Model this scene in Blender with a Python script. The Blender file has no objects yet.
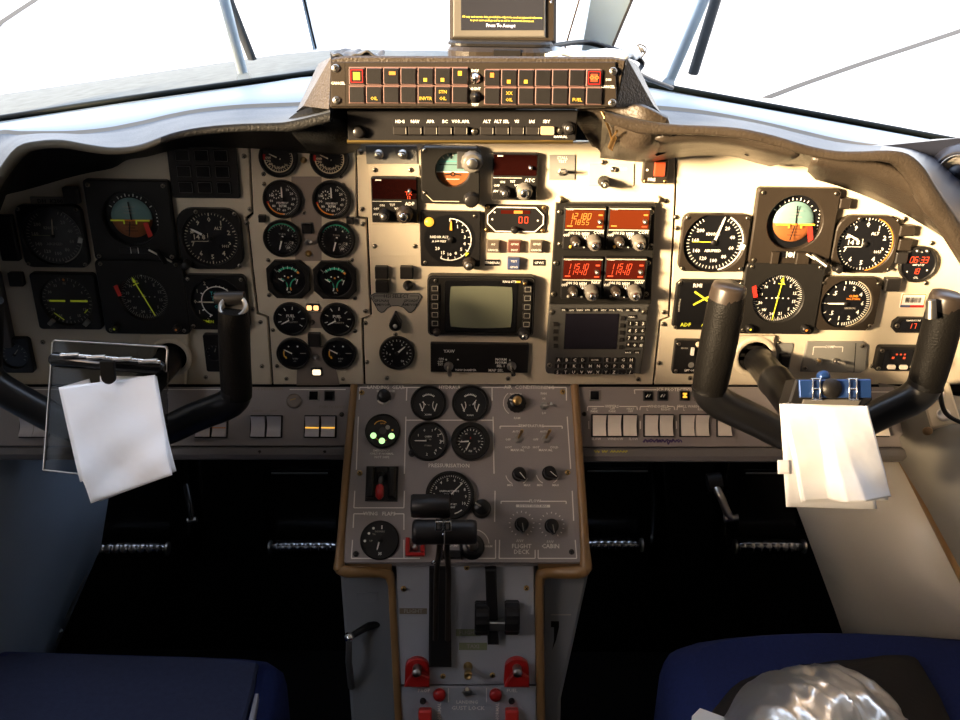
CAM_YAW, CAM_ROLL = -1.0, 1.0
SUN_DIR = (.78, .55, -.16); SUN_E = 30.0; SUN_A = 10; SKY = 4.4; GLOW = 5; EXPO = 0.0
import bpy, math, random
from mathutils import Matrix, Vector
from mathutils.geometry import tessellate_polygon
random.seed(7)
SC = bpy.context.scene
COL = SC.collection
R = math.radians
W, H, F = 960.0, 720.0, 900.0

# ------------------------------------------------------------------ camera
YAW, PITCH, ROLL = R(CAM_YAW), R(24.0), R(CAM_ROLL)
CAMLOC = Vector((0.0, -1.044, 1.245))
CR = Matrix.Rotation(YAW, 3, 'Z') @ Matrix.Rotation(R(90) - PITCH, 3, 'X') @ Matrix.Rotation(ROLL, 3, 'Z')
cd = bpy.data.cameras.new('camera'); cam = bpy.data.objects.new('camera', cd); COL.objects.link(cam)
cd.sensor_fit = 'HORIZONTAL'; cd.sensor_width = 36.0; cd.lens = F * 36.0 / W
cd.clip_start = 0.02; cd.clip_end = 2000
cam.matrix_world = Matrix.Translation(CAMLOC) @ CR.to_4x4()
SC.camera = cam

def ray(px, py):
    return (CR @ Vector(((px - W / 2) / F, (H / 2 - py) / F, -1.0))).normalized()
def atY(px, py, y):
    d = ray(px, py); return CAMLOC + d * ((y - CAMLOC.y) / d.y)
def atZ(px, py, z):
    d = ray(px, py); return CAMLOC + d * ((z - CAMLOC.z) / d.z)

class Plane:
    def __init__(s, o, tilt):            # tilt: degrees from horizontal (90 = upright, facing the pilots)
        t = R(tilt); s.o = Vector(o)
        s.u = Vector((1, 0, 0)); s.v = Vector((0, math.cos(t), math.sin(t))); s.n = s.u.cross(s.v)
    def hit(s, px, py, h=0.0):
        d = ray(px, py); o = s.o + s.n * h
        p = CAMLOC + d * ((o - CAMLOC).dot(s.n) / d.dot(s.n)); q = p - s.o
        return Vector((q.dot(s.u), q.dot(s.v)))
    def mat(s, a=0, b=0, h=0, rot=0):
        m = Matrix((s.u, s.v, s.n)).transposed().to_4x4()
        m.translation = s.o + s.u * a + s.v * b + s.n * h
        return m @ Matrix.Rotation(R(rot), 4, 'Z')
    def at(s, px, py, h=0, rot=0):
        q = s.hit(px, py, h); return s.mat(q.x, q.y, h, rot)
    def sx(s, px, py, h=0):
        return (s.hit(px + 5, py, h) - s.hit(px - 5, py, h)).length / 10
    def sy(s, px, py, h=0):
        return (s.hit(px, py + 5, h) - s.hit(px, py - 5, h)).length / 10
    def pts(s, pl, h=0):
        return [tuple(s.hit(x, y, h)) for x, y in pl]

# ------------------------------------------------------------------ materials
MATS = {}
def mat(name, col, rough=.5, metal=0.0, noise=0.0, nscale=30, bump=0.0, bscale=200, bd=.002, emit=None, es=1.0, coat=0.0, sheen=0.0, trans=0.0, spec=.5, rvar=0.0, stretch=None):
    m = bpy.data.materials.new(name); m.use_nodes = True
    nt = m.node_tree; b = nt.nodes['Principled BSDF']
    b.inputs['Base Color'].default_value = (*col, 1); b.inputs['Roughness'].default_value = rough
    b.inputs['Metallic'].default_value = metal; b.inputs['Specular IOR Level'].default_value = spec
    b.inputs['Coat Weight'].default_value = coat; b.inputs['Sheen Weight'].default_value = sheen
    tc = nt.nodes.new('ShaderNodeTexCoord'); mp = nt.nodes.new('ShaderNodeMapping')
    if stretch: mp.inputs['Scale'].default_value = stretch
    nt.links.new(tc.outputs['Object'], mp.inputs['Vector'])
    n = nt.nodes.new('ShaderNodeTexNoise'); n.inputs['Scale'].default_value = nscale; n.inputs['Detail'].default_value = 5
    nt.links.new(mp.outputs['Vector'], n.inputs['Vector'])
    if noise:
        mx = nt.nodes.new('ShaderNodeMix'); mx.data_type = 'RGBA'
        mx.inputs[6].default_value = (*[c * (1 - noise) for c in col], 1); mx.inputs[7].default_value = (*[min(1, c * (1 + noise)) for c in col], 1)
        nt.links.new(n.outputs['Fac'], mx.inputs[0]); nt.links.new(mx.outputs[2], b.inputs['Base Color'])
    if rvar:
        mr = nt.nodes.new('ShaderNodeMapRange'); mr.inputs[3].default_value = max(0, rough - rvar); mr.inputs[4].default_value = min(1, rough + rvar)
        nt.links.new(n.outputs['Fac'], mr.inputs[0]); nt.links.new(mr.outputs[0], b.inputs['Roughness'])
    if bump:
        n2 = nt.nodes.new('ShaderNodeTexNoise'); n2.inputs['Scale'].default_value = bscale; n2.inputs['Detail'].default_value = 3
        nt.links.new(mp.outputs['Vector'], n2.inputs['Vector'])
        bp = nt.nodes.new('ShaderNodeBump'); bp.inputs['Strength'].default_value = bump; bp.inputs['Distance'].default_value = bd
        nt.links.new(n2.outputs['Fac'], bp.inputs['Height']); nt.links.new(bp.outputs['Normal'], b.inputs['Normal'])
    if emit:
        b.inputs['Emission Color'].default_value = (*emit, 1); b.inputs['Emission Strength'].default_value = es
    MATS[name] = m
    return m

def glassmat(name, refl=.06, tint=(1, 1, 1)):
    m = bpy.data.materials.new(name); m.use_nodes = True; nt = m.node_tree
    for x in list(nt.nodes): nt.nodes.remove(x)
    o = nt.nodes.new('ShaderNodeOutputMaterial'); mx = nt.nodes.new('ShaderNodeMixShader')
    t = nt.nodes.new('ShaderNodeBsdfTransparent'); t.inputs[0].default_value = (*tint, 1)
    g = nt.nodes.new('ShaderNodeBsdfGlossy'); g.inputs['Roughness'].default_value = .04
    fr = nt.nodes.new('ShaderNodeLayerWeight'); fr.inputs[0].default_value = .2
    ma = nt.nodes.new('ShaderNodeMath'); ma.operation = 'MULTIPLY'; ma.inputs[1].default_value = refl * 4
    nt.links.new(fr.outputs['Fresnel'], ma.inputs[0]); nt.links.new(ma.outputs[0], mx.inputs[0])
    nt.links.new(t.outputs[0], mx.inputs[1]); nt.links.new(g.outputs[0], mx.inputs[2]); nt.links.new(mx.outputs[0], o.inputs[0])
    MATS[name] = m

mat('beige', (.62, .54, .41), .42, noise=.08, nscale=9, bump=.12, bscale=900)
mat('beige2', (.50, .455, .37), .45, noise=.06, nscale=14, bump=.1, bscale=700)
mat('plaque', (.20, .195, .18), .45, noise=.08, nscale=40)
mat('strip', (.25, .205, .17), .5, noise=.1, nscale=40)
mat('gap', (.010, .009, .008), .8, spec=.15)
mat('console', (.30, .262, .25), .42, noise=.10, nscale=18, bump=.15, bscale=800)
mat('console_edge', (.17, .155, .15), .4, noise=.1)
mat('black', (.011, .010, .010), .42, spec=.3, noise=.25, nscale=60, bump=.08, bscale=500)
mat('black_gloss', (.008, .008, .009), .16, noise=.1)
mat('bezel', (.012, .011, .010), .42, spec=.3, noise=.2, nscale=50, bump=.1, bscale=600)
mat('bezel_lit', (.024, .018, .013), .45, spec=.25, noise=.2, nscale=50, bump=.1, bscale=600)  # lighter, warmer copy of the bezel, with sunlight put into its colour
mat('face', (.006, .006, .007), .3)
mat('darkgrey', (.055, .052, .05), .45, noise=.15)
mat('keypad', (.055, .053, .05), .45, noise=.12)
mat('white', (.80, .78, .72), .5)
mat('print', (.85, .80, .72), .55)
mat('cream', (.62, .54, .40), .5)
mat('dimwhite', (.33, .31, .27), .5)
mat('yellow', (.62, .66, .05), .45, emit=(.5, .6, .02), es=.12)
mat('amber', (.75, .38, .05), .45)
mat('orange', (.85, .28, .04), .45)
mat('red', (.40, .012, .010), .35, noise=.15)
mat('redflag', (.62, .03, .02), .4)
mat('orange_lens', (.34, .05, .018), .3)
mat('green', (.03, .42, .24), .5)
mat('teal', (.05, .42, .42), .5)
mat('sky_ball', (.15, .27, .26), .35)
mat('gnd_ball', (.26, .085, .025), .4)
mat('lcd_off', (.16, .17, .12), .12, noise=.06, nscale=20, coat=.5)
mat('screen_dark', (.010, .009, .014), .1)
mat('redglass', (.011, .002, .0015), .15, spec=.3)
mat('redglass_lit', (.07, .011, .003), .2, spec=.3, emit=(.75, .12, .02), es=.2)
mat('redglass_mid', (.028, .004, .002), .2, spec=.3, emit=(.5, .035, .015), es=.16)
mat('led_red', (.3, .03, .01), .4, emit=(1, .10, .03), es=1.1)
mat('led_orange', (.3, .08, .01), .4, emit=(1, .38, .06), es=1.2)
mat('led_amber', (.3, .15, .01), .4, emit=(1, .50, .05), es=1.4)
mat('led_yellow', (.3, .18, .02), .4, emit=(1, .60, .06), es=1.1)
mat('lamp_warm', (.12, .06, .02), .4, emit=(1, .55, .22), es=1.9)
mat('lamp_white', (.3, .25, .2), .4, emit=(1, .80, .55), es=1.6)
mat('lamp_green', (.15, .3, .1), .4, emit=(.55, 1, .40), es=1.35)
mat('screen_yellow', (.7, .6, .1), .4, emit=(.85, .68, .08), es=.9)
mat('screen_white', (.8, .8, .9), .4, emit=(.8, .8, 1), es=.9)
mat('screen_on', (.02, .02, .024), .25, emit=(.05, .048, .05), es=.6)
mat('chrome', (.72, .70, .67), .18, metal=1, rvar=.08, nscale=80)
mat('steel', (.42, .40, .37), .35, metal=1, noise=.15, nscale=60)
mat('brass', (.55, .36, .14), .32, metal=1, noise=.15, nscale=50)
mat('gold', (.55, .38, .13), .35, metal=1, noise=.2, nscale=30)
mat('knob', (.011, .010, .010), .3, spec=.4, noise=.1)
mat('knob_brown', (.030, .022, .017), .35, noise=.1)
mat('knob_grey', (.13, .12, .105), .35, noise=.1)
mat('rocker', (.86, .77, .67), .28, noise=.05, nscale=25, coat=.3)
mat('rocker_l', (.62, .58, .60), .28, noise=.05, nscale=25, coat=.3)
mat('button', (.018, .016, .015), .4, spec=.3, noise=.15)
mat('button_brown', (.11, .085, .065), .4, noise=.1)
mat('button_red', (.12, .04, .03), .4, noise=.1)
mat('button_blue', (.05, .07, .16), .4, noise=.1)
mat('pinkline', (.16, .09, .08), .5)
mat('tan', (.26, .145, .055), .38, noise=.3, nscale=25, bump=.2, bscale=90)
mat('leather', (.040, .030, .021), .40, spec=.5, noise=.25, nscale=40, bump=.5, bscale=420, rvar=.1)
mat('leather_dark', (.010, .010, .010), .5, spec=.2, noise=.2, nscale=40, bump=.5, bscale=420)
mat('coaming', (.088, .098, .112), .52, spec=.3, noise=.12, nscale=25, bump=.35, bscale=300, rvar=.1)
mat('coaming_rim', (.10, .09, .065), .38, spec=.35, noise=.15, nscale=25, bump=.2, bscale=300)
mat('ledge', (.33, .37, .41), .45, noise=.08, nscale=12, bump=.1, bscale=200)
mat('navy', (.018, .021, .035), .35, noise=.2, nscale=20)
mat('gasket', (.006, .009, .008), .5, spec=.15)
mat('sidewall', (.74, .68, .56), .5, noise=.08, nscale=6, bump=.12, bscale=300)
mat('sidewall_l', (.28, .35, .46), .55, noise=.10, nscale=5, bump=.12, bscale=300)
mat('side_grey', (.24, .225, .20), .5, noise=.12, nscale=10)
mat('ped', (.39, .395, .42), .45, noise=.14, nscale=14, bump=.15, bscale=600, rvar=.08)
mat('ped_side', (.19, .195, .205), .5, noise=.12, nscale=12, bump=.1, bscale=400)
mat('carpet', (.004, .004, .004), .95, spec=.05, noise=.4, nscale=120, bump=.6, bscale=700)
mat('pedal', (.006, .0055, .005), .25, noise=.3)
mat('yoke', (.007, .0065, .006), .42, spec=.10, noise=.2, nscale=40, bump=.4, bscale=620)
mat('yoke_smooth', (.010, .010, .011), .30, noise=.15, spec=.45)
mat('paper', (.90, .90, .91), .5, noise=.03, nscale=12, bump=.28, bscale=20, bd=.012)
mat('paper_edge', (.62, .60, .56), .7)
mat('blue_plate', (.018, .055, .19), .32, metal=.4, noise=.15, nscale=20)
mat('seat_blue', (.017, .030, .135), .85, noise=.3, nscale=220, bump=.5, bscale=900, sheen=.03, spec=.2)
mat('seat_top', (.040, .050, .105), .8, noise=.2, nscale=150, bump=.4, bscale=900, sheen=.05, spec=.2)
mat('seat_piping', (.45, .45, .52), .6)
mat('jacket', (.022, .018, .016), .8, noise=.2, nscale=60, bump=.4, bscale=200)
mat('silver_cloth', (.90, .87, .82), .30, metal=.8, noise=.06, nscale=10, bump=.3, bscale=22, bd=.012)
mat('screw', (.30, .27, .22), .35, metal=1, noise=.2, nscale=90)
mat('screw_dark', (.05, .042, .035), .45, metal=.6)
mat('wiper', (.05, .055, .06), .5)
mat('wiper_arm', (.42, .50, .56), .4, metal=.3)
mat('post', (.48, .62, .72), .4, noise=.05)
mat('nose', (.075, .09, .092), .85, noise=.6, nscale=45, bump=.1, bscale=80)
mat('apron', (.66, .65, .62), .9, noise=.06, nscale=.4)
mat('joint', (.02, .018, .014), .9)
mat('cabin', (.36, .31, .25), .7, noise=.05)
mat('label_green', (.20, .22, .12), .5)
mat('label_brown', (.19, .15, .10), .5)
mat('purple_ink', (.06, .03, .12), .6)
mat('yellow_ink', (.55, .48, .06), .6)
mat('sticker', (.82, .80, .76), .5)
mat('rim_seam', (.16, .13, .09), .5)
mat('map_paper', (.62, .66, .68), .5, noise=.2, nscale=25)
glassmat('glass', .05)
glassmat('acrylic', .14, (.62, .64, .65))
mat('roller', (.30, .30, .32), .22, metal=1)

# ------------------------------------------------------------------ mesh builder
_tx = {}
def text2d(s):
    if s in _tx: return _tx[s]
    c = bpy.data.curves.new('t', 'FONT'); c.body = s; c.size = 1.0; c.align_x = 'CENTER'; c.align_y = 'CENTER'; c.resolution_u = 1; c.offset = .018
    o = bpy.data.objects.new('t', c); COL.objects.link(o)
    dg = bpy.context.evaluated_depsgraph_get(); me = bpy.data.meshes.new_from_object(o.evaluated_get(dg))
    v = [(p.co.x, p.co.y) for p in me.vertices]; f = [tuple(p.vertices) for p in me.polygons]
    bpy.data.objects.remove(o); bpy.data.curves.remove(c); bpy.data.meshes.remove(me)
    _tx[s] = (v, f); return v, f

def rrect(w, h, r, n=4, cx=0, cy=0):
    out = []
    for (sx, sy, a0) in ((1, 1, 0), (-1, 1, 90), (-1, -1, 180), (1, -1, 270)):
        for i in range(n + 1):
            a = R(a0 + 90 * i / n); out.append((cx + sx * (w / 2 - r) + r * math.cos(a), cy + sy * (h / 2 - r) + r * math.sin(a)))
    return out
def octo(w, h, c, cx=0, cy=0):
    a, b = w / 2, h / 2
    return [(cx + x, cy + y) for x, y in ((a, b - c), (a - c, b), (-a + c, b), (-a, b - c), (-a, -b + c), (-a + c, -b), (a - c, -b), (a, -b + c))]
def circ(r, n=40, cx=0, cy=0):
    return [(cx + r * math.cos(2 * math.pi * i / n), cy + r * math.sin(2 * math.pi * i / n)) for i in range(n)]
def pol(r, a):                    # clockwise from the top, degrees
    return r * math.sin(R(a)), r * math.cos(R(a))
def ccw(p):
    a = sum(p[i][0] * p[(i + 1) % len(p)][1] - p[(i + 1) % len(p)][0] * p[i][1] for i in range(len(p)))
    return list(p) if a > 0 else list(reversed(p))
def inset(p, d):
    n = len(p); out = []
    for i in range(n):
        a, b, c = Vector(p[i - 1]), Vector(p[i]), Vector(p[(i + 1) % n])
        e1 = (b - a); e2 = (c - b)
        if e1.length < 1e-9 or e2.length < 1e-9: out.append(tuple(b)); continue
        e1.normalize(); e2.normalize()
        n1 = Vector((-e1.y, e1.x)); n2 = Vector((-e2.y, e2.x)); m = n1 + n2
        if m.length < 1e-6: m = n1
        m.normalize(); k = max(.4, m.dot(n1)); out.append(tuple(b + m * d / k))
    return out

class MB:
    def __init__(s): s.v = []; s.f = []; s.m = []; s.sm = []; s.mats = []; s.M = None
    def mi(s, m):
        if m not in s.mats: s.mats.append(m)
        return s.mats.index(m)
    def add(s, vs, fs, m, smooth=False):
        k = len(s.v); i = s.mi(m)
        for p in vs:
            p = Vector(p)
            s.v.append(s.M @ p if s.M else p)
        for f in fs: s.f.append([k + j for j in f]); s.m.append(i); s.sm.append(smooth)
        return s
    def flat(s, p, z, m):
        p = ccw(p); s.add([(x, y, z) for x, y in p], [list(range(len(p)))] if len(p) <= 4 else [list(range(len(p)))], m); return s
    def prism(s, p, z0, z1, m, ch=0.0, top=None, smooth=False):
        p = ccw(p); n = len(p)
        rings = [[(x, y, z0) for x, y in p], [(x, y, z1 - ch) for x, y in p]]
        if ch > 0: rings.append([(x, y, z1) for x, y in inset(p, ch)])
        vs = [q for r in rings for q in r]; fs = []
        for k in range(len(rings) - 1):
            for i in range(n): j = (i + 1) % n; fs.append([k * n + i, k * n + j, (k + 1) * n + j, (k + 1) * n + i])
        s.add(vs, fs, m, smooth)
        t = rings[-1]; s.add(t, [list(range(n))], top or m); s.add(rings[0], [list(range(n))[::-1]], m)
        return s
    def box(s, x0, y0, x1, y1, z0, z1, m, ch=0.0, top=None):
        return s.prism([(x0, y0), (x1, y0), (x1, y1), (x0, y1)], z0, z1, m, ch, top)
    def rect(s, x0, y0, x1, y1, z, m):
        return s.add([(x0, y0, z), (x1, y0, z), (x1, y1, z), (x0, y1, z)], [[0, 1, 2, 3]] if (x1 > x0) == (y1 > y0) else [[3, 2, 1, 0]], m)
    def line(s, x0, y0, x1, y1, w, z, m):
        d = Vector((x1 - x0, y1 - y0)); 
        if d.length < 1e-9: return s
        d.normalize(); q = Vector((-d.y, d.x)) * w / 2
        return s.add([(x0 - q.x, y0 - q.y, z), (x1 - q.x, y1 - q.y, z), (x1 + q.x, y1 + q.y, z), (x0 + q.x, y0 + q.y, z)], [[0, 1, 2, 3]], m)
    def path(s, pts, w, z, m, close=False):
        n = len(pts)
        for i in range(n if close else n - 1): s.line(*pts[i], *pts[(i + 1) % n], w, z, m)
        return s
    def arc(s, r0, r1, a0, a1, z, m, cx=0, cy=0, seg=None):
        seg = seg or max(3, int(abs(a1 - a0) / 7)); vs = []; fs = []
        for i in range(seg + 1):
            a = a0 + (a1 - a0) * i / seg
            for r in (r0, r1): x, y = pol(r, a); vs.append((cx + x, cy + y, z))
        for i in range(seg): fs.append([2 * i, 2 * i + 1, 2 * i + 3, 2 * i + 2])
        return s.add(vs, fs, m)
    def ticks(s, n, a0, a1, r0, r1, w, z, m, cx=0, cy=0):
        for i in range(n):
            a = a0 + (a1 - a0) * i / max(1, n - 1); x0, y0 = pol(r0, a); x1, y1 = pol(r1, a)
            s.line(cx + x0, cy + y0, cx + x1, cy + y1, w, z, m)
        return s
    def disc(s, cx, cy, r, z, m, n=28): return s.add([(x, y, z) for x, y in circ(r, n, cx, cy)], [list(range(n))], m)
    def lathe(s, prof, m, seg=32, cx=0, cy=0, smooth=True, ribs=0, rib=0.0):
        vs = []; fs = []; n = seg
        for (r, z) in prof:
            for i in range(n):
                a = 2 * math.pi * i / n; rr = r * (1 + (rib if ribs and i % 2 else 0)); vs.append((cx + rr * math.cos(a), cy + rr * math.sin(a), z))
        for k in range(len(prof) - 1):
            for i in range(n): j = (i + 1) % n; fs.append([k * n + i, k * n + j, (k + 1) * n + j, (k + 1) * n + i])
        s.add(vs, fs, m, smooth)
        if prof[-1][0] > 1e-6: s.add(vs[-n:], [list(range(n))], m)
        if prof[0][0] > 1e-6: s.add(vs[:n], [list(range(n))[::-1]], m)
        return s
    def tube(s, pts, r, m, seg=12, caps=True, flat=1.0):
        pts = [Vector(p) for p in pts]; n = len(pts); rs = r if isinstance(r, (list, tuple)) else [r] * n
        vs = []; fs = []; up = None
        for i, p in enumerate(pts):
            t = (pts[min(i + 1, n - 1)] - pts[max(i - 1, 0)]).normalized()
            if up is None: up = Vector((0, 0, 1)) if abs(t.z) < .9 else Vector((0, 1, 0))
            a = t.cross(up).normalized(); b = a.cross(t).normalized(); up = b
            for k in range(seg):
                an = 2 * math.pi * k / seg; vs.append(p + a * math.cos(an) * rs[i] + b * math.sin(an) * rs[i] * flat)
        for i in range(n - 1):
            for k in range(seg): j = (k + 1) % seg; fs.append([i * seg + k, i * seg + j, (i + 1) * seg + j, (i + 1) * seg + k])
        s.add(vs, fs, m, True)
        if caps: s.add(vs[:seg], [list(range(seg))], m); s.add(vs[-seg:], [list(range(seg))[::-1]], m)
        return s
    def text(s, t, x, y, size, z, m, rot=0, sx=1.0, bold=0):
        v, f = text2d(t); c, q = math.cos(R(rot)), math.sin(R(rot))
        s.add([(x + (a * c * sx - b * q) * size, y + (a * sx * q + b * c) * size, z) for a, b in v], f, m); return s
    def seg7(s, t, x, y, h, z, m, slant=.12, pitch=.72):
        w = h * .5; lw = h * .115; n = sum(.5 if c in '.:' else 1 for c in t); cx = x - n * h * pitch / 2
        S = {'0': 'abcdef', '1': 'bc', '2': 'abged', '3': 'abgcd', '4': 'fgbc', '5': 'afgcd', '6': 'afgedc', '7': 'abc', '8': 'abcdefg', '9': 'abcfgd', '-': 'g'}
        G = {'a': (0, h, w, h), 'b': (w, h, w, h / 2), 'c': (w, h / 2, w, 0), 'd': (0, 0, w, 0), 'e': (0, 0, 0, h / 2), 'f': (0, h / 2, 0, h), 'g': (0, h / 2, w, h / 2)}
        sk = lambda a, b: (cx + a + b * slant, y - h / 2 + b)
        for c in t:
            if c in '.:':
                for yy in ((.1,) if c == '.' else (.3, .7)): s.disc(*sk(h * .05, h * yy), lw * .6, z, m, 8)
                cx += h * pitch * .5; continue
            for k in S.get(c, ''):
                a = G[k]; s.line(*sk(a[0], a[1]), *sk(a[2], a[3]), lw, z, m)
            cx += h * pitch
        return s
    def hole_plate(s, poly, r, z0, z1, zf, m, ch=.001, cx=0, cy=0, inner=None):
        """outer polygon with a round hole of radius r, front at z1, hole bottom at zf"""
        poly = ccw(poly); angs = sorted(set([round(2 * math.pi * i / 48, 5) for i in range(48)] + [round(math.atan2(y - cy, x - cx) % (2 * math.pi), 5) for x, y in poly]))
        out = []
        for a in angs:
            d = Vector((math.cos(a), math.sin(a))); best = None
            for i in range(len(poly)):
                p, q = Vector(poly[i]) - Vector((cx, cy)), Vector(poly[(i + 1) % len(poly)]) - Vector((cx, cy)); e = q - p
                den = d.x * e.y - d.y * e.x
                if abs(den) < 1e-12: continue
                t = (p.x * e.y - p.y * e.x) / den; u = (p.x * d.y - p.y * d.x) / den
                if t > 0 and -1e-4 <= u <= 1 + 1e-4: best = t if best is None else max(best, t)
            out.append(best if best else r * 1.05)
        n = len(angs)
        def ring(f, z): return [(cx + f(i) * math.cos(angs[i]), cy + f(i) * math.sin(angs[i]), z) for i in range(n)]
        rings = [ring(lambda i: out[i], z0), ring(lambda i: out[i], z1 - ch), ring(lambda i: out[i] - ch, z1), ring(lambda i: min(out[i] - ch * 1.1, r + ch * .6), z1), ring(lambda i: r, z1 - ch * .6), ring(lambda i: r * .985, zf)]
        vs = [q for g in rings for q in g]; fs = []; 
        for k in range(len(rings) - 1):
            for i in range(n): j = (i + 1) % n; fs.append([k * n + i, k * n + j, (k + 1) * n + j, (k + 1) * n + i])
        s.add(vs[:], fs, m); return s
    def build(s, name, parent=None, mw=None):
        me = bpy.data.meshes.new(name); me.from_pydata([tuple(p) for p in s.v], [], s.f)
        for m in s.mats: me.materials.append(MATS[m])
        me.polygons.foreach_set('material_index', s.m); me.polygons.foreach_set('use_smooth', s.sm); me.update()
        o = bpy.data.objects.new(name, me); COL.objects.link(o)
        if parent is not None: o.parent = parent
        elif mw is not None: o.matrix_world = mw
        return o

def tag(o, label, cat, group=None, kind=None):
    if label: o['label'] = label
    if cat: o['category'] = cat
    if group: o['group'] = group
    if kind: o['kind'] = kind
    return o
def thing(name, label, cat, mw=None, group=None):
    o = bpy.data.objects.new(name, None); COL.objects.link(o); o.empty_display_size = .01
    if mw is not None: o.matrix_world = mw
    return tag(o, label, cat, group)
def struct(o): o['kind'] = 'structure'; return o

def ops(mb, spec, sc, z):
    for i, q in enumerate(spec):
        k = q[0]; zz = z + .0002 * (1 + i * .35)
        if k == 't': mb.ticks(q[1], q[2], q[3], q[4] * sc, q[5] * sc, q[6] * sc, zz, q[7])
        elif k == 'a': mb.arc(q[3] * sc, q[4] * sc, q[1], q[2], zz, q[5])
        elif k == 'n':
            L = q[1]
            for j, t in enumerate(L):
                if not t: continue
                a = q[2] + (q[3] - q[2]) * j / max(1, len(L) - 1); x, y = pol(q[4] * sc, a); mb.text(t, x, y, q[5] * sc, zz, q[6])
        elif k == 'x': mb.text(q[1], q[2] * sc, q[3] * sc, q[4] * sc, zz, q[5])
        elif k == 'l': mb.line(q[1] * sc, q[2] * sc, q[3] * sc, q[4] * sc, q[5] * sc, zz, q[6])
        elif k == 'p': mb.flat([(a * sc, b * sc) for a, b in q[1]], zz, q[2])
        elif k == 'd': mb.disc(q[1] * sc, q[2] * sc, q[3] * sc, zz, q[4])
        elif k == 'r': mb.rect(q[1] * sc, q[2] * sc, q[3] * sc, q[4] * sc, zz, q[5])
        elif k == 's': mb.seg7(q[1], q[2] * sc, q[3] * sc, q[4] * sc, zz, q[5])
        elif k == 'A':   # offset arc: cx, cy, a0, a1, r0, r1, mat
            mb.arc(q[5] * sc, q[6] * sc, q[3], q[4], zz, q[7], q[1] * sc, q[2] * sc)

def screw(parent, x, y, z=0, r=.0028, m='screw'):
    mb = MB(); mb.lathe([(r, z), (r, z + r * .35), (r * .75, z + r * .6), (0, z + r * .62)], m, 12, x, y)
    a = random.uniform(0, 90); c, q = math.cos(R(a)) * r * .7, math.sin(R(a)) * r * .7
    mb.line(x - c, y - q, x + c, y + q, r * .25, z + r * .66, 'gap'); mb.line(x - q, y + c, x + q, y - c, r * .25, z + r * .66, 'gap')
    return mb.build('screw', parent)

def knob(parent, x, y, z, r, h, m='knob', cap=None, ribs=True, name='knob', ptr=None, label=None):
    mb = MB(); mb.lathe([(r * 1.05, z), (r * 1.05, z + h * .15), (r * .92, z + h * .2), (r * .88, z + h * .9), (r * .75, z + h), (0, z + h)], m, 28, x, y, ribs=1 if ribs else 0, rib=-.06)
    if ptr is not None:
        dx, dy = pol(1, ptr[0]); mb.line(x + dx * r * .1, y + dy * r * .1, x + dx * r * .85, y + dy * r * .85, r * .16, z + h * 1.01 + .0002, ptr[1])
    o = mb.build(name, parent)
    if cap: MB().lathe([(r * .5, z + h), (r * .5, z + h * 1.3), (r * .4, z + h * 1.4), (0, z + h * 1.4)], cap, 20, x, y).build('knob_cap', o)
    if label: o['label'] = label
    return o

def needle(parent, ang, L, w, z, m='white', tail=.25, name='needle', hub='black', cx=0, cy=0, taper=.5):
    mb = MB(); mb.M = Matrix.Translation((cx, cy, 0)) @ Matrix.Rotation(-R(ang), 4, 'Z')
    mb.prism([(-w / 2, -L * tail), (w / 2, -L * tail), (w / 2 * taper + w * .1, L * .88), (0, L), (-w / 2 * taper - w * .1, L * .88)], z, z + .0006, m)
    mb.lathe([(w * 1.3, z), (w * 1.3, z + .0012), (0, z + .0012)], hub, 16)
    return mb.build(name, parent)

def instrument(pl, name, label, px, py, w, hp=None, shape='round', fr=None, h=.006, depth=.5, spec=(), needles=(), cat='gauge', group=None, bz='bezel', cut=.16, fc=(0, 0), face='face', screws=(), rot=0, fy=0):
    s = pl.sx(px, py, h); Wm = w * s; Hm = (hp * pl.sy(px, py, h)) if hp else Wm
    base = .0033 if pl is MAIN else .0015
    t = thing(name, label, cat, pl.at(px, py, h + base, rot) @ Matrix.Translation((0, 0, -h)), group)
    if shape == 'round': poly = circ(Wm / 2, 48)
    elif shape == 'oct': poly = octo(Wm, Hm, cut * Wm)
    elif shape == 'rsq': poly = rrect(Wm, Hm, cut * Wm, 5)
    r = (fr * s) if fr else Wm / 2 * .87
    zf = h * (1 - depth)
    b = MB(); b.hole_plate(poly, r, 0, h, zf, bz, min(.0012, Wm * .03), fc[0], fc[1]); 
    if shape == 'round': b.lathe([(Wm * .47, 0), (0, 0)], 'gap', 24)
    bo = b.build('bezel', t)
    d = MB(); d.M = Matrix.Translation((fc[0], fc[1], 0)); d.disc(0, 0, r, zf, face, 40); ops(d, spec, r, zf); d.build('dial', t)
    for k, nd in enumerate(needles):
        needle(t, nd[0], nd[1] * r, nd[2] * r, zf + .0012 + .0008 * k, nd[3] if len(nd) > 3 else 'white', nd[4] if len(nd) > 4 else .25, cx=fc[0] + (nd[5] * r if len(nd) > 5 else 0), cy=fc[1] + (nd[6] * r if len(nd) > 6 else 0))
    for (a, bb) in screws: screw(bo, a * Wm / 2, bb * Hm / 2, h if shape != 'round' else 0, .0024)
    t['_r'] = r
    return t, r, h, s
# ================================================================== planes
MAIN = Plane((0, 0, .78), 90)
_o = atY(462, 386, -.022); CON = Plane((0, -.022, _o.z), 49)
_o = atY(300, 386, -.020); SUB = Plane((0, -.020, _o.z), 62)
def px_poly(pl, pts, h=0): return pl.pts(pts, h)

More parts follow.
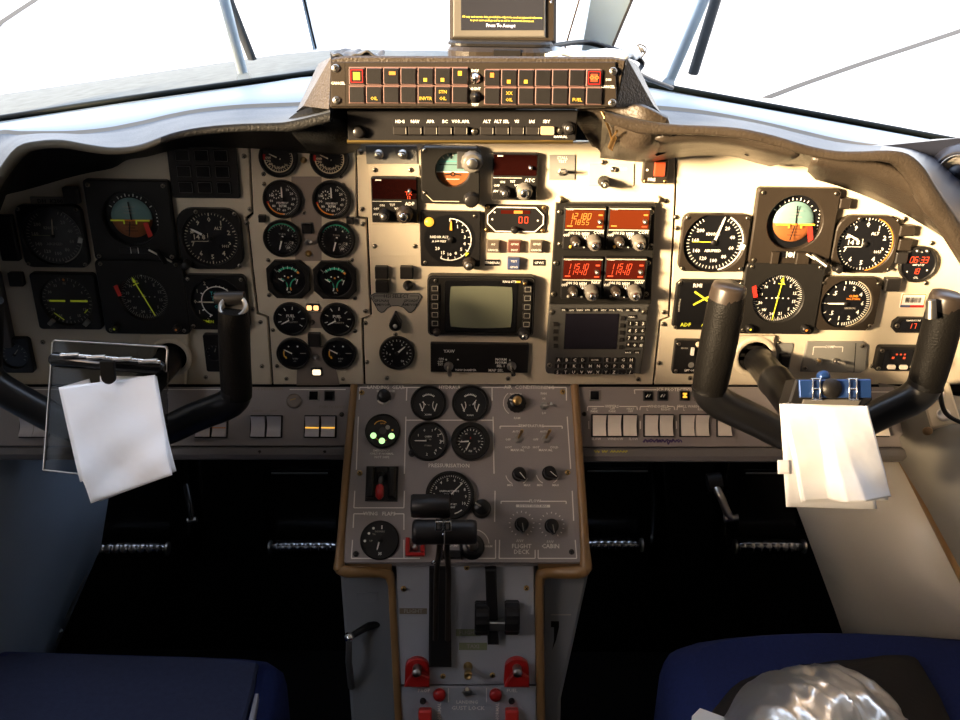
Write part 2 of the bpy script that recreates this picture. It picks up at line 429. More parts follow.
# ------------------------------------------------------------------ main panel plates
def plate(name, label, poly, m, cat, h=.003, pl=MAIN, scr=(), ch=.0008, group=None, z0=-.004, sr=.0030, sm='screw'):
    t = thing(name, label, cat, pl.mat(), group)
    po = MB().prism(pl.pts(poly, h), z0, h, m, ch).build('plate', t)
    for x, y in scr:
        q = pl.hit(x, y, h); screw(po, q.x, q.y, h, sr, sm)
    return t
PH = .003
plate('flight_instrument_panel', 'beige flight panel on the shaded left side with five large black dials', [(-90, 215), (-40, 190), (0, 172), (22, 158), (60, 150), (110, 146), (170, 137), (247.5, 137), (248.5, 150), (251.5, 213), (245.5, 217.5), (256.5, 314), (267, 318), (271.5, 384.5), (-90, 384.5)], 'beige', 'instrument panel',
      scr=[(244, 156), (250, 209), (247, 223), (253, 309), (262, 366), (43, 342), (206, 377)])
plate('engine_instrument_panel', 'beige engine panel with two columns of small round gauges', [(249.5, 137), (354.8, 137), (355.5, 150), (356.5, 218), (366, 219.5), (370, 315), (361.5, 318.5), (363.5, 384.5), (273.5, 384.5), (269, 316.5), (258.5, 312.5), (248, 219), (253.5, 214.5), (250.5, 150)], 'beige', 'instrument panel',
      scr=[(263.5, 174), (264, 184), (304, 212.5), (343, 185), (268, 260), (352, 260), (341, 176), (269, 295), (355, 298), (273, 330), (277, 366), (286.5, 378.5), (343, 379), (355, 331), (260.5, 322)], sr=.0027)
plate('avionics_panel', 'beige centre panel carrying the radar screen and the radios', [(356.5, 140), (640, 142), (675.5, 142), (674.5, 200), (668, 317), (659.5, 320), (652.5, 384.5), (365.5, 384.5), (363.5, 320), (372, 316), (368, 217.5), (358.5, 216.5)], 'beige', 'instrument panel', h=.0035,
      scr=[(361, 152), (362, 209), (363, 224), (365.5, 311), (365.5, 323), (367, 362), (387, 378), (508, 378.5), (638, 379), (664, 312), (663.5, 324), (659, 363), (666, 201)])
plate('flight_instrument_panel', 'sunlit beige flight panel on the right side around the right dials', [(677.5, 142), (730, 143), (800, 158), (860, 176), (900, 193), (950, 224), (1040, 290), (1040, 384.5), (654.5, 384.5), (661, 321.5), (670, 318), (676.5, 200)], 'beige', 'instrument panel',
      scr=[(676, 217), (677, 228), (676, 320), (863, 344), (779, 343), (872, 366), (690, 378), (748, 352), (926, 283), (932, 243), (905, 219)])
struct(MB().prism(MAIN.pts([(-100, 394), (-100, 222), (-40, 200), (0, 182), (22, 166), (60, 158), (110, 154), (170, 146), (355, 146), (640, 150), (730, 151), (800, 165), (860, 184), (900, 201), (950, 231), (1050, 299), (1050, 394)]), -.03, -.006, 'gap').build('trim_1', None, MAIN.mat()))

# ------------------------------------------------------------------ black square buttons and small blocks
def block(pl, px, py, w, hp, hh, m, name='push_button', label=None, cat='button', group=None, base=.003, txt=None, tm='print', ts=.25, ch=.0012, frame=None, rot=0):
    t = thing(name, label, cat, pl.at(px, py, base, rot), group)
    a, b = w * pl.sx(px, py) / 2, hp * pl.sy(px, py) / 2
    c = MB(); c.prism(rrect(2 * a, 2 * b, min(a, b) * .15, 2), 0, hh, m, min(ch, hh * .4))
    if txt:
        for i, l in enumerate(txt): c.text(l, 0, b * (.5 - i * 1.0) if len(txt) > 1 else 0, 2 * b * ts, hh + .0003, tm)
    c.build('button_cap', t)
    if frame:
        f = MB(); o = rrect(2.5 * a, 2.5 * b, a * .2, 2); f.prism(o, -.001, .0012, frame, .0005); f.build('surround', t)
    return t
block(MAIN, 73, 194.5, 15, 16, .008, 'button', label='small black square light above the left airspeed dial', cat='light')
block(MAIN, 18, 278, 14, 13, .008, 'button', label='small black square light left of the lower left compass dial', cat='light')
block(MAIN, 262.8, 217.8, 7, 7, .007, 'button', label='tiny black button on the left edge of the engine panel', cat='button')
block(MAIN, 350.5, 219.8, 7.5, 7, .007, 'button', label='tiny black button on the right edge of the engine panel', cat='button')
block(MAIN, 382, 271, 13, 12, .009, 'button', label='black square cap, left one above the grey source select plaque', cat='button')
block(MAIN, 407, 271, 13, 12, .009, 'button', label='black square cap below the radio altimeter, directly above a round black knob', cat='button')
block(MAIN, 382.5, 285, 13, 11.5, .009, 'button', label='black square cap touching the top of the grey select plaque', cat='button')
block(MAIN, 315, 338.5, 12.5, 13, .008, 'button', label='black square light between the two lower rows of engine gauges', cat='light')
block(MAIN, 307.5, 228, 10, 9.5, .005, 'black', label='square black annunciator with silver frame between the torque gauges', cat='light', frame='steel')
# engine panel grey strips
for pts, lab in (([(292, 176), (322, 176), (322, 260), (296, 260), (291, 214)], 'grey brown strip painted between the upper engine gauges'),
                 ([(308, 311), (322, 311), (322.5, 327), (310, 327)], 'small grey patch under the pair of lit amber lamps'),
                 ([(298, 345), (331, 345), (340, 384), (297, 384)], 'dark grey strip around the lit lamp at the foot of the engine panel')):
    o = MB().prism(MAIN.pts(pts), .003, .0036, 'strip', 0).build('marking_strip', None, MAIN.mat()); tag(o, lab, 'panel strip')

# lamps of the engine panel
def lamp(pl, px, py, w, hp, label, m='lamp_warm', cells=2, bz='bezel'):
    t = thing('warning_lamp', label, 'light', pl.at(px, py, .003)); a, b = w * pl.sx(px, py) / 2, hp * pl.sy(px, py) / 2
    MB().prism(rrect(2 * a, 2 * b, b * .2, 2), 0, .003, bz, .0006).build('housing', t)
    for i in range(cells):
        x = -a + 2 * a * (i + .5) / cells; MB().prism(rrect(1.5 * a / cells, 1.35 * b, b * .3, 2, x), .003, .0042, m, .0006).build('lens', t)
lamp(MAIN, 313, 307, 13.5, 7, 'pair of lit amber lamps between the octagonal gauges')
lamp(MAIN, 317, 371.3, 11, 8, 'single lit white lamp at the foot of the engine panel', 'lamp_white', 1)

def stud(pl, px, py, r, label, m='brass', base=.003, hgt=.006, name='screw_knob'):
    s = pl.sx(px, py); t = MB(); r *= s
    t.lathe([(r, 0), (r, hgt * .3), (r * .7, hgt * .5), (r * .55, hgt), (0, hgt * 1.1)], m, 20)
    tag(t.build(name, None, pl.at(px, py, base)), label, 'knob')
stud(MAIN, 303.5, 160, 3.2, 'brass stud between the top two engine gauges')
stud(MAIN, 308.5, 253.5, 3.2, 'brass stud below the engine panel toggle')
stud(MAIN, 316, 356.5, 3, 'small steel stud between the bottom two engine gauges', 'steel')
stud(MAIN, 312.5, 322, 2.6, 'dark stud on the grey patch below the amber lamps', 'screw_dark')

def toggle(pl, px, py, label, L=.016, r=.0017, ang=(0, 35), base=.003, m='chrome', nut='steel', nr=.0042, name='toggle_switch', cat='switch', group=None, grey=None):
    t = thing(name, label, cat, pl.at(px, py, base), group)
    MB().lathe([(nr, 0), (nr, .002), (nr * .75, .0022), (nr * .75, .004), (0, .004)], nut, 6 if nut == 'steel' else 16, smooth=False).build('nut', t)
    a, b = R(ang[0]), R(ang[1]); d = Vector((math.sin(a) * math.sin(b), math.cos(a) * math.sin(b), math.cos(b)))
    MB().tube([Vector((0, 0, .002)), Vector((0, 0, .002)) + d * L * .6, Vector((0, 0, .002)) + d * L * .9, Vector((0, 0, .002)) + d * L], [r * .7, r * .9, r * 1.3, r * .9], m, 10).build('lever', t)
    return t
toggle(MAIN, 308, 242, 'small toggle switch between the torque gauges', ang=(60, 40), L=.009)

# ------------------------------------------------------------------ engine gauges
WN = 'white'
def nums(a, b, st): return [str(i) for i in range(a, b, st)]
g_top = [('n', ['100', '90', '80', '70', '60', '50', '40', '30'], -90, -360 + 95 + 40, .60, .22, 'cream'), ('a', 70, 270, .80, .86, 'cream'), ('t', 19, 70, 270, .70, .80, .03, 'cream'), ('a', 262, 285, .78, .92, 'red')]
for px, py, w, lb in ((277.8, 158.5, 39, 'topmost left engine gauge, partly hidden by the glareshield'), (329, 159.5, 39.5, 'topmost right engine gauge, partly hidden by the glareshield')):
    instrument(MAIN, 'engine_gauge', lb, px, py, w, spec=g_top, needles=[(-65, .6, .07, 'cream')])
g_rpm = [('n', ['10', '20', '30', '40', '50', '60', '70', '80', '90', '100'], 30, 290, .66, .21, WN), ('x', 'PERCENT', 0, -.22, .17, WN), ('x', 'RPM', 0, -.40, .24, WN), ('a', 175, 255, .84, .92, 'orange'), ('a', 255, 262, .80, .95, 'red'),
         ('t', 10, 0, 324, .20, .30, .04, WN), ('d', -.33, .3, .04, WN), ('t', 27, 25, 180, .84, .93, .02, WN)]
g_rpm = [q if q[0] != 't' or q[1] != 10 else ('d', -.33, .3, .02, WN) for q in g_rpm]
for k in range(10):
    x, y = pol(.27, 36 * k); g_rpm.append(('l', -.33 + x * .7, .3 + y * .7, -.33 + x, .3 + y, .05, WN))
for px, py, lb in ((281.8, 200, 'left engine speed gauge with orange arc, second row down'), (331.2, 200.6, 'right engine speed gauge with orange arc, second row down')):
    instrument(MAIN, 'engine_gauge', lb, px, py, 39, spec=g_rpm, needles=[(0, .78, .10)])
g_tq = [('n', ['2', '4', '6', '8', '10'], 0, 150, .66, .2, WN), ('x', 'TORQ', .02, .28, .15, 'dimwhite'), ('t', 25, -120, 150, .80, .90, .025, 'dimwhite'), ('a', -60, 60, .90, .95, 'green'), ('x', 'PSI', .2, -.28, .13, 'dimwhite'), ('t', 6, 110, 160, .45, .75, .03, 'dimwhite')]
for px, py, lb in ((281.7, 239.3, 'left torque gauge on the engine panel, third row down'), (336, 240.5, 'right torque gauge on the engine panel, third row down')):
    instrument(MAIN, 'engine_gauge', lb, px, py, 38, spec=g_tq, needles=[(196, .75, .10)])
g_tri = [('A', 0, -.05, -45, 45, .68, .80, 'green'), ('A', 0, -.05, -56, -45, .68, .80, 'white'), ('A', 0, -.05, 45, 56, .68, .80, 'orange'), ('t', 5, -40, 40, .62, .80, .03, WN),
         ('A', -.62, -.45, 20, 95, .50, .57, 'green'), ('A', -.62, -.45, 95, 115, .50, .57, 'white'), ('A', .62, -.45, -95, -20, .50, .57, 'green'), ('A', .62, -.45, -115, -95, .50, .57, 'orange'), ('d', 0, .12, .06, 'orange'), ('d', .2, .2, .04, WN), ('d', -.2, .2, .04, WN), ('x', '0', -.42, .0, .2, WN), ('x', '0', .42, .0, .2, WN), ('x', 'OIL', 0, -.78, .14, WN)]
for px, py, lb in ((288, 280, 'left octagonal triple engine gauge with green arcs'), (334.6, 280.8, 'right octagonal triple engine gauge with green arcs')):
    instrument(MAIN, 'engine_gauge', lb, px, py, 42.5, 37.5, shape='oct', cut=.2, fr=17.3, spec=g_tri, needles=[(-58, .42, .06, 'white', 0, -.22, -.15), (200, .42, .06, 'white', 0, .58, .12), (-45, .3, .05, 'dimwhite', 0, -.55, .45)])
g_fl = [('t', 7, -105, 125, .66, .88, .05, WN), ('n', ['0', '1', '2', '3', '4', '5', '6'], -105, 125, .5, .0001, WN), ('x', 'FUEL', -.02, .22, .26, WN), ('x', 'LBS', -.02, .0, .24, WN), ('x', 'QUANTITY', 0, -.22, .17, 'dimwhite')]
for px, py, lb in ((290.6, 320, 'left fuel quantity gauge on the engine panel, fifth row'), (337.2, 320.6, 'right fuel quantity gauge on the engine panel, fifth row')):
    instrument(MAIN, 'engine_gauge', lb, px, py, 35, spec=g_fl, needles=[(242, .75, .09, 'white', 0)])
g_b = [('A', 0, 0, 250, 290, .62, .70, 'amber'), ('A', 0, 0, 235, 252, .55, .66, 'amber'), ('d', .3, .55, .06, WN), ('x', 'BLEED', .1, -.35, .13, 'dimwhite'), ('l', .45, .05, .85, .05, .04, 'dimwhite'), ('x', 'AIR', .05, -.55, .13, 'dimwhite'), ('d', -.3, .55, .05, WN)]
for px, py, lb in ((293.2, 354.8, 'left bottom engine gauge with small amber arc'), (338.6, 354.8, 'right bottom engine gauge with small amber arc')):
    instrument(MAIN, 'engine_gauge', lb, px, py, 34, spec=g_b, needles=[(-62, .72, .08, 'white', .1)])

# ------------------------------------------------------------------ flight instruments (both sides)
def asi(px, py, w, hp, lb, bz, m1, hand):
    sp = [('t', 41, 20, 330, .80, .90, .022, m1), ('n', ['20', '40', '60', '80', '100', '120', '140', '160', '200'], 40, 310, .62, .17, m1), ('a', 28, 165, .93, .975, m1), ('x', 'KNOTS', -.05, .28, .14, m1), ('x', 'AIRSPEED', 0, -.28, .13, m1), ('l', -.72, .02, -.1, .02, .025, 'label_green' if bz == 'bezel' else 'yellow')]
    t, r, h, s = instrument(MAIN, 'airspeed_indicator', lb, px, py, w, hp, 'rsq', fr=w * .455, h=.008, spec=sp, needles=[hand], bz=bz, cut=.12, screws=((-.88, .88), (.88, .88), (.88, -.88), (-.88, -.88)))
    b = MB(); x, y = pol(r * .93, 96); b.M = Matrix.Translation((x, y, 0)) @ Matrix.Rotation(-R(110), 4, 'Z'); b.prism([(-.004, -.002), (.004, -.002), (.003, .003), (-.003, .003)], h * .6, h + .001, 'white'); b.build('speed_bug', t)
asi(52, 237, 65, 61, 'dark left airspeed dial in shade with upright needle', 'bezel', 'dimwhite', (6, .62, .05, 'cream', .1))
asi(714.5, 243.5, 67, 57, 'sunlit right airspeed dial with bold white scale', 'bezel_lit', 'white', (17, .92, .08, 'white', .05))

def adi(px, py, w, hp, fy, fr, lb, bz, rimmed):
    s = MAIN.sx(px, py, .012); a, b, r = w * s / 2, hp * MAIN.sy(px, py, .012) / 2, fr * s
    t = thing('attitude_indicator', lb, 'gauge', MAIN.at(px, py, .012) @ Matrix.Translation((0, 0, -.012)))
    cy = fy * s
    MB().hole_plate(rrect(2 * a, 2 * b, .004, 4), r * 1.35, 0, .012, .005, bz, .0015, 0, cy).build('bezel', t)
    d = MB(); d.disc(0, cy, r * 1.37, .005, 'face', 40)
    for i, an in enumerate((-60, -45, -30, -20, -10, 0, 10, 20, 30, 45, 60)):
        x0, y0 = pol(r * 1.06, an); x1, y1 = pol(r * (1.2 if i % 2 == 0 else 1.14), an); d.line(x0, cy + y0, x1, cy + y1, r * .05, .0055, 'white')
    for k in range(7): d.disc(r * 1.22, cy + r * (.55 - k * .18), r * .035, .0055, 'white', 8)
    d.build('dial', t)
    # domed attitude ball: sky half and ground half
    q = MB(); N = 28; hor = -r * .06
    vs = []; 
    for half, m in ((1, 'sky_ball'), (-1, 'gnd_ball')):
        vs = []; fs = []; rows = 7
        for j in range(rows + 1):
            for i in range(N + 1):
                an = math.pi * i / N; rr = r
                ex, ey = rr * math.cos(an), rr * math.sin(an) * half
                ty = hor; f = j / rows; x = ex; y = ty + (ey - ty) * f if (ey - ty) * half > 0 else ty
                x = ex; dd = (x * x + y * y) / (r * r); vs.append((x, cy + y, .0052 + .006 * math.sqrt(max(0, 1.02 - min(1, dd)))))
        for j in range(rows):
            for i in range(N):
                k = j * (N + 1) + i; fs.append([k, k + 1, k + N + 2, k + N + 1] if half > 0 else [k, k + N + 1, k + N + 2, k + 1])
        q.add(vs, fs, m, True)
    z = .0118
    q.line(-r * .95, cy + hor, r * .95, cy + hor, r * .07, z, 'orange'); q.line(r * .05, cy + hor, r * .0, cy + r * .85, r * .07, z, 'black')
    for yy, ww in ((.3, .3), (.45, .18), (.6, .3), (-.3, .3), (-.45, .18), (-.6, .3)): q.line(-r * ww, cy + yy * r, r * ww, cy + yy * r, r * .025, z, 'dimwhite' if yy > 0 else 'black')
    q.build('attitude_ball', t)
    e = MB(); zz = .0135
    for sg in (-1, 1): e.line(sg * r * .95, cy + hor, sg * r * .3, cy + hor, r * .07, zz, 'yellow'); e.line(sg * r * .3, cy + hor + r * .03, sg * r * .3, cy + hor - r * .18, r * .07, zz, 'yellow')
    e.disc(0, cy + hor, r * .06, zz, 'orange'); e.text('GS', -r * 0, cy - r * .35, r * .001, zz, 'white'); e.line(0, cy + hor, -r * .15, cy - r * .85, r * .05, zz, 'black'); e.build('aircraft_symbol', t)
    f = MB(); f.M = Matrix.Translation((r * .80, cy - r * .5, 0)) @ Matrix.Rotation(R(12), 4, 'Z'); f.prism([(-r * .11, -r * .42), (r * .13, -r * .34), (r * .12, r * .34), (-r * .12, r * .34)], .0125, .0132, 'redflag'); f.build('warning_flag', t, ); 
    g = MB(); g.box(-r * .75, cy - r * 1.75, r * .75, cy - r * 1.42, .012, .0128, 'face', .0003); g.line(-r * .18, cy - r * 1.43, -r * .18, cy - r * 1.74, r * .04, .013, 'white'); g.line(r * .18, cy - r * 1.43, r * .18, cy - r * 1.74, r * .04, .013, 'white'); g.disc(0, cy - r * 1.585, r * .13, .0131, 'white' if rimmed else 'darkgrey', 14); g.build('slip_indicator', t)
    for (x, y) in ((-.88, .88), (.88, .88), (-.88, -.9), (.88, -.9)): screw(t, x * a, y * b, .012, .0026)
    kx, ky = a * .62, -b * .82
    k = MB(); k.tube([(kx - .003, ky + .003, .012), (kx + .010, ky - .005, .030)], [.0035, .0030], 'steel' if rimmed else 'black', 12); k.tube([(kx - .012, ky + .006, .017), (kx + .014, ky - .008, .019)], .0012, 'white', 8); k.build('cage_lever', t)
    if rimmed:
        MB().box(-r * .95, -b * .98, -r * .55, -b * .66, .012, .016, 'bezel_lit', .001).build('index_block', t); MB().box(r * .3, -b * .98, r * .95, -b * .66, .012, .016, 'bezel_lit', .001).build('index_block', t)
    return t
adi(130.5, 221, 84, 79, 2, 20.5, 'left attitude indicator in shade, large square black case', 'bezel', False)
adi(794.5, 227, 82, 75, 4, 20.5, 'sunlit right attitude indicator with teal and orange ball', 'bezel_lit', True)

def hsi(px, py, w, hp, r_px, lb, bz, ang, m1, fx=0):
    sp = [('t', 72, 0, 355, .88, .97, .018, m1), ('t', 36, 0, 350, .80, .97, .022, m1), ('n', ['N', '3', '6', 'E', '12', '15', 'S', '21', '24', 'W', '30', '33'], -48, 282, .69, .17, m1), ('p', [(-.06, 1.0), (.06, 1.0), (0, .88)], 'white')]
    for k in (-2, -1, 1, 2): sp.append(('d', .22 * k, 0, .03, m1))
    sp += [('x', '+', 0, 0, .35, m1), ('d', -.0, .0, .02, m1)]
    t, r, h, s = instrument(MAIN, 'compass_indicator', lb, px, py, w, hp, 'rsq', fr=r_px, h=.010, spec=sp, bz=bz, cut=.06, screws=((-.86, -.88), (.86, -.88), (-.86, .9), (.86, .9)), fc=(fx, 0))
    mb = MB(); mb.M = Matrix.Translation((fx, 0, 0)) @ Matrix.Rotation(-R(ang), 4, 'Z'); z = .0068
    mb.line(0, -.92 * r, 0, .92 * r, .045 * r, z, 'yellow'); mb.line(-.14 * r, .62 * r, .14 * r, .62 * r, .04 * r, z + .0001, 'yellow'); mb.add([(-.08 * r, .72 * r, z), (.08 * r, .72 * r, z), (0, .95 * r, z)], [[0, 1, 2]], 'yellow'); mb.build('course_pointer', t)
    f = MB(); f.M = Matrix.Translation((fx - r * 1.0, r * .32, 0)) @ Matrix.Rotation(R(14), 4, 'Z'); f.prism([(-r * .07, -r * .25), (r * .09, -r * .25), (r * .08, r * .25), (-r * .09, r * .22)], .0101, .0107, 'redflag'); f.build('warning_flag', t)
    for sx_, m in ((-.72, 'yellow'), (.72, 'orange')):
        mb = MB(); mb.lathe([(r * .17, .010), (r * .17, .015), (r * .12, .018), (0, .018)], 'knob', 16, sx_ * w * s / 2, -hp * s / 2 * .86, ribs=1, rib=-.08); mb.text('▾', 0, 0, .0001, .02, m); mb.disc(sx_ * w * s / 2, -hp * s / 2 * .86, r * .05, .0183, m, 8); mb.build('knob', t)
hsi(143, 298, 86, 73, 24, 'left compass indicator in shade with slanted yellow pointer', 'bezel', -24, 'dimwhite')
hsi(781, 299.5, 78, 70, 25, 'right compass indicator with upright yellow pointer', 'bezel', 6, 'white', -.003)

def alt(px, py, w, hp, lb, bz, m1, cutr):
    sp = [('n', [str(i) for i in range(10)], 0, 324, .70, .24, m1), ('t', 50, 0, 352.8, .88, .95, .018, m1), ('t', 10, 0, 324, .84, .95, .035, m1), ('x', 'ALT', .30, .38, .16, m1), ('r', -.70, -.08, -.10, .20, 'black'), ('x', '14 8', -.42, .05, .26, m1), ('r', .28, -.36, .72, -.22, 'black'), ('x', '1013', .5, -.28, .14, m1), ('x', '20', -.62, .24, .13, m1),
          ('l', -.70, -.10, -.1, -.10, .02, m1), ('l', -.1, -.1, -.1, .2, .02, m1)]
    if bz == 'bezel_lit': sp.append(('a', 20, 170, .96, .99, 'orange'))
    t, r, h, s = instrument(MAIN, 'altimeter', lb, px, py, w, hp, 'rsq', fr=w * .44, h=.008, spec=sp, needles=[(-62, .80, .08, 'white', -.42)], bz=bz, cut=cutr, screws=((-.35, .9), (.85, .85), (.86, -.86)))
    knob(t, -w * s * .40, -hp * s * .42, .008, .0055, .012, 'knob', None, name='setting_knob')
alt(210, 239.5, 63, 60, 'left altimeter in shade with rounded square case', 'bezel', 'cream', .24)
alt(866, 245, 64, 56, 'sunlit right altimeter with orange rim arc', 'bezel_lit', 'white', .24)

sp = [('a', 205, 515, .60, .64, 'white'), ('t', 5, 210, 330, .60, .72, .05, 'white'), ('n', ['2', '1', '0', '1', '2'], 210, 330, .86, .2, 'cream'), ('x', 'TCAS', -.02, .34, .2, 'teal'), ('x', 'TEST', -.02, .14, .2, 'teal'), ('x', 'OK', .0, -.2, .2, 'teal'), ('x', 'FT/MIN', -.5, -.82, .17, 'yellow'), ('t', 13, 360, 510, .60, .68, .025, 'white')]
instrument(MAIN, 'vertical_speed_indicator', 'left climb rate indicator in shade with teal lettering, behind the left yoke grip', 217, 303, 61, 54, 'rsq', fr=26, h=.008, spec=sp, needles=[(-90, .80, .05, 'cream', -.1)], cut=.1, screws=((-.86, .86), (.86, .86), (-.86, -.86)))
sp = [('t', 31, 0, 180, .80, .92, .03, 'white'), ('t', 7, 190, 350, .80, .92, .03, 'white'), ('n', ['.5', '1', '2', '4', '6', '4', '2', '1', '.5'], -50, 230, .64, .24, 'white'), ('x', 'CLIMB', .25, .30, .13, 'orange'), ('x', '1000 FT/MIN', .25, .18, .10, 'orange'), ('x', 'VERTICAL', .2, -.2, .10, 'dimwhite'), ('a', 20, 170, .95, .98, 'cream')]
instrument(MAIN, 'vertical_speed_indicator', 'right climb rate indicator with large white figures', 847, 304.5, 63, 52, 'oct', fr=25.5, h=.008, spec=sp, needles=[(-90, .78, .07, 'white', 0)], cut=.12, bz='bezel_lit', screws=((-.86, .8), (.86, .8), (.86, -.8)))
sp = [('t', 36, 0, 350, .85, .95, .02, 'dimwhite'), ('n', ['N', '3', '6', 'E', '12', '15', 'S', '21', '24', 'W', '30', '33'], 0, 330, .72, .15, 'dimwhite'), ('l', -.70, 0, -.08, 0, .08, 'yellow'), ('l', .12, 0, .80, 0, .08, 'yellow'), ('d', 0, .88, .05, 'orange'), ('l', -.6, -.5, -.25, -.8, .04, 'yellow'), ('l', .6, -.5, .75, -.35, .04, 'yellow')]
t, r, h, s = instrument(MAIN, 'radio_magnetic_indicator', 'left square compass dial with a level green yellow bar', 66, 302, 64, 55, 'rsq', fr=25.5, h=.008, spec=sp, cut=.06)
for x in (-.66, .66):
    mb = MB(); mb.M = Matrix.Translation((x * r * 1.05, -r * .85, .008)) @ Matrix.Rotation(R(45 * (1 if x < 0 else 1)), 4, 'Z'); mb.prism(rrect(.009, .006, .001, 2), 0, .004, 'plaque', .001); mb.build('knob', t)
t = thing('radio_magnetic_indicator', 'right square black indicator with a crossed green yellow X', 'gauge', MAIN.at(708, 305.5, .008) @ Matrix.Translation((0, 0, -.008)))
s = MAIN.sx(708, 305); a, b = 33.5 * s, 26.5 * s
MB().prism(octo(2 * a, 2 * b, .006), 0, .008, 'bezel', .0015).build('bezel', t)
d = MB(); d.prism(rrect(1.78 * a, 1.78 * b, .002, 2), .008, .0082, 'face'); z = .0086
for p in (((-.45, .55), (.18, .0)), ((-.45, .02), (.18, .50))): d.line(p[0][0] * a, p[0][1] * b, p[1][0] * a, p[1][1] * b, .0024, z, 'yellow')
d.text('RMI', -.38 * a, .78 * b, .007, z, 'white'); d.text('COURSE', .25 * a, .80 * b, .004, z, 'white'); d.text('ADF', -.6 * a, -.78 * b, .007, z, 'yellow'); d.text('ADF', -.02 * a, -.80 * b, .005, z, 'yellow'); d.text('A', .5 * a, -.78 * b, .006, z, 'white'); d.ticks(9, 258, 282, .84 * a, .88 * a, .001, z, 'dimwhite')
d.build('dial', t)
for x, y in ((-.9, .88), (.9, .88), (-.9, -.88)): screw(t, x * a, y * b, .008, .0024)

# edge instruments on the far left
block(MAIN, 9, 237, 18, 44, .008, 'bezel', 'annunciator_block', 'tall narrow black block at the far left of the panel', 'light')
block(MAIN, -2, 308, 22, 72, .012, 'darkgrey', 'annunciator_block', 'dark grey unit cut by the left edge of the picture', 'radio')
instrument(MAIN, 'small_gauge', 'small dark square gauge at the bottom left of the left panel', 13, 356, 36, 34, 'rsq', fr=14, h=.008, spec=[('t', 12, -120, 120, .7, .85, .04, 'dimwhite')], needles=[(40, .6, .08, 'dimwhite')], cut=.1)
instrument(MAIN, 'small_gauge', 'small dark rectangular gauge behind the left yoke grip', 214, 353.5, 19, 37, 'rsq', fr=8.6, h=.007, spec=[('t', 8, -120, 120, .7, .85, .05, 'dimwhite')], needles=[(20, .6, .1, 'dimwhite')], cut=.12)
t = tag(MB().prism(rrect(.047, .0105, .001, 2), 0, .0015, 'plaque', .0004).text('DH', -.010, 0, .007, .0018, 'black').text('K200', .007, 0, .007, .0018, 'black').build('name_plate', None, MAIN.at(51, 201, .003)), 'small grey registration plate above the left airspeed dial', 'plate')

# nine button annunciator
pl = MAIN; t = thing('caption_key_array', 'square black panel of nine unlit caption keys under the left glareshield', 'annunciator', pl.at(203.5, 172.5, .008) @ Matrix.Translation((0, 0, -.008)))
s = pl.sx(203, 172); MB().prism(rrect(68 * s, 52 * s, .002, 2), 0, .008, 'black', .001).build('housing', t)
for i in range(3):
    for j in range(3):
        x, y = (-19 + 19 * i) * s, (17 - 16 * j) * s
        m = MB(); m.prism(rrect(15 * s, 12.5 * s, .001, 2, x, y), .008, .0095, 'black_gloss', .0004); m.path([(x - 6.6 * s, y - 5.3 * s), (x + 6.6 * s, y - 5.3 * s), (x + 6.6 * s, y + 5.3 * s), (x - 6.6 * s, y + 5.3 * s)], .0005, .0098, 'darkgrey', True); m.build('caption_key', t)

# ------------------------------------------------------------------ centre panel
def mount(poly, lab, scr=(), m='plaque', name='cover_plate', hh=.0015, cat='plate', extra=None):
    t = thing(name, lab, cat, MAIN.mat()); b = MB().prism(MAIN.pts(poly), .0035, .0035 + hh, m, .0004); 
    if extra: extra(b)
    b.build('plate', t)
    for x, y in scr: q = MAIN.hit(x, y); screw(t, q.x, q.y, .0035 + hh, .0028)
    return t
def two_knobs(t, pts, r, hgt, m):
    for x, y in pts: q = MAIN.hit(x, y); knob(t, q.x, q.y, .005, r, hgt, m, 'steel', False)
t = mount([(366, 145), (417, 145), (418, 163), (367, 163)], 'grey plate with two steel jacks at the top left of the centre panel'); two_knobs(t, [(379, 153.5), (403, 153.5)], .0055, .006, 'steel')
mount([(369, 164.5), (419.5, 164.5), (420, 175), (370, 175)], 'narrow beige blanking strip above the left small radio', [(375.5, 169), (411, 169)], 'beige')
mount([(369, 223.5), (420, 223.5), (421, 255), (370, 255)], 'beige blanking plate below the left small radio', [(375, 245), (415, 245)], 'beige')

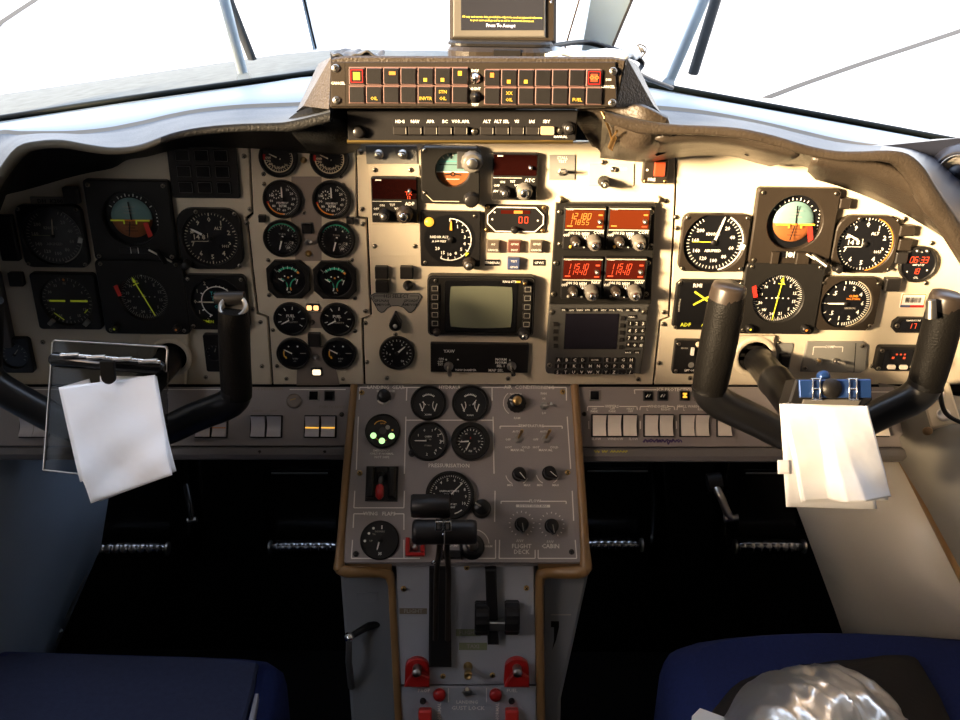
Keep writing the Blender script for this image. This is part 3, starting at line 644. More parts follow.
def smallradio(px, py, w, hp, lb, title, dm, digits):
    t = thing('radio_unit', lb, 'radio', MAIN.at(px, py, .012) @ Matrix.Translation((0, 0, -.012))); s = MAIN.sx(px, py, .012); a, b = w * s / 2, hp * s / 2
    f = MB(); f.prism(rrect(2 * a, 2 * b, .0015, 2), 0, .012, 'bezel', .001); z = .0124
    f.text(title, .66 * a, -.14 * b, .0058, z, 'white'); f.path([(-.96 * a, -.04 * b), (.3 * a, -.04 * b)], .0006, z, 'print')
    for tx, x, y in (('ON', -.55, -.22), ('TST', -.1, -.20), ('OFF', -.8, -.38), ('VOL', .12, -.36), ('ANT', -.8, -.62)): f.text(tx, x * a, y * b, .0038, z, 'white')
    f.disc(.12 * a, -.55 * b, .0008, z, 'white', 8); f.disc(.12 * a, -.85 * b, .0008, z, 'white', 8); f.build('faceplate', t)
    d = MB(); d.prism(rrect(1.92 * a, .88 * b, .001, 2, 0, .50 * b), .012, .0125, dm, .0002); d.rect(-.8 * a, .86 * b, -.55 * a, .92 * b, .0128, 'white')
    if digits: d.text(digits[0], .62 * a, .32 * b, .006, .0128, 'led_red'); d.text(digits[1], .62 * a, .14 * b, .005, .0128, 'led_red')
    d.build('display', t)
    k = MB(); k.lathe([(.0024, .0125), (.0018, .019), (0, .0195)], 'steel', 14, .66 * a, .42 * b if not digits else .30 * b + .004); k.build('select_button', t)
    knob(t, -.45 * a, -.62 * b, .012, .0068, .010, 'knob', 'steel', True); knob(t, .42 * a, -.60 * b, .012, .0098, .011, 'knob_grey' if not digits else 'knob_brown', 'chrome', True)
smallradio(394.5, 200.5, 46, 46, 'small radio with dark red window left of the standby horizon', 'ADF', 'redglass', ('TX', '12'))
smallradio(515, 177, 45, 47, 'small transponder with unlit window in sunlight right of the standby horizon', 'ATC', 'redglass', None)

# standby horizon
t = thing('standby_horizon', 'black square standby horizon with turquoise and orange ball and grey knob', 'gauge', MAIN.at(450.5, 176, .016) @ Matrix.Translation((0, 0, -.016))); s = MAIN.sx(450, 176, .016); a, b = 29.5 * s, 28.5 * s
r = 17 * s; bx, by = .0025, .0065
MB().hole_plate(octo(2 * a, 2 * b, .004), r, 0, .016, .008, 'bezel', .0015, bx, by).build('bezel', t)
q = MB(); q.M = Matrix.Translation((bx, by, 0)); q.disc(0, 0, r, .008, 'sky_ball', 36)
q.add([(r * math.cos(R(a_)), r * math.sin(R(a_)), .0083) for a_ in range(-170, -9, 10)], [list(range(17))], 'gnd_ball')
q.line(-r, -.18 * r, r, -.18 * r, .06 * r, .0086, 'white'); q.line(-r * .8, .25 * r, r * .8, .25 * r, .04 * r, .0086, 'black'); q.line(-r * .8, .45 * r, r * .8, .45 * r, .03 * r, .0086, 'teal')
for i, an in enumerate((-40, -20, 0, 20, 40)): x0, y0 = pol(.78 * r, an); x1, y1 = pol(.95 * r, an); q.line(x0, y0, x1, y1, .06 * r, .0088, 'white')
q.line(-.1 * r, .9 * r, -.1 * r, .6 * r, .1 * r, .0089, 'black'); q.line(-.5 * r, -.35 * r, -.1 * r, -.3 * r, .07 * r, .0089, 'black'); q.line(.1 * r, -.3 * r, .5 * r, -.35 * r, .07 * r, .0089, 'black'); q.arc(.08 * r, .14 * r, 0, 360, .0089, 'black', 0, -.3 * r)
q.path([(-.4 * r, -.6 * r), (.4 * r, -.6 * r)], .03 * r, .0089, 'white'); q.build('attitude_ball', t)
e = MB(); e.prism([(.25 * r + bx, .1 * r + by), (.75 * r + bx, .1 * r + by), (.75 * r + bx, r * 1.1 + by), (.25 * r + bx, r * 1.1 + by)], .0095, .017, 'darkgrey', .001); e.build('knob_bracket', t)
knob(t, 21.5 * s, 14.5 * s, .016, .0125, .010, 'knob_grey', 'steel', True, label='grey round knob'); knob(t, 21 * s, -23.5 * s, .016, .009, .010, 'knob', None, True)
g = MB(); g.path([(-a * .95, -b * .55), (-a * .60, -b * .9), (a * .3, -b * .9)], .0009, .0165, 'cream'); g.build('trim_line', t)
for x, y in ((-.88, -.62), (-.88, .88)): screw(t, x * a, y * b, .016, .0022)

# radio altimeter
sp = [('a', 0, 205, .84, .88, 'white'), ('t', 11, 0, 205, .74, .86, .03, 'white'), ('n', ['0', '1', '2', '3', '4', '5', '10', '15', '20'], 0, 225, .60, .19, 'white')]
sp[2] = ('n', ['1', '2', '3', '4', '5', '8', '10', '15', '20'], 30, 232, .62, .19, 'white')
t = thing('radio_altimeter', 'square black radio altimeter with lit orange lamp in its corner', 'gauge', MAIN.at(450.5, 239.5, .010) @ Matrix.Translation((0, 0, -.010))); s = MAIN.sx(450, 240, .01); a, b = 30 * s, 28.5 * s; r = 25 * s
MB().prism(rrect(2 * a, 2 * b, .002, 2), 0, .010, 'black', .001).build('bezel', t)
d = MB(); d.M = Matrix.Translation((-.001, 0, 0)); d.disc(0, 0, r * 1.02, .0102, 'face', 40); ops(d, sp + [('x', 'RADAR ALT', -.42, .10, .14, 'white'), ('x', 'X 100 FEET', -.42, -.08, .12, 'white')], r, .0102); d.build('dial', t)
needle(t, 2, r * .8, r * .10, .0115, 'amber', -.5)
m = MB(); x, y = pol(r * .92, 132); m.M = Matrix.Translation((x, y, 0)) @ Matrix.Rotation(R(45), 4, 'Z'); m.prism([(-.003, 0), (.003, 0), (0, .004)], .0105, .012, 'yellow'); m.build('height_bug', t)
m = MB(); m.lathe([(.0058, .010), (.0052, .012), (.003, .0135), (0, .014)], 'led_amber', 20, -.71 * a, .62 * b); m.build('warning_lamp', t)
knob(t, .62 * a, -.86 * b, .010, .0075, .010, 'knob_brown', 'steel', True)
for x, y in ((.8, .85), (-.85, -.85)): screw(t, x * a, y * b, .010, .0022)

# octagonal digital unit
t = thing('digital_indicator', 'wide octagonal display with white outline showing red 00', 'display', MAIN.at(515.5, 219.5, .008) @ Matrix.Translation((0, 0, -.008))); s = MAIN.sx(515, 219, .008); a, b = 31 * s, 14.5 * s
MB().prism(rrect(2 * a, 2 * b, .003, 3), 0, .006, 'bezel_lit', .001).build('housing', t)
d = MB(); d.prism(octo(1.86 * a, 1.8 * b, .010), .006, .008, 'black', .0006); o = octo(1.8 * a, 1.7 * b, .0095); d.path(o, .0013, .0084, 'white', True); z = .0086
d.rect(-.48 * a, .40 * b, .46 * a, .66 * b, z, 'redglass_mid'); d.rect(-.06 * a, .43 * b, .22 * a, .63 * b, z + .0001, 'led_orange'); d.seg7('00', .30 * a, -.02 * b, .0072, z, 'led_red', 0, .95); d.disc(-.68 * a, .5 * b, .0011, z, 'white', 10); d.disc(-.75 * a, 0, .0011, z, 'white', 10); d.disc(.72 * a, -.05 * b, .0011, z, 'white', 10)
d.build('display', t); knob(t, -.02 * a, -.72 * b, .0082, .0045, .006, 'knob', None)
for x, y in ((-.9, .82), (.9, -.8), (-.92, -.8), (.9, .82)): screw(t, x * a, y * b, .006, .0024, 'brass')

for x, m, tx, lb in ((493, 'button_brown', ['A/S', 'CANCEL'], 'brown push button, left one under the octagonal display'), (514.2, 'button_red', ['GPWS', 'INOP'], 'dark red push button, middle one under the octagonal display'), (536, 'button_brown', ['GPWS', 'CANCEL'], 'brown push button, right one under the octagonal display')):
    block(MAIN, x, 245, 12.5, 11.5, .009, m, label=lb, txt=tx, ts=.24)
block(MAIN, 513.5, 262, 12.5, 11.5, .009, 'button_blue', label='dark blue push button between two black name plates', txt=['TEST', 'GPWS'], ts=.24)
for x, w, tx, lb in ((492.3, 15, 'TERMINAL', 'black label plate reading TERMINAL left of the blue button'), (539, 12, 'GPWS', 'black label plate reading GPWS right of the blue button')):
    s = MAIN.sx(x, 262); tag(MB().prism(rrect(w * s, 6.5 * s, .0006, 2), 0, .0012, 'black', .0003).text(tx, 0, 0, .0042, .0016, 'white').build('label_plate', None, MAIN.at(x, 262.5, .0035)), lb, 'label')

stud(MAIN, 408, 285, 5, 'small round black knob beside the black square caps', 'knob', .0035, .012)
# HSI SELECT plaque
pts = [(370, 294.5), (374.5, 291.8), (419.5, 291.8), (422.8, 295.5), (415, 309), (411.5, 311.8), (408.5, 311.5), (403.5, 306.5), (398.5, 305), (392.5, 305), (388, 307), (384.5, 311), (381.3, 311.8), (378, 309.5)]
b = MB().prism(MAIN.pts(pts), .0035, .0045, 'plaque', .0002); b.path(inset(ccw(MAIN.pts(pts)), .0008), .0007, .0048, 'black', True)
def mt(bb, tx, x, y, size, m, z=.0048, pl=MAIN, rot=0): q = pl.hit(x, y); bb.text(tx, q.x, q.y, size, z, m, rot); return bb
mt(b, 'HSI SELECT', 396.5, 295, .0062, 'black')
for tx, x, y in (('GPS/NAV', 382, 299.5), ('RMI/VOR', 382.5, 303.5), ('GPS/ADF', 411, 299.5), ('RMI/VOR', 410.5, 303.5)): mt(b, tx, x, y, .0046, 'black')
for p0, p1 in (((374, 294.6), (384, 294.6)), ((374, 294.6), (374.5, 298)), ((410, 294.6), (419, 294.6)), ((419, 294.6), (418.5, 298)), ((388, 300), (391, 304.8)), ((405, 300), (402, 304.8))):
    u, v = MAIN.hit(*p0), MAIN.hit(*p1); b.line(u.x, u.y, v.x, v.y, .0008, .0048, 'black')
tag(b.build('select_plaque', None, MAIN.mat()), 'grey wing shaped plaque reading HSI SELECT', 'plaque')
t = thing('rotary_selector', 'black teardrop rotary knob below the grey select plaque', 'knob', MAIN.at(396, 322, .0035)); b = MB(); s = MAIN.sx(396, 322)
pp = [(6.2 * s * math.cos(R(a_)), 6.2 * s * math.sin(R(a_))) for a_ in range(-220, 41, 20)] + [(.8 * s, 12 * s), (-.8 * s, 12 * s)]
b.prism(pp, 0, .014, 'knob', .002); b.build('grip', t); MB().lathe([(.0028, .014), (.0022, .0165), (0, .017)], 'steel', 16).build('cap_screw', t)
screw(t, -.001, -.0165, 0, .003, 'screw')
sp = [('n', ['0', '2', '4', '6', '8', '10'], -150, 150, .66, .22, 'white'), ('t', 21, -150, 150, .82, .94, .04, 'white'), ('d', -.25, .3, .05, 'white'), ('d', -.45, -.1, .05, 'white')]
instrument(MAIN, 'small_gauge', 'small round gauge with slanting needle at the bottom left of the centre panel', 396.8, 354, 35.5, spec=sp, needles=[(48, .75, .11, 'white', 0)])

# radar display
t = thing('radar_display', 'multifunction radar display with blank grey green screen', 'display', MAIN.at(481, 307, .016) @ Matrix.Translation((0, 0, -.016))); s = MAIN.sx(481, 307, .016); a, b = 53.5 * s, 32 * s
f = MB(); f.prism(rrect(2 * a, 2 * b, .006, 4), 0, .016, 'bezel', .002); o = rrect(1.95 * a, 1.92 * b, .005, 4); f.path(o, .0007, .0163, 'steel', True); f.build('housing', t)
f = MB(); f.prism(rrect(1.36 * a, 1.74 * b, .004, 3, .0, .0), .016, .0168, 'black_gloss', .0004); f.text('RNG STB', .52 * a, .85 * b, .0042, .0173, 'white'); f.rect(.62 * a, .82 * b, .72 * a, .88 * b, .0171, 'led_amber'); f.build('inner_bezel', t)
scr = MB(); N = 12; vs = []; fs = []
for j in range(N + 1):
    for i in range(N + 1):
        x, y = (i / N * 2 - 1), (j / N * 2 - 1); kx = 1 - .035 * y * y * 1.0; ky = 1 - .05 * x * x
        vs.append((.585 * a * x * kx, .01 * b + .70 * b * y * ky, .0172 + .002 * (2 - x * x - y * y) / 2))
for j in range(N):
    for i in range(N): k = j * (N + 1) + i; fs.append([k, k + 1, k + N + 2, k + N + 1])
scr.add(vs, fs, 'lcd_off', True); scr.build('screen', t)
for sg in (-1, 1):
    for k in range(5):
        x, y = sg * .86 * a, (.62 - .29 * k) * b
        m = MB(); m.prism(rrect(.0105, .0095, .001, 2, x, y), .016, .0185, 'button', .0006); m.path([(x - .0035, y - .003), (x + .0035, y - .003), (x + .0035, y + .003), (x - .0035, y + .003)], .0006, .0188, 'dimwhite', True); m.build('bezel_key', t)
knob(t, -.83 * a, -.85 * b, .016, .0045, .007, 'knob_brown', None); knob(t, .82 * a, -.84 * b, .016, .0075, .012, 'knob', 'chrome'); knob(t, .80 * a, .84 * b, .016, .004, .006, 'knob', 'brass'); screw(t, -.85 * a, .85 * b, .016, .0022)
# lower black unit
t = thing('yaw_damper_unit', 'flat black control unit with two toggles below the radar display', 'control panel', MAIN.at(479.5, 358.5, .010) @ Matrix.Translation((0, 0, -.010))); s = MAIN.sx(480, 358, .01); a, b = 49 * s, 15.7 * s
f = MB(); f.prism(rrect(2 * a, 2 * b, .001, 2), 0, .010, 'black', .001); z = .0104
for tx, x, y, sz in (('YAW', -.62, .48, .006), ('ON', -.78, -.05, .004), ('OFF', -.80, -.25, .004), ('TST', -.80, -.45, .004), ('YAW DAMPER', -.28, -.82, .0042), ('NORM', .44, -.05, .0048), ('NORM', .44, -.27, .0048), ('SEL 1', .44, -.5, .0048), ('MAP SEL', .34, -.82, .0052)): f.text(tx, x * a, y * b, sz, z, 'white')
f.disc(-.68 * a, -.1 * b, .0012, z, 'white', 10); f.disc(-.44 * a, -.08 * b, .001, z, 'white', 10); f.add([(.6 * a, -.15 * b, z), (.64 * a, -.15 * b, z), (.62 * a, .02 * b, z)], [[0, 1, 2]], 'white'); f.build('faceplate', t)
for x, y, m in ((-.63, -.55, 'steel'), (.66, -.50, 'chrome')):
    k = MB(); k.lathe([(.006, .010), (.006, .012), (.0045, .0125), (.0045, .014)], 'steel', 12, x * a, y * b, smooth=False); k.tube([(x * a, y * b, .013), (x * a + .002, y * b - .005, .026)], [.002, .003], m, 10); k.build('toggle', t)

# top right small units
t = mount([(549, 154), (575, 154), (574.5, 179), (548.5, 179)], 'grey square plate with one toggle at the top of the centre panel', extra=lambda b: (mt(b, 'STALL', 562, 157, .0045, 'print', .0053), mt(b, 'TEST', 562, 160.5, .0045, 'print', .0053))); 
def tog(t, px, py, d, L, m='steel', z=.005):
    q = MAIN.hit(px, py); k = MB(); k.lathe([(.0045, z), (.0045, z + .002), (.003, z + .0025), (.003, z + .004)], 'steel', 6, q.x, q.y, smooth=False); v = Vector(d).normalized() * L; k.tube([(q.x, q.y, z), (q.x + v.x * .7, q.y + v.y * .7, z + v.z * .7), (q.x + v.x, q.y + v.y, z + v.z)], [.0016, .0022, .0016], m, 10); k.build('toggle', t)
tog(t, 561, 171, (.25, .25, 1), .018)
t = mount([(588.5, 163), (633.5, 163), (633, 185), (587.5, 185)], 'wider grey plate with dark toggle knob in the sunlit top of the centre panel', [(602.5, 161.5)], 'beige2', extra=lambda b: mt(b, 'AUDIO', 620, 168, .005, 'white', .0053))
q = MAIN.hit(602.5, 180); knob(t, q.x, q.y, .005, .0062, .018, 'knob', 'steel', True); q = MAIN.hit(612, 168); MB().lathe([(.003, .005), (.003, .009), (0, .01)], 'chrome', 14, q.x, q.y).build('stud', t)
t = thing('guarded_switch', 'small dark unit with lit orange red window high on the sunlit panel', 'switch', MAIN.at(654, 170, .0035)); s = MAIN.sx(654, 170); MB().prism(rrect(24 * s, 23 * s, .001, 2), 0, .010, 'bezel_lit', .001).text('FIRE', -.004, -.009, .005, .0104, 'white').disc(-.010, .002, .0014, .0104, 'white', 10).build('housing', t)
MB().prism(rrect(11 * s, 14 * s, .001, 2, 3.5 * s, 3 * s), .010, .014, 'orange_lens', .001).build('lens', t)
for x in (-.011, .012): screw(t, x, -.011, .010, .0022, 'brass')

# ------------------------------------------------------------------ radio stack
t = thing('navigation_radio_rack', 'brown edged rack plate holding the amber and red radio displays', 'radio rack', MAIN.mat()); 
MB().prism(MAIN.pts([(556, 202.5), (655, 202.5), (650.5, 303), (549.5, 303)], .008), .0035, .012, 'bezel', .001).build('rack_plate', t)
for x, y in ((560, 212), (560, 244), (651, 212), (651, 246), (556, 263), (553.5, 294), (648, 263), (646, 294)): q = MAIN.hit(x, y, .012); screw(t, q.x, q.y, .012, .0032, 'screw')
for x, y, lb in ((559, 199, 'round white headed stud at the upper left of the radio rack'), (657, 199, 'round white headed stud at the upper right of the radio rack')): stud(MAIN, x, y, 3.6, lb, 'cream', .0035, .008, 'panel_stud')
def navcom(px, py, w, hp, lb, glass, dig, title, dm):
    hh = .020; t = thing('radio_unit', lb, 'radio', MAIN.at(px, py, hh) @ Matrix.Translation((0, 0, -hh + .012))); s = MAIN.sx(px, py, hh); a, b = w * s / 2, hp * s / 2; h = .008
    f = MB(); f.prism(rrect(2 * a, 2 * b, .002, 2), 0, h, 'black', .001); z = h + .0004
    f.text(title, .68 * a, -.16 * b, .0052, z, 'white'); f.line(-.94 * a, -.05 * b, .94 * a, -.05 * b, .0012, z, 'cream'); f.line(-.94 * a, .93 * b, .94 * a, .93 * b, .0012, z, 'cream')
    for tx, x, y in (('OFF', -.84, -.30), ('ON', -.62, -.20), ('SQ', -.30, -.20), ('TST', .06, -.34), ('MEM', .06, -.22)): f.text(tx, x * a, y * b, .0045, z, 'white')
    f.disc(.03 * a, -.85 * b, .0012, z, 'white', 10); f.disc(.06 * a, -.44 * b, .0012, z, 'white', 10); f.text('TUNE', -.72 * a, .88 * b, .003, z, 'white'); f.build('faceplate', t)
    d = MB(); d.prism(rrect(1.82 * a, .86 * b, .001, 2, -.02 * a, .44 * b), h, h + .0006, glass, .0002); z = h + .0009
    if dig[0]:
        d.seg7(dig[0], -.22 * a, .60 * b, .0066, z, dm[0], .18, .80); d.seg7(dig[1], -.26 * a, .32 * b, .0056, z, dm[1], .18, .90)
    d.line(-.85 * a, .14 * b, -.58 * a, .14 * b, .0016, z, dm[0]); d.line(.58 * a, .12 * b, .82 * a, .12 * b, .0016, z, dm[1]); d.line(.62 * a, .66 * b, .82 * a, .66 * b, .002, z, dm[0]); d.build('display', t)
    MB().lathe([(.003, h), (.0024, h + .006), (0, h + .0066)], 'steel', 14, .70 * a, .36 * b).build('select_button', t)
    knob(t, -.42 * a, -.56 * b, h, .0058, .013, 'knob_brown', 'chrome', True); knob(t, .46 * a, -.58 * b, h, .0088, .016, 'knob_grey', 'chrome', True)
    k = MB(); k.lathe([(.0018, h), (.0018, h + .001), (0, h + .001)], 'amber' if glass != 'redglass_mid' else 'dimwhite', 10, -.62 * a, -.84 * b); k.build('lamp', t)
navcom(584.5, 229, 42, 44, 'upper left communication radio, amber window showing digits', 'redglass_lit', ('12180', '11855'), 'COM', ('led_orange', 'led_orange'))
navcom(629, 229, 43, 44, 'upper right communication radio, plain glowing orange window', 'redglass_lit', (None, None), 'COM', ('led_orange', 'led_red'))
navcom(582, 279, 41, 44, 'lower left navigation radio showing red digits', 'redglass_mid', ('11510', '11440'), 'NAV', ('led_red', 'led_red'))
navcom(625, 279, 42, 44, 'lower right navigation radio showing red digits', 'redglass_mid', ('11510', '11440'), 'NAV', ('led_red', 'led_red'))

# flight management unit
hh = .016; t = thing('flight_management_unit', 'grey flight computer with dark screen and full letter keypad', 'keypad unit', MAIN.at(597, 340, hh) @ Matrix.Translation((0, 0, -hh))); s = MAIN.sx(597, 340, hh)
def L(x, y): q = MAIN.hit(x, y, hh); o = MAIN.hit(597, 340, hh); return (q.x - o.x, q.y - o.y)
MB().prism([L(*p) for p in ((550, 305), (649, 305), (645, 340), (641, 374), (548, 374), (546, 372), (547.5, 340))], 0, hh, 'keypad', .0015).build('housing', t)
c = [L(*p) for p in ((565.5, 313.5), (619, 313.5), (616.5, 349), (563.5, 349))]; MB().prism(c, hh, hh + .0008, 'screen_dark', .0002).build('screen', t)
def key(x, y, w, h_, tx, m='button', sz=.0042, tm='white'):
    q = L(x, y); mb = MB(); mb.prism(rrect(w * s, h_ * s, .0006, 2, q[0], q[1]), hh, hh + .0022, m, .0005)
    if tx: mb.text(tx, q[0], q[1], sz, hh + .0025, tm)
    mb.build('key', t)
for i, tx in enumerate(('FPL', 'NAV', 'VNAV', 'DTK', 'LIST', 'ADV', 'MSG', 'FREQ', 'SEL', 'PREV')): key(563.5 + 8 * i, 309.5, 6.4, 3.2, tx, sz=.0030)
for i in range(5): key(622.5 - i * .45, 318 + 7.2 * i, 4.6, 4.4, '', 'button'); key(555.5, 325 + 7.2 * i - 1, 4.6, 4.2, '', 'button') if i < 4 else None
for j, row in enumerate(('123', '456', '789', '*0#')):
    for i, ch_ in enumerate(row): key(630 + 6.4 * i - j * .7, 323 + 7.2 * j, 5.4, 5.4, ch_, sz=.0058)
key(631.5, 316.5, 8, 3.6, 'MENU', sz=.0028); key(627.8, 351.8, 7, 3.6, 'BACK', sz=.0028); key(636.5, 351.8, 6, 3.6, 'ON', sz=.0028)
for j, row in enumerate(('ABCD_EFGH', 'IJKLMNOPQR', 'STUVWXYZ./')):
    n = len(row)
    for i, ch_ in enumerate(row):
        x = 558.5 + (8.05 * i if n == 10 else (8.05 * i if i < 4 else (8.05 * 4.5 if i == 4 else 8.05 * (i + 1)))) - .6 * j
        key(x, 359.3 + 6.1 * j, 6.6 if ch_ != '_' else 13, 5, 'ENTER' if ch_ == '_' else ch_, sz=.0058 if ch_ != '_' else .003)
for x, y in ((552, 312), (549.5, 365), (644, 312)): q = L(x, y); screw(t, q[0], q[1], hh, .0032)

# ------------------------------------------------------------------ right side small items
for x, y, w, h_, m, lb in ((842.5, 202, 11, 10, 'bezel_lit', 'small dark block at the upper right of the right attitude indicator'), (904, 229, 15, 10, 'bezel_lit', 'topmost of the three small blocks beside the right altimeter'), (902, 243, 13, 11, 'bezel_lit', 'middle of the three small blocks beside the right altimeter'), (898.5, 256, 12, 11, 'button', 'lowest of the three small blocks beside the right altimeter'), (890, 283, 15, 12.5, 'button', 'black square light below the right altimeter')):
    block(MAIN, x, y, w, h_, .010, m, 'annunciator_light', lb, 'light')
t, r, h, s = instrument(MAIN, 'digital_clock', 'round digital clock showing red 06:33 over 18', 919, 265, 37.5, spec=[('s', '06:33', 0.02, .30, .36, 'led_red'), ('s', '18', -.05, -.42, .34, 'led_red'), ('x', 'GMT LT ET', 0, -.03, .15, 'white'), ('x', 'CTL', 0, -.84, .16, 'white'), ('x', 'SEL', 0, .80, .14, 'white'), ('d', -.6, -.45, .05, 'white'), ('d', .6, -.35, .05, 'white')], depth=.3)
for x in (-.3, .3): k = MB(); k.lathe([(.002, .005), (.002, .008), (0, .0085)], 'steel', 12, x * r, .88 * r); k.build('push_button', t)
s = MAIN.sx(913, 300); b = MB().prism(rrect(25 * s, 15 * s, .0005, 1), 0, .0006, 'sticker'); b.rect(-12 * s, -7 * s, -2 * s, -4.5 * s, .0009, 'button_blue'); b.rect(-2 * s, -7 * s, 12 * s, -4.5 * s, .0009, 'red'); b.path([(-11.5 * s, -6.8 * s), (11.5 * s, -6.8 * s), (11.5 * s, 6.8 * s), (-11.5 * s, 6.8 * s)], .0012, .0008, 'orange', True)
for i in range(16): b.rect((-8 + i * 1.0) * s, -2 * s, (-8 + i * 1.0 + random.choice((.3, .5, .7))) * s, 3.5 * s, .0009, 'black')
tag(b.build('barcode_sticker', None, MAIN.at(913, 300.5, .003)), 'small white barcode sticker with orange edge below the digital clock', 'sticker')
t = thing('digital_indicator', 'small black display showing red 17 beside the right yoke grip', 'display', MAIN.at(909.5, 324, .003)); s = MAIN.sx(909, 324); b = MB(); b.prism(octo(37 * s, 16 * s, .006), 0, .006, 'bezel', .001); b.build('housing', t)
b = MB(); b.prism(octo(24 * s, 12 * s, .003), .006, .0066, 'black_gloss', .0002); b.seg7('17', 1 * s, 0, .0066, .0070, 'led_red', .1, .85); b.text('TEMPERATURE', 0, 5.7 * s, .0028, .0070, 'print'); b.build('display', t)
for x in (-14.5, 14.5): screw(t, x * s, 0, .006, .003)
t = thing('audio_control_unit', 'black unit with rows of tiny red lights and white buttons', 'control panel', MAIN.at(902, 356.5, .003)); s = MAIN.sx(902, 356); MB().prism(rrect(56 * s, 26 * s, .004, 3), 0, .010, 'bezel', .0015).build('housing', t)
b = MB(); b.prism(rrect(46 * s, 21 * s, .003, 3, 1 * s), .010, .0105, 'black_gloss', .0003)
for i, x in enumerate((-10, -6, -2, 8, 12, 16)): b.rect((x - .9) * s, 5 * s, (x + .9) * s, 6.6 * s, .0108, 'led_red')
for x in (-13, -2): b.rect((x - 1.2) * s, 1 * s, (x + 1.2) * s, 3.2 * s, .0108, 'led_red')
b.build('display', t)
for x in (-13, -1, 10): MB().prism(rrect(8 * s, 4.5 * s, .002, 3, x * s, -7.5 * s), .0105, .0135, 'rocker', .0008).build('push_button', t)
k = MB(); k.lathe([(.0088, .010), (.0088, .022), (.0078, .026), (0, .0265)], 'chrome', 24, 18 * s, 1 * s); k.build('knob', t)
for x, y in ((-25, 9.5), (-25, -9.5)): screw(t, x * s, y * s, .010, .0026)
# grey toggle plate
t = thing('toggle_unit', 'grey plate with white bracket line and two toggles left of the red light unit', 'control panel', MAIN.mat()); b = MB().prism(MAIN.pts([(806, 340), (862, 340), (866, 344), (864, 368), (859, 371), (799, 370), (800, 364)]), .003, .006, 'plaque', .0008)
for p0, p1 in (((812, 345), (823, 345)), ((833, 345), (841, 345)), ((812, 345), (811, 353)), ((841, 345), (840.5, 350)), ((854, 341), (852, 370))): u, v = MAIN.hit(*p0), MAIN.hit(*p1); b.line(u.x, u.y, v.x, v.y, .0009, .0063, 'print' if p0[0] != 854 else 'gap')
mt(b, 'COMP', 828, 345, .0048, 'print', .0063); b.build('plate', t); tog(t, 817, 359, (-.3, .4, 1), .014, 'brass', .006); tog(t, 834, 359, (.6, .1, 1), .014, 'steel', .006)
for x, y in ((861, 344), (803, 366)): q = MAIN.hit(x, y); screw(t, q.x, q.y, .006, .0034)
# small lower-left unit on right panel
t = thing('trim_indicator', 'small square black unit with white bar and dot left of the right yoke grip', 'gauge', MAIN.at(689, 355, .003)); s = MAIN.sx(689, 355); b = MB(); b.prism(rrect(33 * s, 36 * s, .003, 3), 0, .008, 'black', .001); b.build('housing', t)
b = MB(); b.prism(rrect(3.4 * s, 8 * s, .0005, 1, 1 * s, 7 * s), .008, .011, 'white', .0004); b.build('pointer', t); b = MB(); b.disc(1.5 * s, -8 * s, 3 * s, .0083, 'plaque', 20); b.text('LIFT OFF', 1 * s, -14 * s, .0036, .0084, 'white'); b.text('NORM', -7 * s, 10 * s, .003, .0084, 'dimwhite'); b.build('marking', t)
for x, y in ((-13, 14.5), (-13, -14.5), (13, -14.5)): screw(t, x * s, y * s, .008, .0024)
MB_ = MB().lathe([(.0032, 0), (.0032, .004), (0, .0055)], 'cream', 14); tag(MB_.build('indicator_stud', None, MAIN.at(698, 344, .011)), 'small white stud at the top right of the square unit with white bar', 'knob')
# black small box right of the column plate
block(MAIN, 782.5, 356, 17, 26, .002, 'plaque', 'mounting_plate', 'small grey plate carrying a dark square switch beside the column socket', 'switch', txt=None)
block(MAIN, 783, 359, 9, 11, .010, 'black', 'push_button', 'dark square switch on the small grey plate beside the column socket', 'switch', base=.005)
# ================================================================== switch panels left / right
def subpanel(name, label, poly, lip, lines, texts):
    t = thing(name, label, 'switch panel', SUB.mat()); b = MB().prism(SUB.pts(poly), -.012, .002, 'console', .0008)
    for p0, p1 in lines: u, v = SUB.hit(*p0), SUB.hit(*p1); b.line(u.x, u.y, v.x, v.y, .0012, .0024, 'print')
    for tx, x, y, sz, m in texts: mt(b, tx, x, y, sz, m, .0025, SUB)
    b.build('panel_face', t)
    # rounded lower lip
    l = MB(); (x0, y0), (x1, y1), drop = lip; u, v = SUB.hit(x0, y0), SUB.hit(x1, y1); pr = [(0, .003), (-.002, .006), (-.010, .0065), (-.0165, .003), (-.018, -.006), (-.018, -.02), (0, -.02)]
    vs = []; n = len(pr)
    for q in (u, v): vs += [(q.x, q.y + a * drop, z) for a, z in pr]
    l.add(vs, [[i, (i + 1) % n, (i + 1) % n + n, i + n] for i in range(n)] + [list(range(n))[::-1], list(range(n, 2 * n))], 'console_edge', False); l.build('lower_lip', t)
    return t
tl = subpanel('rocker_switch_unit', 'brown grey left switch panel under the shaded flight panel', [(-90, 387), (351, 387), (348, 446), (-90, 446)], ((-90, 447), (348, 447), .9),
    [((0, 389.5), (250, 389.5)), ((290, 389.5), (346, 389.5))], [('ICE DETECTION', 269, 389, .005, 'strip'), ('LIGHTS', 258, 411, .004, 'strip'), ('DAY', 274, 411, .004, 'strip'), ('PUSH TO RESET', 332, 407, .0045, 'strip'), ('PITOT HEAT', 205, 441, .004, 'strip')])
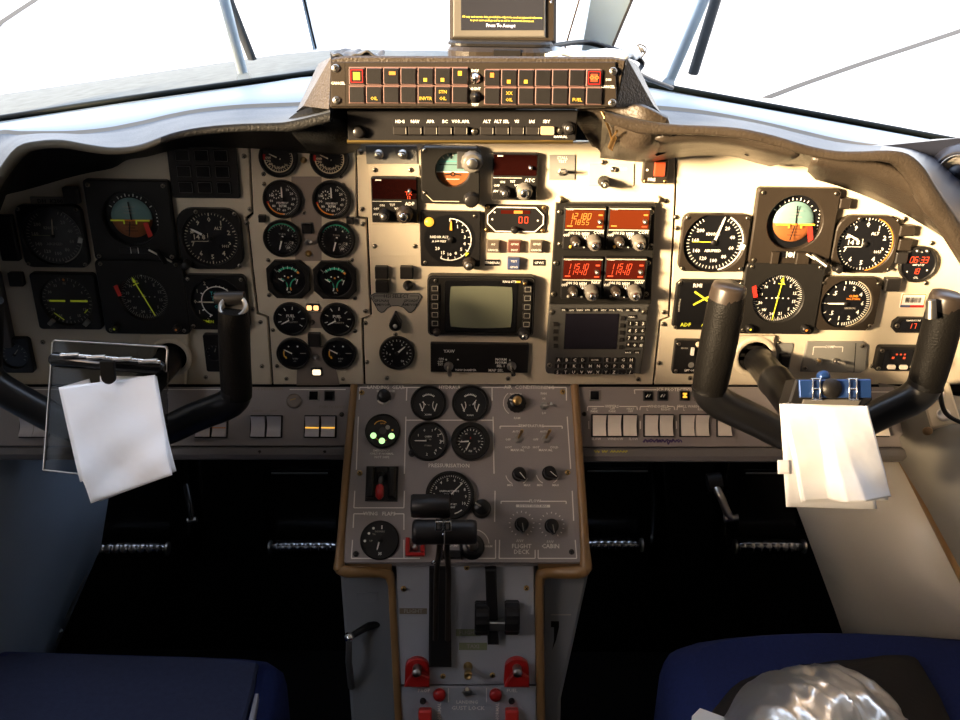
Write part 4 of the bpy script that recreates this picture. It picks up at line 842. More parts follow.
tr = subpanel('rocker_switch_unit', 'grey right switch panel with cream rockers under the sunlit flight panel', [(575.5, 387), (893, 387), (905, 447), (579, 447)], ((580, 448), (906, 448), 1.0),
    [((634, 389.8), (656, 389.8)), ((634, 389.8), (634.5, 394)), ((694, 389.8), (700, 389.8)), ((588, 406.5), (604, 406.5)), ((619, 406.5), (636, 406.5)), ((587.5, 406.5), (587, 411)), ((636.5, 406.5), (637, 410)), ((640, 406.5), (649, 406.5)), ((667, 406.5), (673, 406.5)), ((640, 406.5), (639.5, 410)), ((673.5, 406.5), (674.5, 410)),
     ((677, 406.5), (682, 406.5)), ((701, 406.5), (709, 406.5)), ((709.5, 406.5), (711, 410)), ((677, 406.5), (676.5, 410)), ((588.5, 421), (588.7, 429)), ((640, 421), (640, 429)), ((676, 421), (676.2, 429)), ((735, 421), (735.5, 429)), ((862, 392), (889, 392)), ((889, 392), (890, 396))],
    [('ICE PROTECTION', 675, 389.8, .006, 'print'), ('WIPERS', 611.5, 406.5, .0052, 'print'), ('WINDSHIELD', 658, 406.5, .0046, 'print'), ('STALL WARN HTR', 691.5, 406.5, .0046, 'print'), ('OFF', 594, 409, .0038, 'print'), ('PARK', 594, 411.5, .0038, 'print'), ('OFF', 612, 409, .0038, 'print'), ('PARK', 612, 411.5, .0038, 'print'), ('HEAT', 630, 409, .0038, 'print'), ('OFF', 630, 411.5, .0038, 'print'),
     ('L', 647, 409.5, .0044, 'print'), ('RIGHT', 665.5, 409.5, .0042, 'print'), ('L', 683.5, 409.5, .0044, 'print'), ('RIGHT', 702, 409.5, .0042, 'print'), ('STATIC', 722, 412, .0042, 'print'), ('SLOW', 596, 439, .0042, 'print'), ('WINDOW', 615, 439, .0042, 'print'), ('SLOW', 633, 439, .0042, 'print'), ('▸', 657, 412, .001, 'print')])
# handwriting and worn paint on the right panel
b = MB(); 
pts = [(643 + i * 1.05, 441 + math.sin(i * 1.9) * 1.5 + (2 if i in (24, 25) else 0)) for i in range(38)]
q = SUB.pts(pts, .0024); b.path(q, .0016, .0026, 'purple_ink'); q = SUB.pts([(643 + i * 2, 440.5 + math.cos(i * 2.3) * 1.6) for i in range(19)], .0024); b.path(q, .0014, .0027, 'purple_ink'); b.build('handwriting', tr)
b = MB(); 
for x0 in (594, 602, 610, 616, 622): q = SUB.pts([(x0 + i * .9, 451.5 + math.sin(i * 2.1 + x0) * 1.2) for i in range(7)], .0065); b.path(q, .0012, .0070, 'yellow_ink')
b.build('yellow_paint_mark', tr)

def rocker(px, py, w, h_, n, m, group, lb, lit=False):
    s = SUB.sx(px, py, .003); sv = SUB.sy(px, py, .003); W_, H_ = w * s, h_ * sv
    t = thing('rocker_switch', lb, 'switch', SUB.at(px, py, .002), group)
    MB().prism(rrect(W_ * 1.08 + .001, H_ * 1.08, .001, 2), 0, .0018, 'black', .0004).build('bezel', t)
    mb = MB(); N = 8; hw = W_ / 2 * .92
    pr = [(-H_ / 2 * .96 + H_ * .96 * i / N, .0035 + .0055 * ((2 * i / N - 1) ** 2) * (1 if i > N / 2 else .75)) for i in range(N + 1)]
    vs = [(-hw, y, z) for y, z in pr] + [(hw, y, z) for y, z in pr] + [(-hw, pr[0][0], .001), (-hw, pr[-1][0], .001), (hw, pr[0][0], .001), (hw, pr[-1][0], .001)]
    k = N + 1; fs = [[i, i + k, i + 1 + k, i + 1] for i in range(N)] + [[2 * k] + list(range(0, k)) + [2 * k + 1], [2 * k + 2, 2 * k + 3] + list(range(2 * k - 1, k - 1, -1)), [2 * k, 2 * k + 2, k, 0], [2 * k + 1, k - 1, 2 * k - 1, 2 * k + 3]]
    mb.add(vs[:], fs, m, False)
    if lit: mb.rect(-hw, -.0022, hw, -.0010, .0042, 'led_amber' if lit == 2 else 'orange')
    mb.build('rocker', t)
for (px, g) in ((28, 0), (42, 0), (203.5, 1), (220, 1), (258.5, 2), (274.5, 2), (312.5, 3), (328.5, 3)):
    nm = {0: 'at the far left, partly behind the left yoke', 1: 'beside the bend of the left yoke', 2: 'in the middle pair of the left switch panel', 3: 'in the rightmost pair of the left switch panel, lit line across it'}[g]
    rocker(px, 426.5, 14.6, 21, 1, 'rocker_l', 'pale rocker switches on the left switch panel', ('left' if px in (28, 203.5, 258.5, 312.5) else 'right') + ' pale rocker ' + nm, lit=2 if g == 3 else (1 if g == 1 and px > 210 else 0))
names = ['first cream rocker of the trio nearest the centre console', 'middle cream rocker of the trio nearest the centre console', 'third cream rocker of the trio nearest the centre console', 'left cream rocker of the second group, above the purple handwriting', 'right cream rocker of the second group, above the purple handwriting', 'left cream rocker of the third group', 'right cream rocker of the third group', 'single cream rocker beside the right yoke arm', 'cream rocker almost hidden behind the right yoke arm']
for k, px in enumerate((599, 614, 629.5, 651, 665.8, 687, 701.5, 724, 881)):
    rocker(px, 425.5, 14, 21.5, 1, 'rocker', 'cream rocker switches on the right switch panel', names[k])
def annun(pl, px, py, label, m=None, frame='darkgrey', w=9.5, h_=9.5, marks='lit'):
    t = thing('annunciator_light', label, 'light', pl.at(px, py, .002)); s = pl.sx(px, py); a, b = w * s / 2, h_ * s / 2
    MB().prism(rrect(2.2 * a, 2.2 * b, .001, 2), 0, .002, frame, .0005).build('bezel', t)
    d = MB(); d.prism(rrect(1.7 * a, 1.7 * b, .0006, 2), .002, .0034, 'black_gloss', .0004); z = .0037
    if marks == 'slash': d.line(-.5 * a, -.3 * b, -.1 * a, .3 * b, .0011, z, 'white'); d.line(.0 * a, -.3 * b, .4 * a, .3 * b, .0011, z, 'white')
    if m: d.rect(-.5 * a, .2 * b, .4 * a, .55 * b, z, m); d.rect(-.3 * a, -.1 * b, .2 * a, .2 * b, z, m); d.rect(-.5 * a, -.5 * b, .4 * a, -.1 * b, z, m)
    d.build('lens', t)
annun(SUB, 594.5, 395.5, 'unlit square light with silver rim at the inner end of the right switch panel', None, 'steel', marks='')
annun(SUB, 648, 395.8, 'left square light with two white slashes on the right switch panel', marks='slash')
annun(SUB, 662.5, 395.8, 'right square light with two white slashes on the right switch panel', marks='slash')
annun(SUB, 684.5, 395.6, 'square light lit amber on the right switch panel', 'led_amber')
annun(SUB, 699, 395.8, 'square light lit orange, half hidden by the right yoke grip', 'led_orange')
annun(SUB, 313.8, 395.5, 'unlit square light with silver rim on the left switch panel', None, 'steel', marks='')
annun(SUB, 329.5, 395.8, 'unlit dark square light at the inner end of the left switch panel', None, 'darkgrey', marks='')
t = MB(); s = SUB.sx(294, 401); t.lathe([(7.5 * s, 0), (7 * s, .003), (4.5 * s, .004), (0, .0042)], 'strip', 24); t.line(-.004, .001, .003, .003, .0012, .0046, 'brass'); tag(t.build('press_knob', None, SUB.at(294, 401, .002)), 'round brown press knob on the left switch panel', 'knob')
for x, y, par in ((342, 414.5, tl), (584, 414, tr)): q = SUB.hit(x, y); screw(par, q.x, q.y, .002, .003, 'screw_dark')
for x in (260, 325): q = SUB.hit(x, 452, .004); screw(tl, q.x, q.y, .0045, .003, 'screw_dark')

# ================================================================== centre console
t = thing('centre_console_panel', 'brown grey sloping centre panel with landing gear and air conditioning sections', 'control panel', CON.mat())
PC = .0015
b = MB().prism(CON.pts([(357, 387), (573, 387), (581.5, 563), (343, 563)]), -.01, PC, 'console', .001)
LN = [((360, 387.8), (370, 387.8)), ((402, 387.8), (423, 387.8)), ((360, 387.8), (359.3, 400)), ((407, 387.8), (406.5, 401)), ((358.5, 417), (356.5, 470)), ((406, 417), (404.5, 474)),
      ((406, 420.5), (493, 420.5)), ((482, 387.8), (510, 387.8)), ((548, 387.8), (566, 387.8)), ((492, 387.8), (492, 401)), ((566, 387.8), (566.3, 401)), ((493, 417), (494, 474)), ((567, 417), (570.5, 469)),
      ((500, 426.5), (521, 426.5)), ((542, 426.5), (562, 426.5)), ((500, 426.5), (500, 429)), ((562, 426.5), (562, 429)),
      ((355, 491), (354, 508)), ((404.5, 491), (404, 508)), ((354, 508), (404, 508)), ((354, 514), (365, 514)), ((394, 514), (404, 514)), ((354, 514), (353.3, 528)), ((404, 514), (404, 530)), ((352.7, 540), (351.5, 558.5)), ((404, 540), (404, 558.5)), ((351.5, 558.5), (420, 558.5)),
      ((466, 558.5), (495.5, 558.5)), ((495, 491), (494.6, 522)), ((495.5, 540), (495.5, 558.5)), ((501, 501.5), (530, 501.5)), ((540, 501.5), (566, 501.5)), ((501, 501.5), (501, 504)), ((566, 501.5), (566, 504)), ((572, 491), (573.5, 521)), ((499.5, 540), (499, 558.5)), ((499, 558.5), (535, 558.5)), ((535, 558.5), (535, 550)),
      ((538, 558.5), (576.5, 558.5)), ((538, 558.5), (538, 550)), ((575, 540), (576.5, 558.5))]
for p0, p1 in LN: u, v = CON.hit(*p0), CON.hit(*p1); b.line(u.x, u.y, v.x, v.y, .0013, PC + .0004, 'print')
TX = [('LANDING  GEAR', 386, 387.8, .0062), ('DOWN LOCK', 386, 391.5, .0036), ('HYDRAUL', 450, 387.8, .0062), ('AIR  CONDITIONING', 529, 387.8, .0066), ('PRESSURISATION', 449, 466, .0066), ('WING   FLAPS', 379.5, 514, .0062), ('FLOW', 535, 501.3, .005), ('TEMPERATURE', 531, 426.3, .0048), ('FLIGHT', 521.5, 546.5, .0072), ('DECK', 521.5, 552.2, .0072), ('CABIN', 550.5, 546.5, .0072),
      ('EMERGENCY', 381.5, 451, .0036), ('ONLY IF NORMAL', 382, 454, .0036), ('NOT SAFE', 382, 457.5, .0040), ('NORMAL', 516, 394.5, .0038), ('FAN', 543.5, 394, .0040), ('HI', 543.8, 399, .0038), ('LO', 544, 413.5, .0040), ('RAM', 517, 418.5, .0040), ('AUTO', 516.5, 432, .0036), ('AUTO', 544, 432, .0036), ('OFF', 508, 440, .0038), ('OFF', 535.5, 440, .0038), ('HOT', 508.5, 447.7, .0038), ('COLD', 526, 447.7, .0038), ('HOT', 536, 447.7, .0038), ('COLD', 554, 447.7, .0038), ('MANUAL', 517.5, 450.5, .0042), ('MANUAL', 545.5, 450.5, .0042),
      ('MIN', 510, 485.5, .0038), ('MAX', 527, 485.5, .0038), ('MIN', 539.5, 485.5, .0038), ('MAX', 555.5, 485.5, .0038), ('WARM', 487.5, 546.5, .0038), ('DUMP', 454, 546, .0038)]
for tx, x, y, sz in TX: mt(b, tx, x, y, sz, 'print', PC + .0005, CON)
def carc(px, py, r, a0, a1, w=.0009, cx=0): q = CON.hit(px, py); b.arc(r - w / 2, r + w / 2, a0, a1, PC + .0004, 'print', q.x, q.y)
carc(516.5, 403.5, .0165, 215, 320); carc(517, 473.5, .014, 205, 258); carc(517, 473.5, .014, 115, 150); carc(547.5, 473, .014, 205, 258); carc(547.5, 473, .014, 115, 150); carc(474, 545, .018, 10, 85)
for cx_, cy_ in ((521.5, 524), (551.5, 525)):
    q = CON.hit(cx_, cy_); b.ticks(15, -150, 150, .0135, .0155, .0010, PC + .0004, 'print', q.x, q.y)
    for k in range(4): b.line(q.x - .006 + k * .0022, q.y - .0215, q.x - .005 + k * .0022, q.y - .0185, .0007, PC + .0004, 'print')
u, v = CON.hit(516, 504.7), CON.hit(550, 507.7); b.rect(u.x, v.y, v.x, u.y, PC + .0004, 'print'); mt(b, 'DO NOT SELECT MAX', 533, 506.2, .0034, 'console', PC + .0007, CON)
b.build('panel_face', t)
for x, y in ((362, 393), (562.5, 392.3), (360, 473.3), (567.5, 472.7), (356, 554), (571.5, 552)): q = CON.hit(x, y); screw(t, q.x, q.y, PC, .0034, 'brass' if y < 480 else 'screw_dark')

tri = [('A', 0, -.35, -50, 50, .92, 1.0, 'white'), ('t', 9, -38, 38, .52, .62, .04, 'white'), ('A', -.75, -.15, 60, 140, .45, .50, 'white'), ('A', .75, -.15, -140, -60, .45, .50, 'white'), ('l', -.55, -.05, -.35, -.55, .07, 'white'), ('l', .55, -.05, .40, -.55, .07, 'white'), ('x', 'X1000', 0, -.78, .16, 'white'), ('x', 'PSI', 0, -.15, .14, 'dimwhite')]
tri = [q for q in tri if not (q[0] == 'A' and q[5] == .92)] + [('A', 0, 0, -42, 42, .50, .56, 'white')]
instrument(CON, 'pressure_gauge', 'left hydraulic gauge at the top of the centre console', 428.3, 402.3, 36, spec=tri, needles=[(-50, .4, .05, 'white', 0, -.1, -.2)])
instrument(CON, 'pressure_gauge', 'right hydraulic gauge at the top of the centre console', 470.3, 402.6, 37, spec=tri, needles=[(35, .5, .07, 'white', 0, .1, -.2)])
sp = [('t', 5, 30, 150, .74, .90, .05, 'white'), ('n', ['1', '0', '1', '2'], -60, 60, .66, .2, 'white'), ('x', '3', .72, -.05, .3, 'white'), ('x', '4', .45, -.55, .22, 'white'), ('x', '2', -.05, -.78, .22, 'white'), ('x', 'CABIN', 0, .25, .14, 'white'), ('x', 'CLIMB', 0, .08, .13, 'dimwhite'), ('x', 'FT/MIN', 0, -.28, .13, 'dimwhite'), ('a', 40, 100, .88, .94, 'dimwhite')]
t_, r_, h_, s_ = instrument(CON, 'pressure_gauge', 'cabin climb gauge with knob, left of the second console row', 428, 440.5, 40, spec=sp, needles=[(-90, .8, .07, 'white', 0)])
knob(t_, -r_ * .92, -r_ * .72, 0, .004, .009, 'knob', None, name='adjust_knob')
instrument(CON, 'pressure_gauge', 'cabin pressure gauge with thick black rim, right of the second console row', 470.5, 440.5, 39, fr=14, spec=[('t', 21, -150, 150, .78, .92, .05, 'white'), ('n', ['0', '5', '10', '15', '20', '25'], -150, 150, .62, .18, 'white'), ('x', 'PSI', 0, -.72, .2, 'white')], needles=[(-95, .8, .1, 'white', 0), (205, .8, .09, 'white', 0), (0, .3, .1, 'redflag', 0)], h=.010)
sp = [('n', ['0', '1', '2', '3', '4', '5', '6', '7', '8', '9', '10'], -140, 120, .74, .20, 'white'), ('t', 41, -140, 120, .88, .96, .025, 'white'), ('x', 'CABIN ALTITUDE', -.05, .20, .12, 'white'), ('x', 'X 1000 FT', -.05, .05, .11, 'white'), ('x', 'DO NOT SET', 0, -.42, .11, 'white'), ('x', 'IN FLIGHT', 0, -.56, .11, 'white'), ('a', 140, 165, .85, .9, 'white'), ('a', 195, 220, .85, .9, 'white')]
instrument(CON, 'pressure_controller', 'large round cabin altitude dial in the middle of the centre console', 450, 495, 49, spec=sp, needles=[(45, .88, .06, 'white', 0)], h=.008)
sp = [('d', -.35, .62, .07, 'white'), ('d', -.58, .35, .07, 'white'), ('d', -.78, -.05, .07, 'white'), ('l', .1, .58, .1, .78, .06, 'white'), ('x', 'UP', -.45, -.05, .14, 'dimwhite'), ('x', 'DEGREES', 0, .45, .13, 'dimwhite'), ('x', '35', .05, -.72, .2, 'white'), ('x', 'TO', -.3, .30, .13, 'dimwhite')]
instrument(CON, 'flap_gauge', 'matt black wing flaps gauge at the lower left of the centre console', 379.5, 540, 39, fr=18.8, spec=sp, needles=[(192, .55, .09, 'white', 0)], h=.004, depth=.3)
# gear light dial
t, r, h, s = instrument(CON, 'landing_gear_indicator', 'round landing gear dial with three lit green lights', 382.5, 430.5, 35, fr=16.5, spec=[('A', -.1, .15, -60, 40, .45, .50, 'amber'), ('A', 0, -.1, 150, 230, .5, .55, 'amber'), ('d', .3, .22, .14, 'dimwhite'), ('d', .6, .05, .06, 'amber'), ('d', 0, 0, .22, 'darkgrey'), ('x', 'NOSE', 0, .45, .12, 'amber')], h=.006, depth=.3)
for x, y, m in ((-.55, -.30, 'lamp_green'), (.55, -.32, 'lamp_green'), (-.02, -.62, 'lamp_green')): q = MB(); q.lathe([(.19 * r, .004), (.17 * r, .0058), (0, .0066)], m, 16, x * r, y * r); q.build('light', t)
# black knob with chrome arc above it
t = thing('release_knob', 'black knob over a chrome crescent under the landing gear heading', 'knob', CON.at(384, 397.5, PC)); s = CON.sx(384, 397); q = MB(); q.arc(.0055, .0092, 115, 245, .0004, 'chrome'); q.lathe([(.0092, 0), (.0090, .0003), (0, .0003)], 'darkgrey', 24); q.build('ring', t); knob(t, 0, .002, 0, 6.4 * s, .010, 'knob', None, False)
# gear lever slot
t = thing('landing_gear_lever', 'black landing gear lever box with bright red handle', 'lever', CON.at(382, 485, PC)); s = CON.sx(382, 485)
q = MB(); q.box(-16 * s, -16.5 * s, 16 * s, 18.5 * s, 0, .004, 'black', .001); q.box(-14 * s, -14 * s, -7 * s, 16 * s, .004, .016, 'black', .002); q.box(7 * s, -14 * s, 14 * s, 16 * s, .004, .016, 'black', .002); q.lathe([(4 * s, .004), (3.4 * s, .012), (0, .014)], 'black', 16, 0, 8 * s); q.build('housing', t)
q = MB(); q.tube([(0, 6 * s, .010), (0, 0, .022), (0, -4 * s, .026)], [.003, .003, .003], 'darkgrey', 10); q.build('arm', t)
q = MB(); q.tube([(0, -3.5 * s, .024), (0, -5 * s, .026), (0, -9 * s, .027), (0, -14.5 * s, .026), (0, -16.2 * s, .024)], [.0030, .0048, .0050, .0048, .0028], 'red', 16); tag(q.build('handle', t), 'bright red grip', None)
# air conditioning knobs
t = thing('rotary_selector', 'black ribbed knob with brass centre under the air conditioning heading', 'knob', CON.at(516.5, 403.5, PC)); s = CON.sx(516, 403); knob(t, 0, 0, 0, 9.2 * s, .013, 'knob', 'brass', True, ptr=(-80, 'print'))
for k, (px, py, lb) in enumerate(((519, 474.5, 'left pointed black knob in the middle row of the air conditioning section'), (549, 473.5, 'right pointed black knob in the middle row of the air conditioning section'), (521.5, 524.5, 'pointed black knob above the words FLIGHT DECK'), (551.5, 526, 'pointed black knob above the word CABIN'))):
    t = thing('rotary_selector', lb, 'knob', CON.at(px, py, PC, (-140, -130, -172, -170)[k])); s = CON.sx(px, py); q = MB(); r = 6.8 * s
    q.lathe([(r * 1.05, 0), (r * 1.05, .003), (r * .9, .004)], 'knob', 24); pp = [(r * .85 * math.cos(R(a_)), r * .85 * math.sin(R(a_))) for a_ in range(-220, 41, 20)] + [(.15 * r, 1.35 * r), (-.15 * r, 1.35 * r)]
    q.prism(pp, .003, .016, 'knob', .002); q.line(0, 0, 0, 1.2 * r, .0009, .0163, 'dimwhite' if k > 1 else 'print'); q.build('grip', t)
def ctog(px, py, lb, ang, up, m='brass'):
    t = toggle(CON, px, py, lb, L=.017, ang=(ang, up), base=PC, m=m, nr=.0055); return t
ctog(544, 406, 'small chrome toggle under the word FAN', 100, 25, 'chrome'); ctog(518, 439, 'left brass toggle in the temperature section', 30, 32); ctog(545.5, 439, 'right brass toggle in the temperature section', 30, 32)
# black round knobs right of the controller
t = thing('rotary_selector', 'round black knob at the right of the large cabin altitude dial', 'knob', CON.at(481.5, 509, PC)); s = CON.sx(481, 505); knob(t, 0, 0, 0, 9 * s, .020, 'knob', None, False, ptr=(-60, 'dimwhite'))
t = thing('rotary_selector', 'large round black knob below right of the cabin altitude dial', 'knob', CON.at(472, 547, PC)); s = CON.sx(472, 545); knob(t, 0, 0, 0, 12 * s, .018, 'knob', 'knob_brown', False)
# red striped guard
t = thing('switch_guard', 'red guard frame half hidden behind the power lever grips', 'guard', CON.at(415, 547.5, PC)); s = CON.sx(415, 547); q = MB(); q.box(-9 * s, -9 * s, 10 * s, -5.5 * s, 0, .012, 'red', .001); q.box(-9 * s, -9 * s, -5 * s, 9 * s, 0, .012, 'red', .001); q.box(6 * s, -5 * s, 10 * s, 9 * s, 0, .012, 'red', .001); q.build('frame', t); q = MB(); q.lathe([(.0045, 0), (.004, .008), (0, .009)], 'steel', 16, 0, 0); q.build('button', t)
q = MB(); q.box(-.012, -.004, .012, .006, 0, .010, 'black', .002); tag(q.build('lever_stop', None, CON.at(452, 556, PC)), 'small black block at the foot of the console between the levers', 'block')

# ------------------------------------------------------------------ pedestal
T0 = CON.hit(460, 565); O3 = CON.o + CON.v * T0.y; PED = Plane(O3 + Vector((0, .012, -.004)), 74)
t = thing('throttle_pedestal', 'grey metal pedestal with lever slots between the seats', 'pedestal', PED.mat())
a0, a1, a2, a3 = PED.hit(396.5, 566), PED.hit(534, 566), PED.hit(536, 684.5), PED.hit(401, 684.5)
b = MB().prism([tuple(a0), tuple(a1), tuple(a2), tuple(a3)], -.02, 0, 'ped', .0008)
for tx, x0, y0, x1, y1, m, tm in (('FLIGHT', 399.5, 608, 427, 614, 'label_brown', 'dimwhite'), ('FLIGHT', 456, 629, 481, 636, 'label_green', 'dimwhite'), ('TAXI', 459, 642.5, 487, 650, 'label_green', 'dimwhite')):
    u, v = PED.hit(x0, y0), PED.hit(x1, y1); b.rect(u.x, v.y, v.x, u.y, .0004, m); b.text(tx, (u.x + v.x) / 2, (u.y + v.y) / 2, .0070, .0008, tm)
b.build('upper_plate', t)
c0, c1 = PED.hit(401, 686.5), PED.hit(536, 686.5); b = MB().prism([(c0.x, c0.y), (c1.x, c1.y), (c1.x + .003, c0.y - .13), (c0.x - .001, c0.y - .13)], -.02, 0, 'ped', .0008)
for tx, x, y, sz in (('PROP', 424, 690.5, .0062), ('FUEL', 512, 690.5, .0062), ('LANDING', 467, 702, .006), ('GUST LOCK', 468, 708, .0075)): mt(b, tx, x, y, sz, 'print', .0005, PED)
for x in (448.5, 486.5): u, v = PED.hit(x, 688), PED.hit(x, 702); b.line(u.x, u.y, v.x, v.y, .0008, .0004, 'print')
for tx, x, y in (('NORMAL', 439.5, 712), ('NORMAL', 497.5, 712)): q = PED.hit(x, y); b.text(tx, q.x, q.y, .006, .0005, 'print', 90)
b.build('lower_plate', t)
for x, y in ((403.5, 588.5), (466.8, 567.5), (526.5, 588), (443, 676), (492.5, 675)): q = PED.hit(x, y); screw(t, q.x, q.y, 0, .0034, 'brass')
# body
b = MB(); zb = -.02
p = [PED.hit(*q) for q in ((394, 566), (537, 566), (538.5, 720), (403.5, 720))]
b.prism([(p[0].x, p[0].y), (p[1].x, p[1].y), (p[2].x, (.052 - PED.o.z) / math.sin(R(74)) + .04), (p[3].x, (.052 - PED.o.z) / math.sin(R(74)) + .04)], -.14, -.02, 'ped_side'); b.build('body', t)
t1 = thing('pedestal_side_box', 'grey side box left of the pedestal with a round knob lever', 'box', PED.mat()); p = PED.pts([(340, 574), (393, 574), (405, 990), (372, 990)], -.02); MB().prism(p, -.16, -.02, 'ped_side', .004).build('body', t1)
q = PED.hit(357, 592, -.02); u = PED.hit(378, 601, -.02); MB().prism(rrect(u.x - q.x, abs(u.y - q.y), .001, 2, (u.x + q.x) / 2, (u.y + q.y) / 2), -.02, -.0185, 'ped_side', .0005).build('raised_panel', t1)
t2 = thing('pedestal_side_box', 'grey side box right of the pedestal with a black slot', 'box', PED.mat()); p = PED.pts([(541, 574), (589, 574), (561, 700), (556, 990), (545, 990)], -.02); MB().prism(p, -.16, -.02, 'ped_side', .004).build('body', t2)
b = MB(); p = PED.pts([(551, 621), (559, 621), (559, 627), (556, 640), (552, 650), (554, 640), (554, 627), (551, 627)], -.02); b.flat(p, -.0195, 'gap'); b.build('slot', t2)
b = MB(); u, v = PED.hit(551, 614.5, -.02), PED.hit(571, 614.5, -.02); b.line(u.x, u.y, v.x, v.y, .0016, -.0193, 'dimwhite'); b.build('marking', t2)
t = thing('side_lever', 'dark lever with bright round knob beside the left pedestal box', 'lever', PED.at(349, 637, .004)); s = PED.sx(349, 637); MB().tube([(0, 0, 0), (0, -.03, .004), (0, -.075, -.02)], [.0035, .004, .0045], 'darkgrey', 10).build('arm', t)
MB().lathe([(0, -.005), (.0048, -.004), (.0062, 0), (.0048, .004), (0, .006)], 'chrome', 18).build('knob', t); q = MB(); q.tube([(.004, .0, -.005), (.022, .006, -.018), (.036, .004, -.03)], [.004, .005, .004], 'black', 10); q.build('linkage', t)

# tan edge moulding round the console and pedestal
def strip_tube(name, pts, r, lb, m='tan', flat=.55, seg=12):
    rr_ = [r * (1 + .45 * max(0, min(1, (i / 6 - 2.6) / .6, (8.2 - i / 6) / .6))) for i in range(len(pts))]
    b = MB(); b.tube(pts, rr_, m, seg, True, 1.0); return tag(b.build(name), lb, 'trim')
def W3(pl, x, y, h=0): q = pl.hit(x, y, h); return pl.o + pl.u * q.x + pl.v * q.y + pl.n * h
def smooth(pts, n=6):
    out = []
    P = [Vector(p) for p in pts]; P = [P[0] * 2 - P[1]] + P + [P[-1] * 2 - P[-2]]
    for i in range(1, len(P) - 2):
        for k in range(n):
            t = k / n; a, b_, c, d = P[i - 1], P[i], P[i + 1], P[i + 2]
            out.append(.5 * ((2 * b_) + (-a + c) * t + (2 * a - 5 * b_ + 4 * c - d) * t * t + (-a + 3 * b_ - 3 * c + d) * t ** 3))
    out.append(P[-2]); return out
strip_tube('edge_moulding', smooth([W3(CON, 574.5, 385), W3(CON, 578, 440), W3(CON, 582, 500), W3(CON, 585.5, 560), W3(CON, 584.5, 569, -.001), W3(CON, 578, 572, -.002), W3(PED, 556, 572, .003), W3(PED, 545, 573, .001), W3(PED, 540, 580), W3(PED, 539.5, 620), W3(PED, 541, 720), W3(PED, 541.5, 760)]), .0054, 'tan rubber edge moulding down the right side of the console and pedestal')
strip_tube('edge_moulding', smooth([W3(CON, 354.3, 385), W3(CON, 349, 440), W3(CON, 344, 500), W3(CON, 339.5, 560), W3(CON, 340.5, 569, -.001), W3(CON, 350, 572, -.002), W3(PED, 372, 572, .003), W3(PED, 385, 573, .001), W3(PED, 391, 581), W3(PED, 393.5, 620), W3(PED, 398.5, 720), W3(PED, 400, 760)]), .0047, 'tan rubber edge moulding down the left side of the console and pedestal')
b = MB(); 
for x0, x1 in ((346, 392), (538, 581)):
    p = [W3(CON, x0, 564, -.003), W3(CON, x1, 564, -.003), W3(PED, x1 - (0 if x0 < 400 else 2), 577, -.004), W3(PED, x0 + 2, 577, -.004)]; b.add([p[0], p[1], p[2], p[3]], [[0, 1, 2, 3]], 'tan'); b.add([v + Vector((0, .03, -.006)) for v in p], [[3, 2, 1, 0]], 'tan')
tag(b.build('moulding_corner'), 'tan filler strip below the centre console', 'trim')
# side skins of the console below the panel
b = MB(); c = [W3(CON, 343, 566, -.006), W3(CON, 583, 566, -.006), W3(CON, 574, 386, -.006), W3(CON, 355, 386, -.006)]; dn = Vector((0, .10, -.16)); vs = c + [v + Vector((0, .09, -.03)) for v in c]
b.add(vs, [[0, 1, 2, 3], [4, 7, 6, 5], [0, 4, 5, 1], [1, 5, 6, 2], [2, 6, 7, 3], [3, 7, 4, 0]], 'console_edge'); tag(b.build('console_housing'), 'dark grey housing behind the sloping centre panel', 'housing')

# ------------------------------------------------------------------ levers
t = thing('power_levers', 'pair of black power levers with wide T grip and chrome catches', 'lever', PED.mat())
def Wc(px, py, y): return atY(px, py, y)
def lp(v): return PED.mat().inverted() @ v
hb = PED.hit(440, 540)
b = MB(); p0 = PED.hit(429.5, 566); p1 = PED.hit(450.5, 566); p2 = PED.hit(451.5, 664); p3 = PED.hit(429, 664); b.prism([tuple(p0), tuple(p1), tuple(p2), tuple(p3)], 0, .010, 'black', .002)
b.build('lever_slot', t)
gp = -.225
A, B = lp(Wc(412.5, 532, gp)), lp(Wc(477, 532, gp)); rr = .0135
b = MB(); n = 24
b.tube([A, A.lerp(B, .02), A.lerp(B, .08), A.lerp(B, .49)], [rr * .8, rr * .95, rr, rr], 'black', 20); b.build('grip', t)
b = MB(); b.tube([A.lerp(B, .51), A.lerp(B, .92), A.lerp(B, .98), B], [rr, rr, rr * .95, rr * .8], 'black', 20); b.build('grip', t)
mtx = (MATS['black'],)
b = MB(); A2, B2 = lp(Wc(411, 506, gp + .02)), lp(Wc(450, 506, gp + .02)); s = 1.05 / 1000
b.tube([A2, A2.lerp(B2, .05), A2.lerp(B2, .95), B2], [.012, .0135, .0135, .012], 'black', 4); b.build('grip_block', t)
for x in (439, 447.5):
    c = lp(Wc(x, 525.5, gp - .014)); b = MB(); b.M = Matrix.Translation(c); b.prism(rrect(.0082, .011, .001, 2), -.006, .003, 'chrome', .0008); b.prism(rrect(.0036, .006, .0005, 2), .003, .0034, 'darkgrey', .0001); b.build('catch', t)
for x, xe in ((440, 434.5), (448, 446.5)):
    P0 = lp(Wc(x, 534, gp - .004)); P1 = lp(Wc(x - 1, 552, gp + .004)); P2 = lp(atY(xe + 2, 575, -.195)); P3 = lp(atY(xe + 1, 640, -.20))
    b = MB(); b.tube(smooth([P0, P1, P2, P3], 4), .0032, 'bezel_lit', 8); b.build('stalk', t)
c = lp(Wc(433.8, 562.5, -.21)); b = MB(); b.lathe([(0, -.003), (.0035, 0), (0, .003)], 'chrome', 12); b2 = MB(); b2.M = Matrix.Translation(c); b2.lathe([(0, -.003), (.003, -.001), (.003, .001), (0, .003)], 'chrome', 12); b2.build('bolt', t)
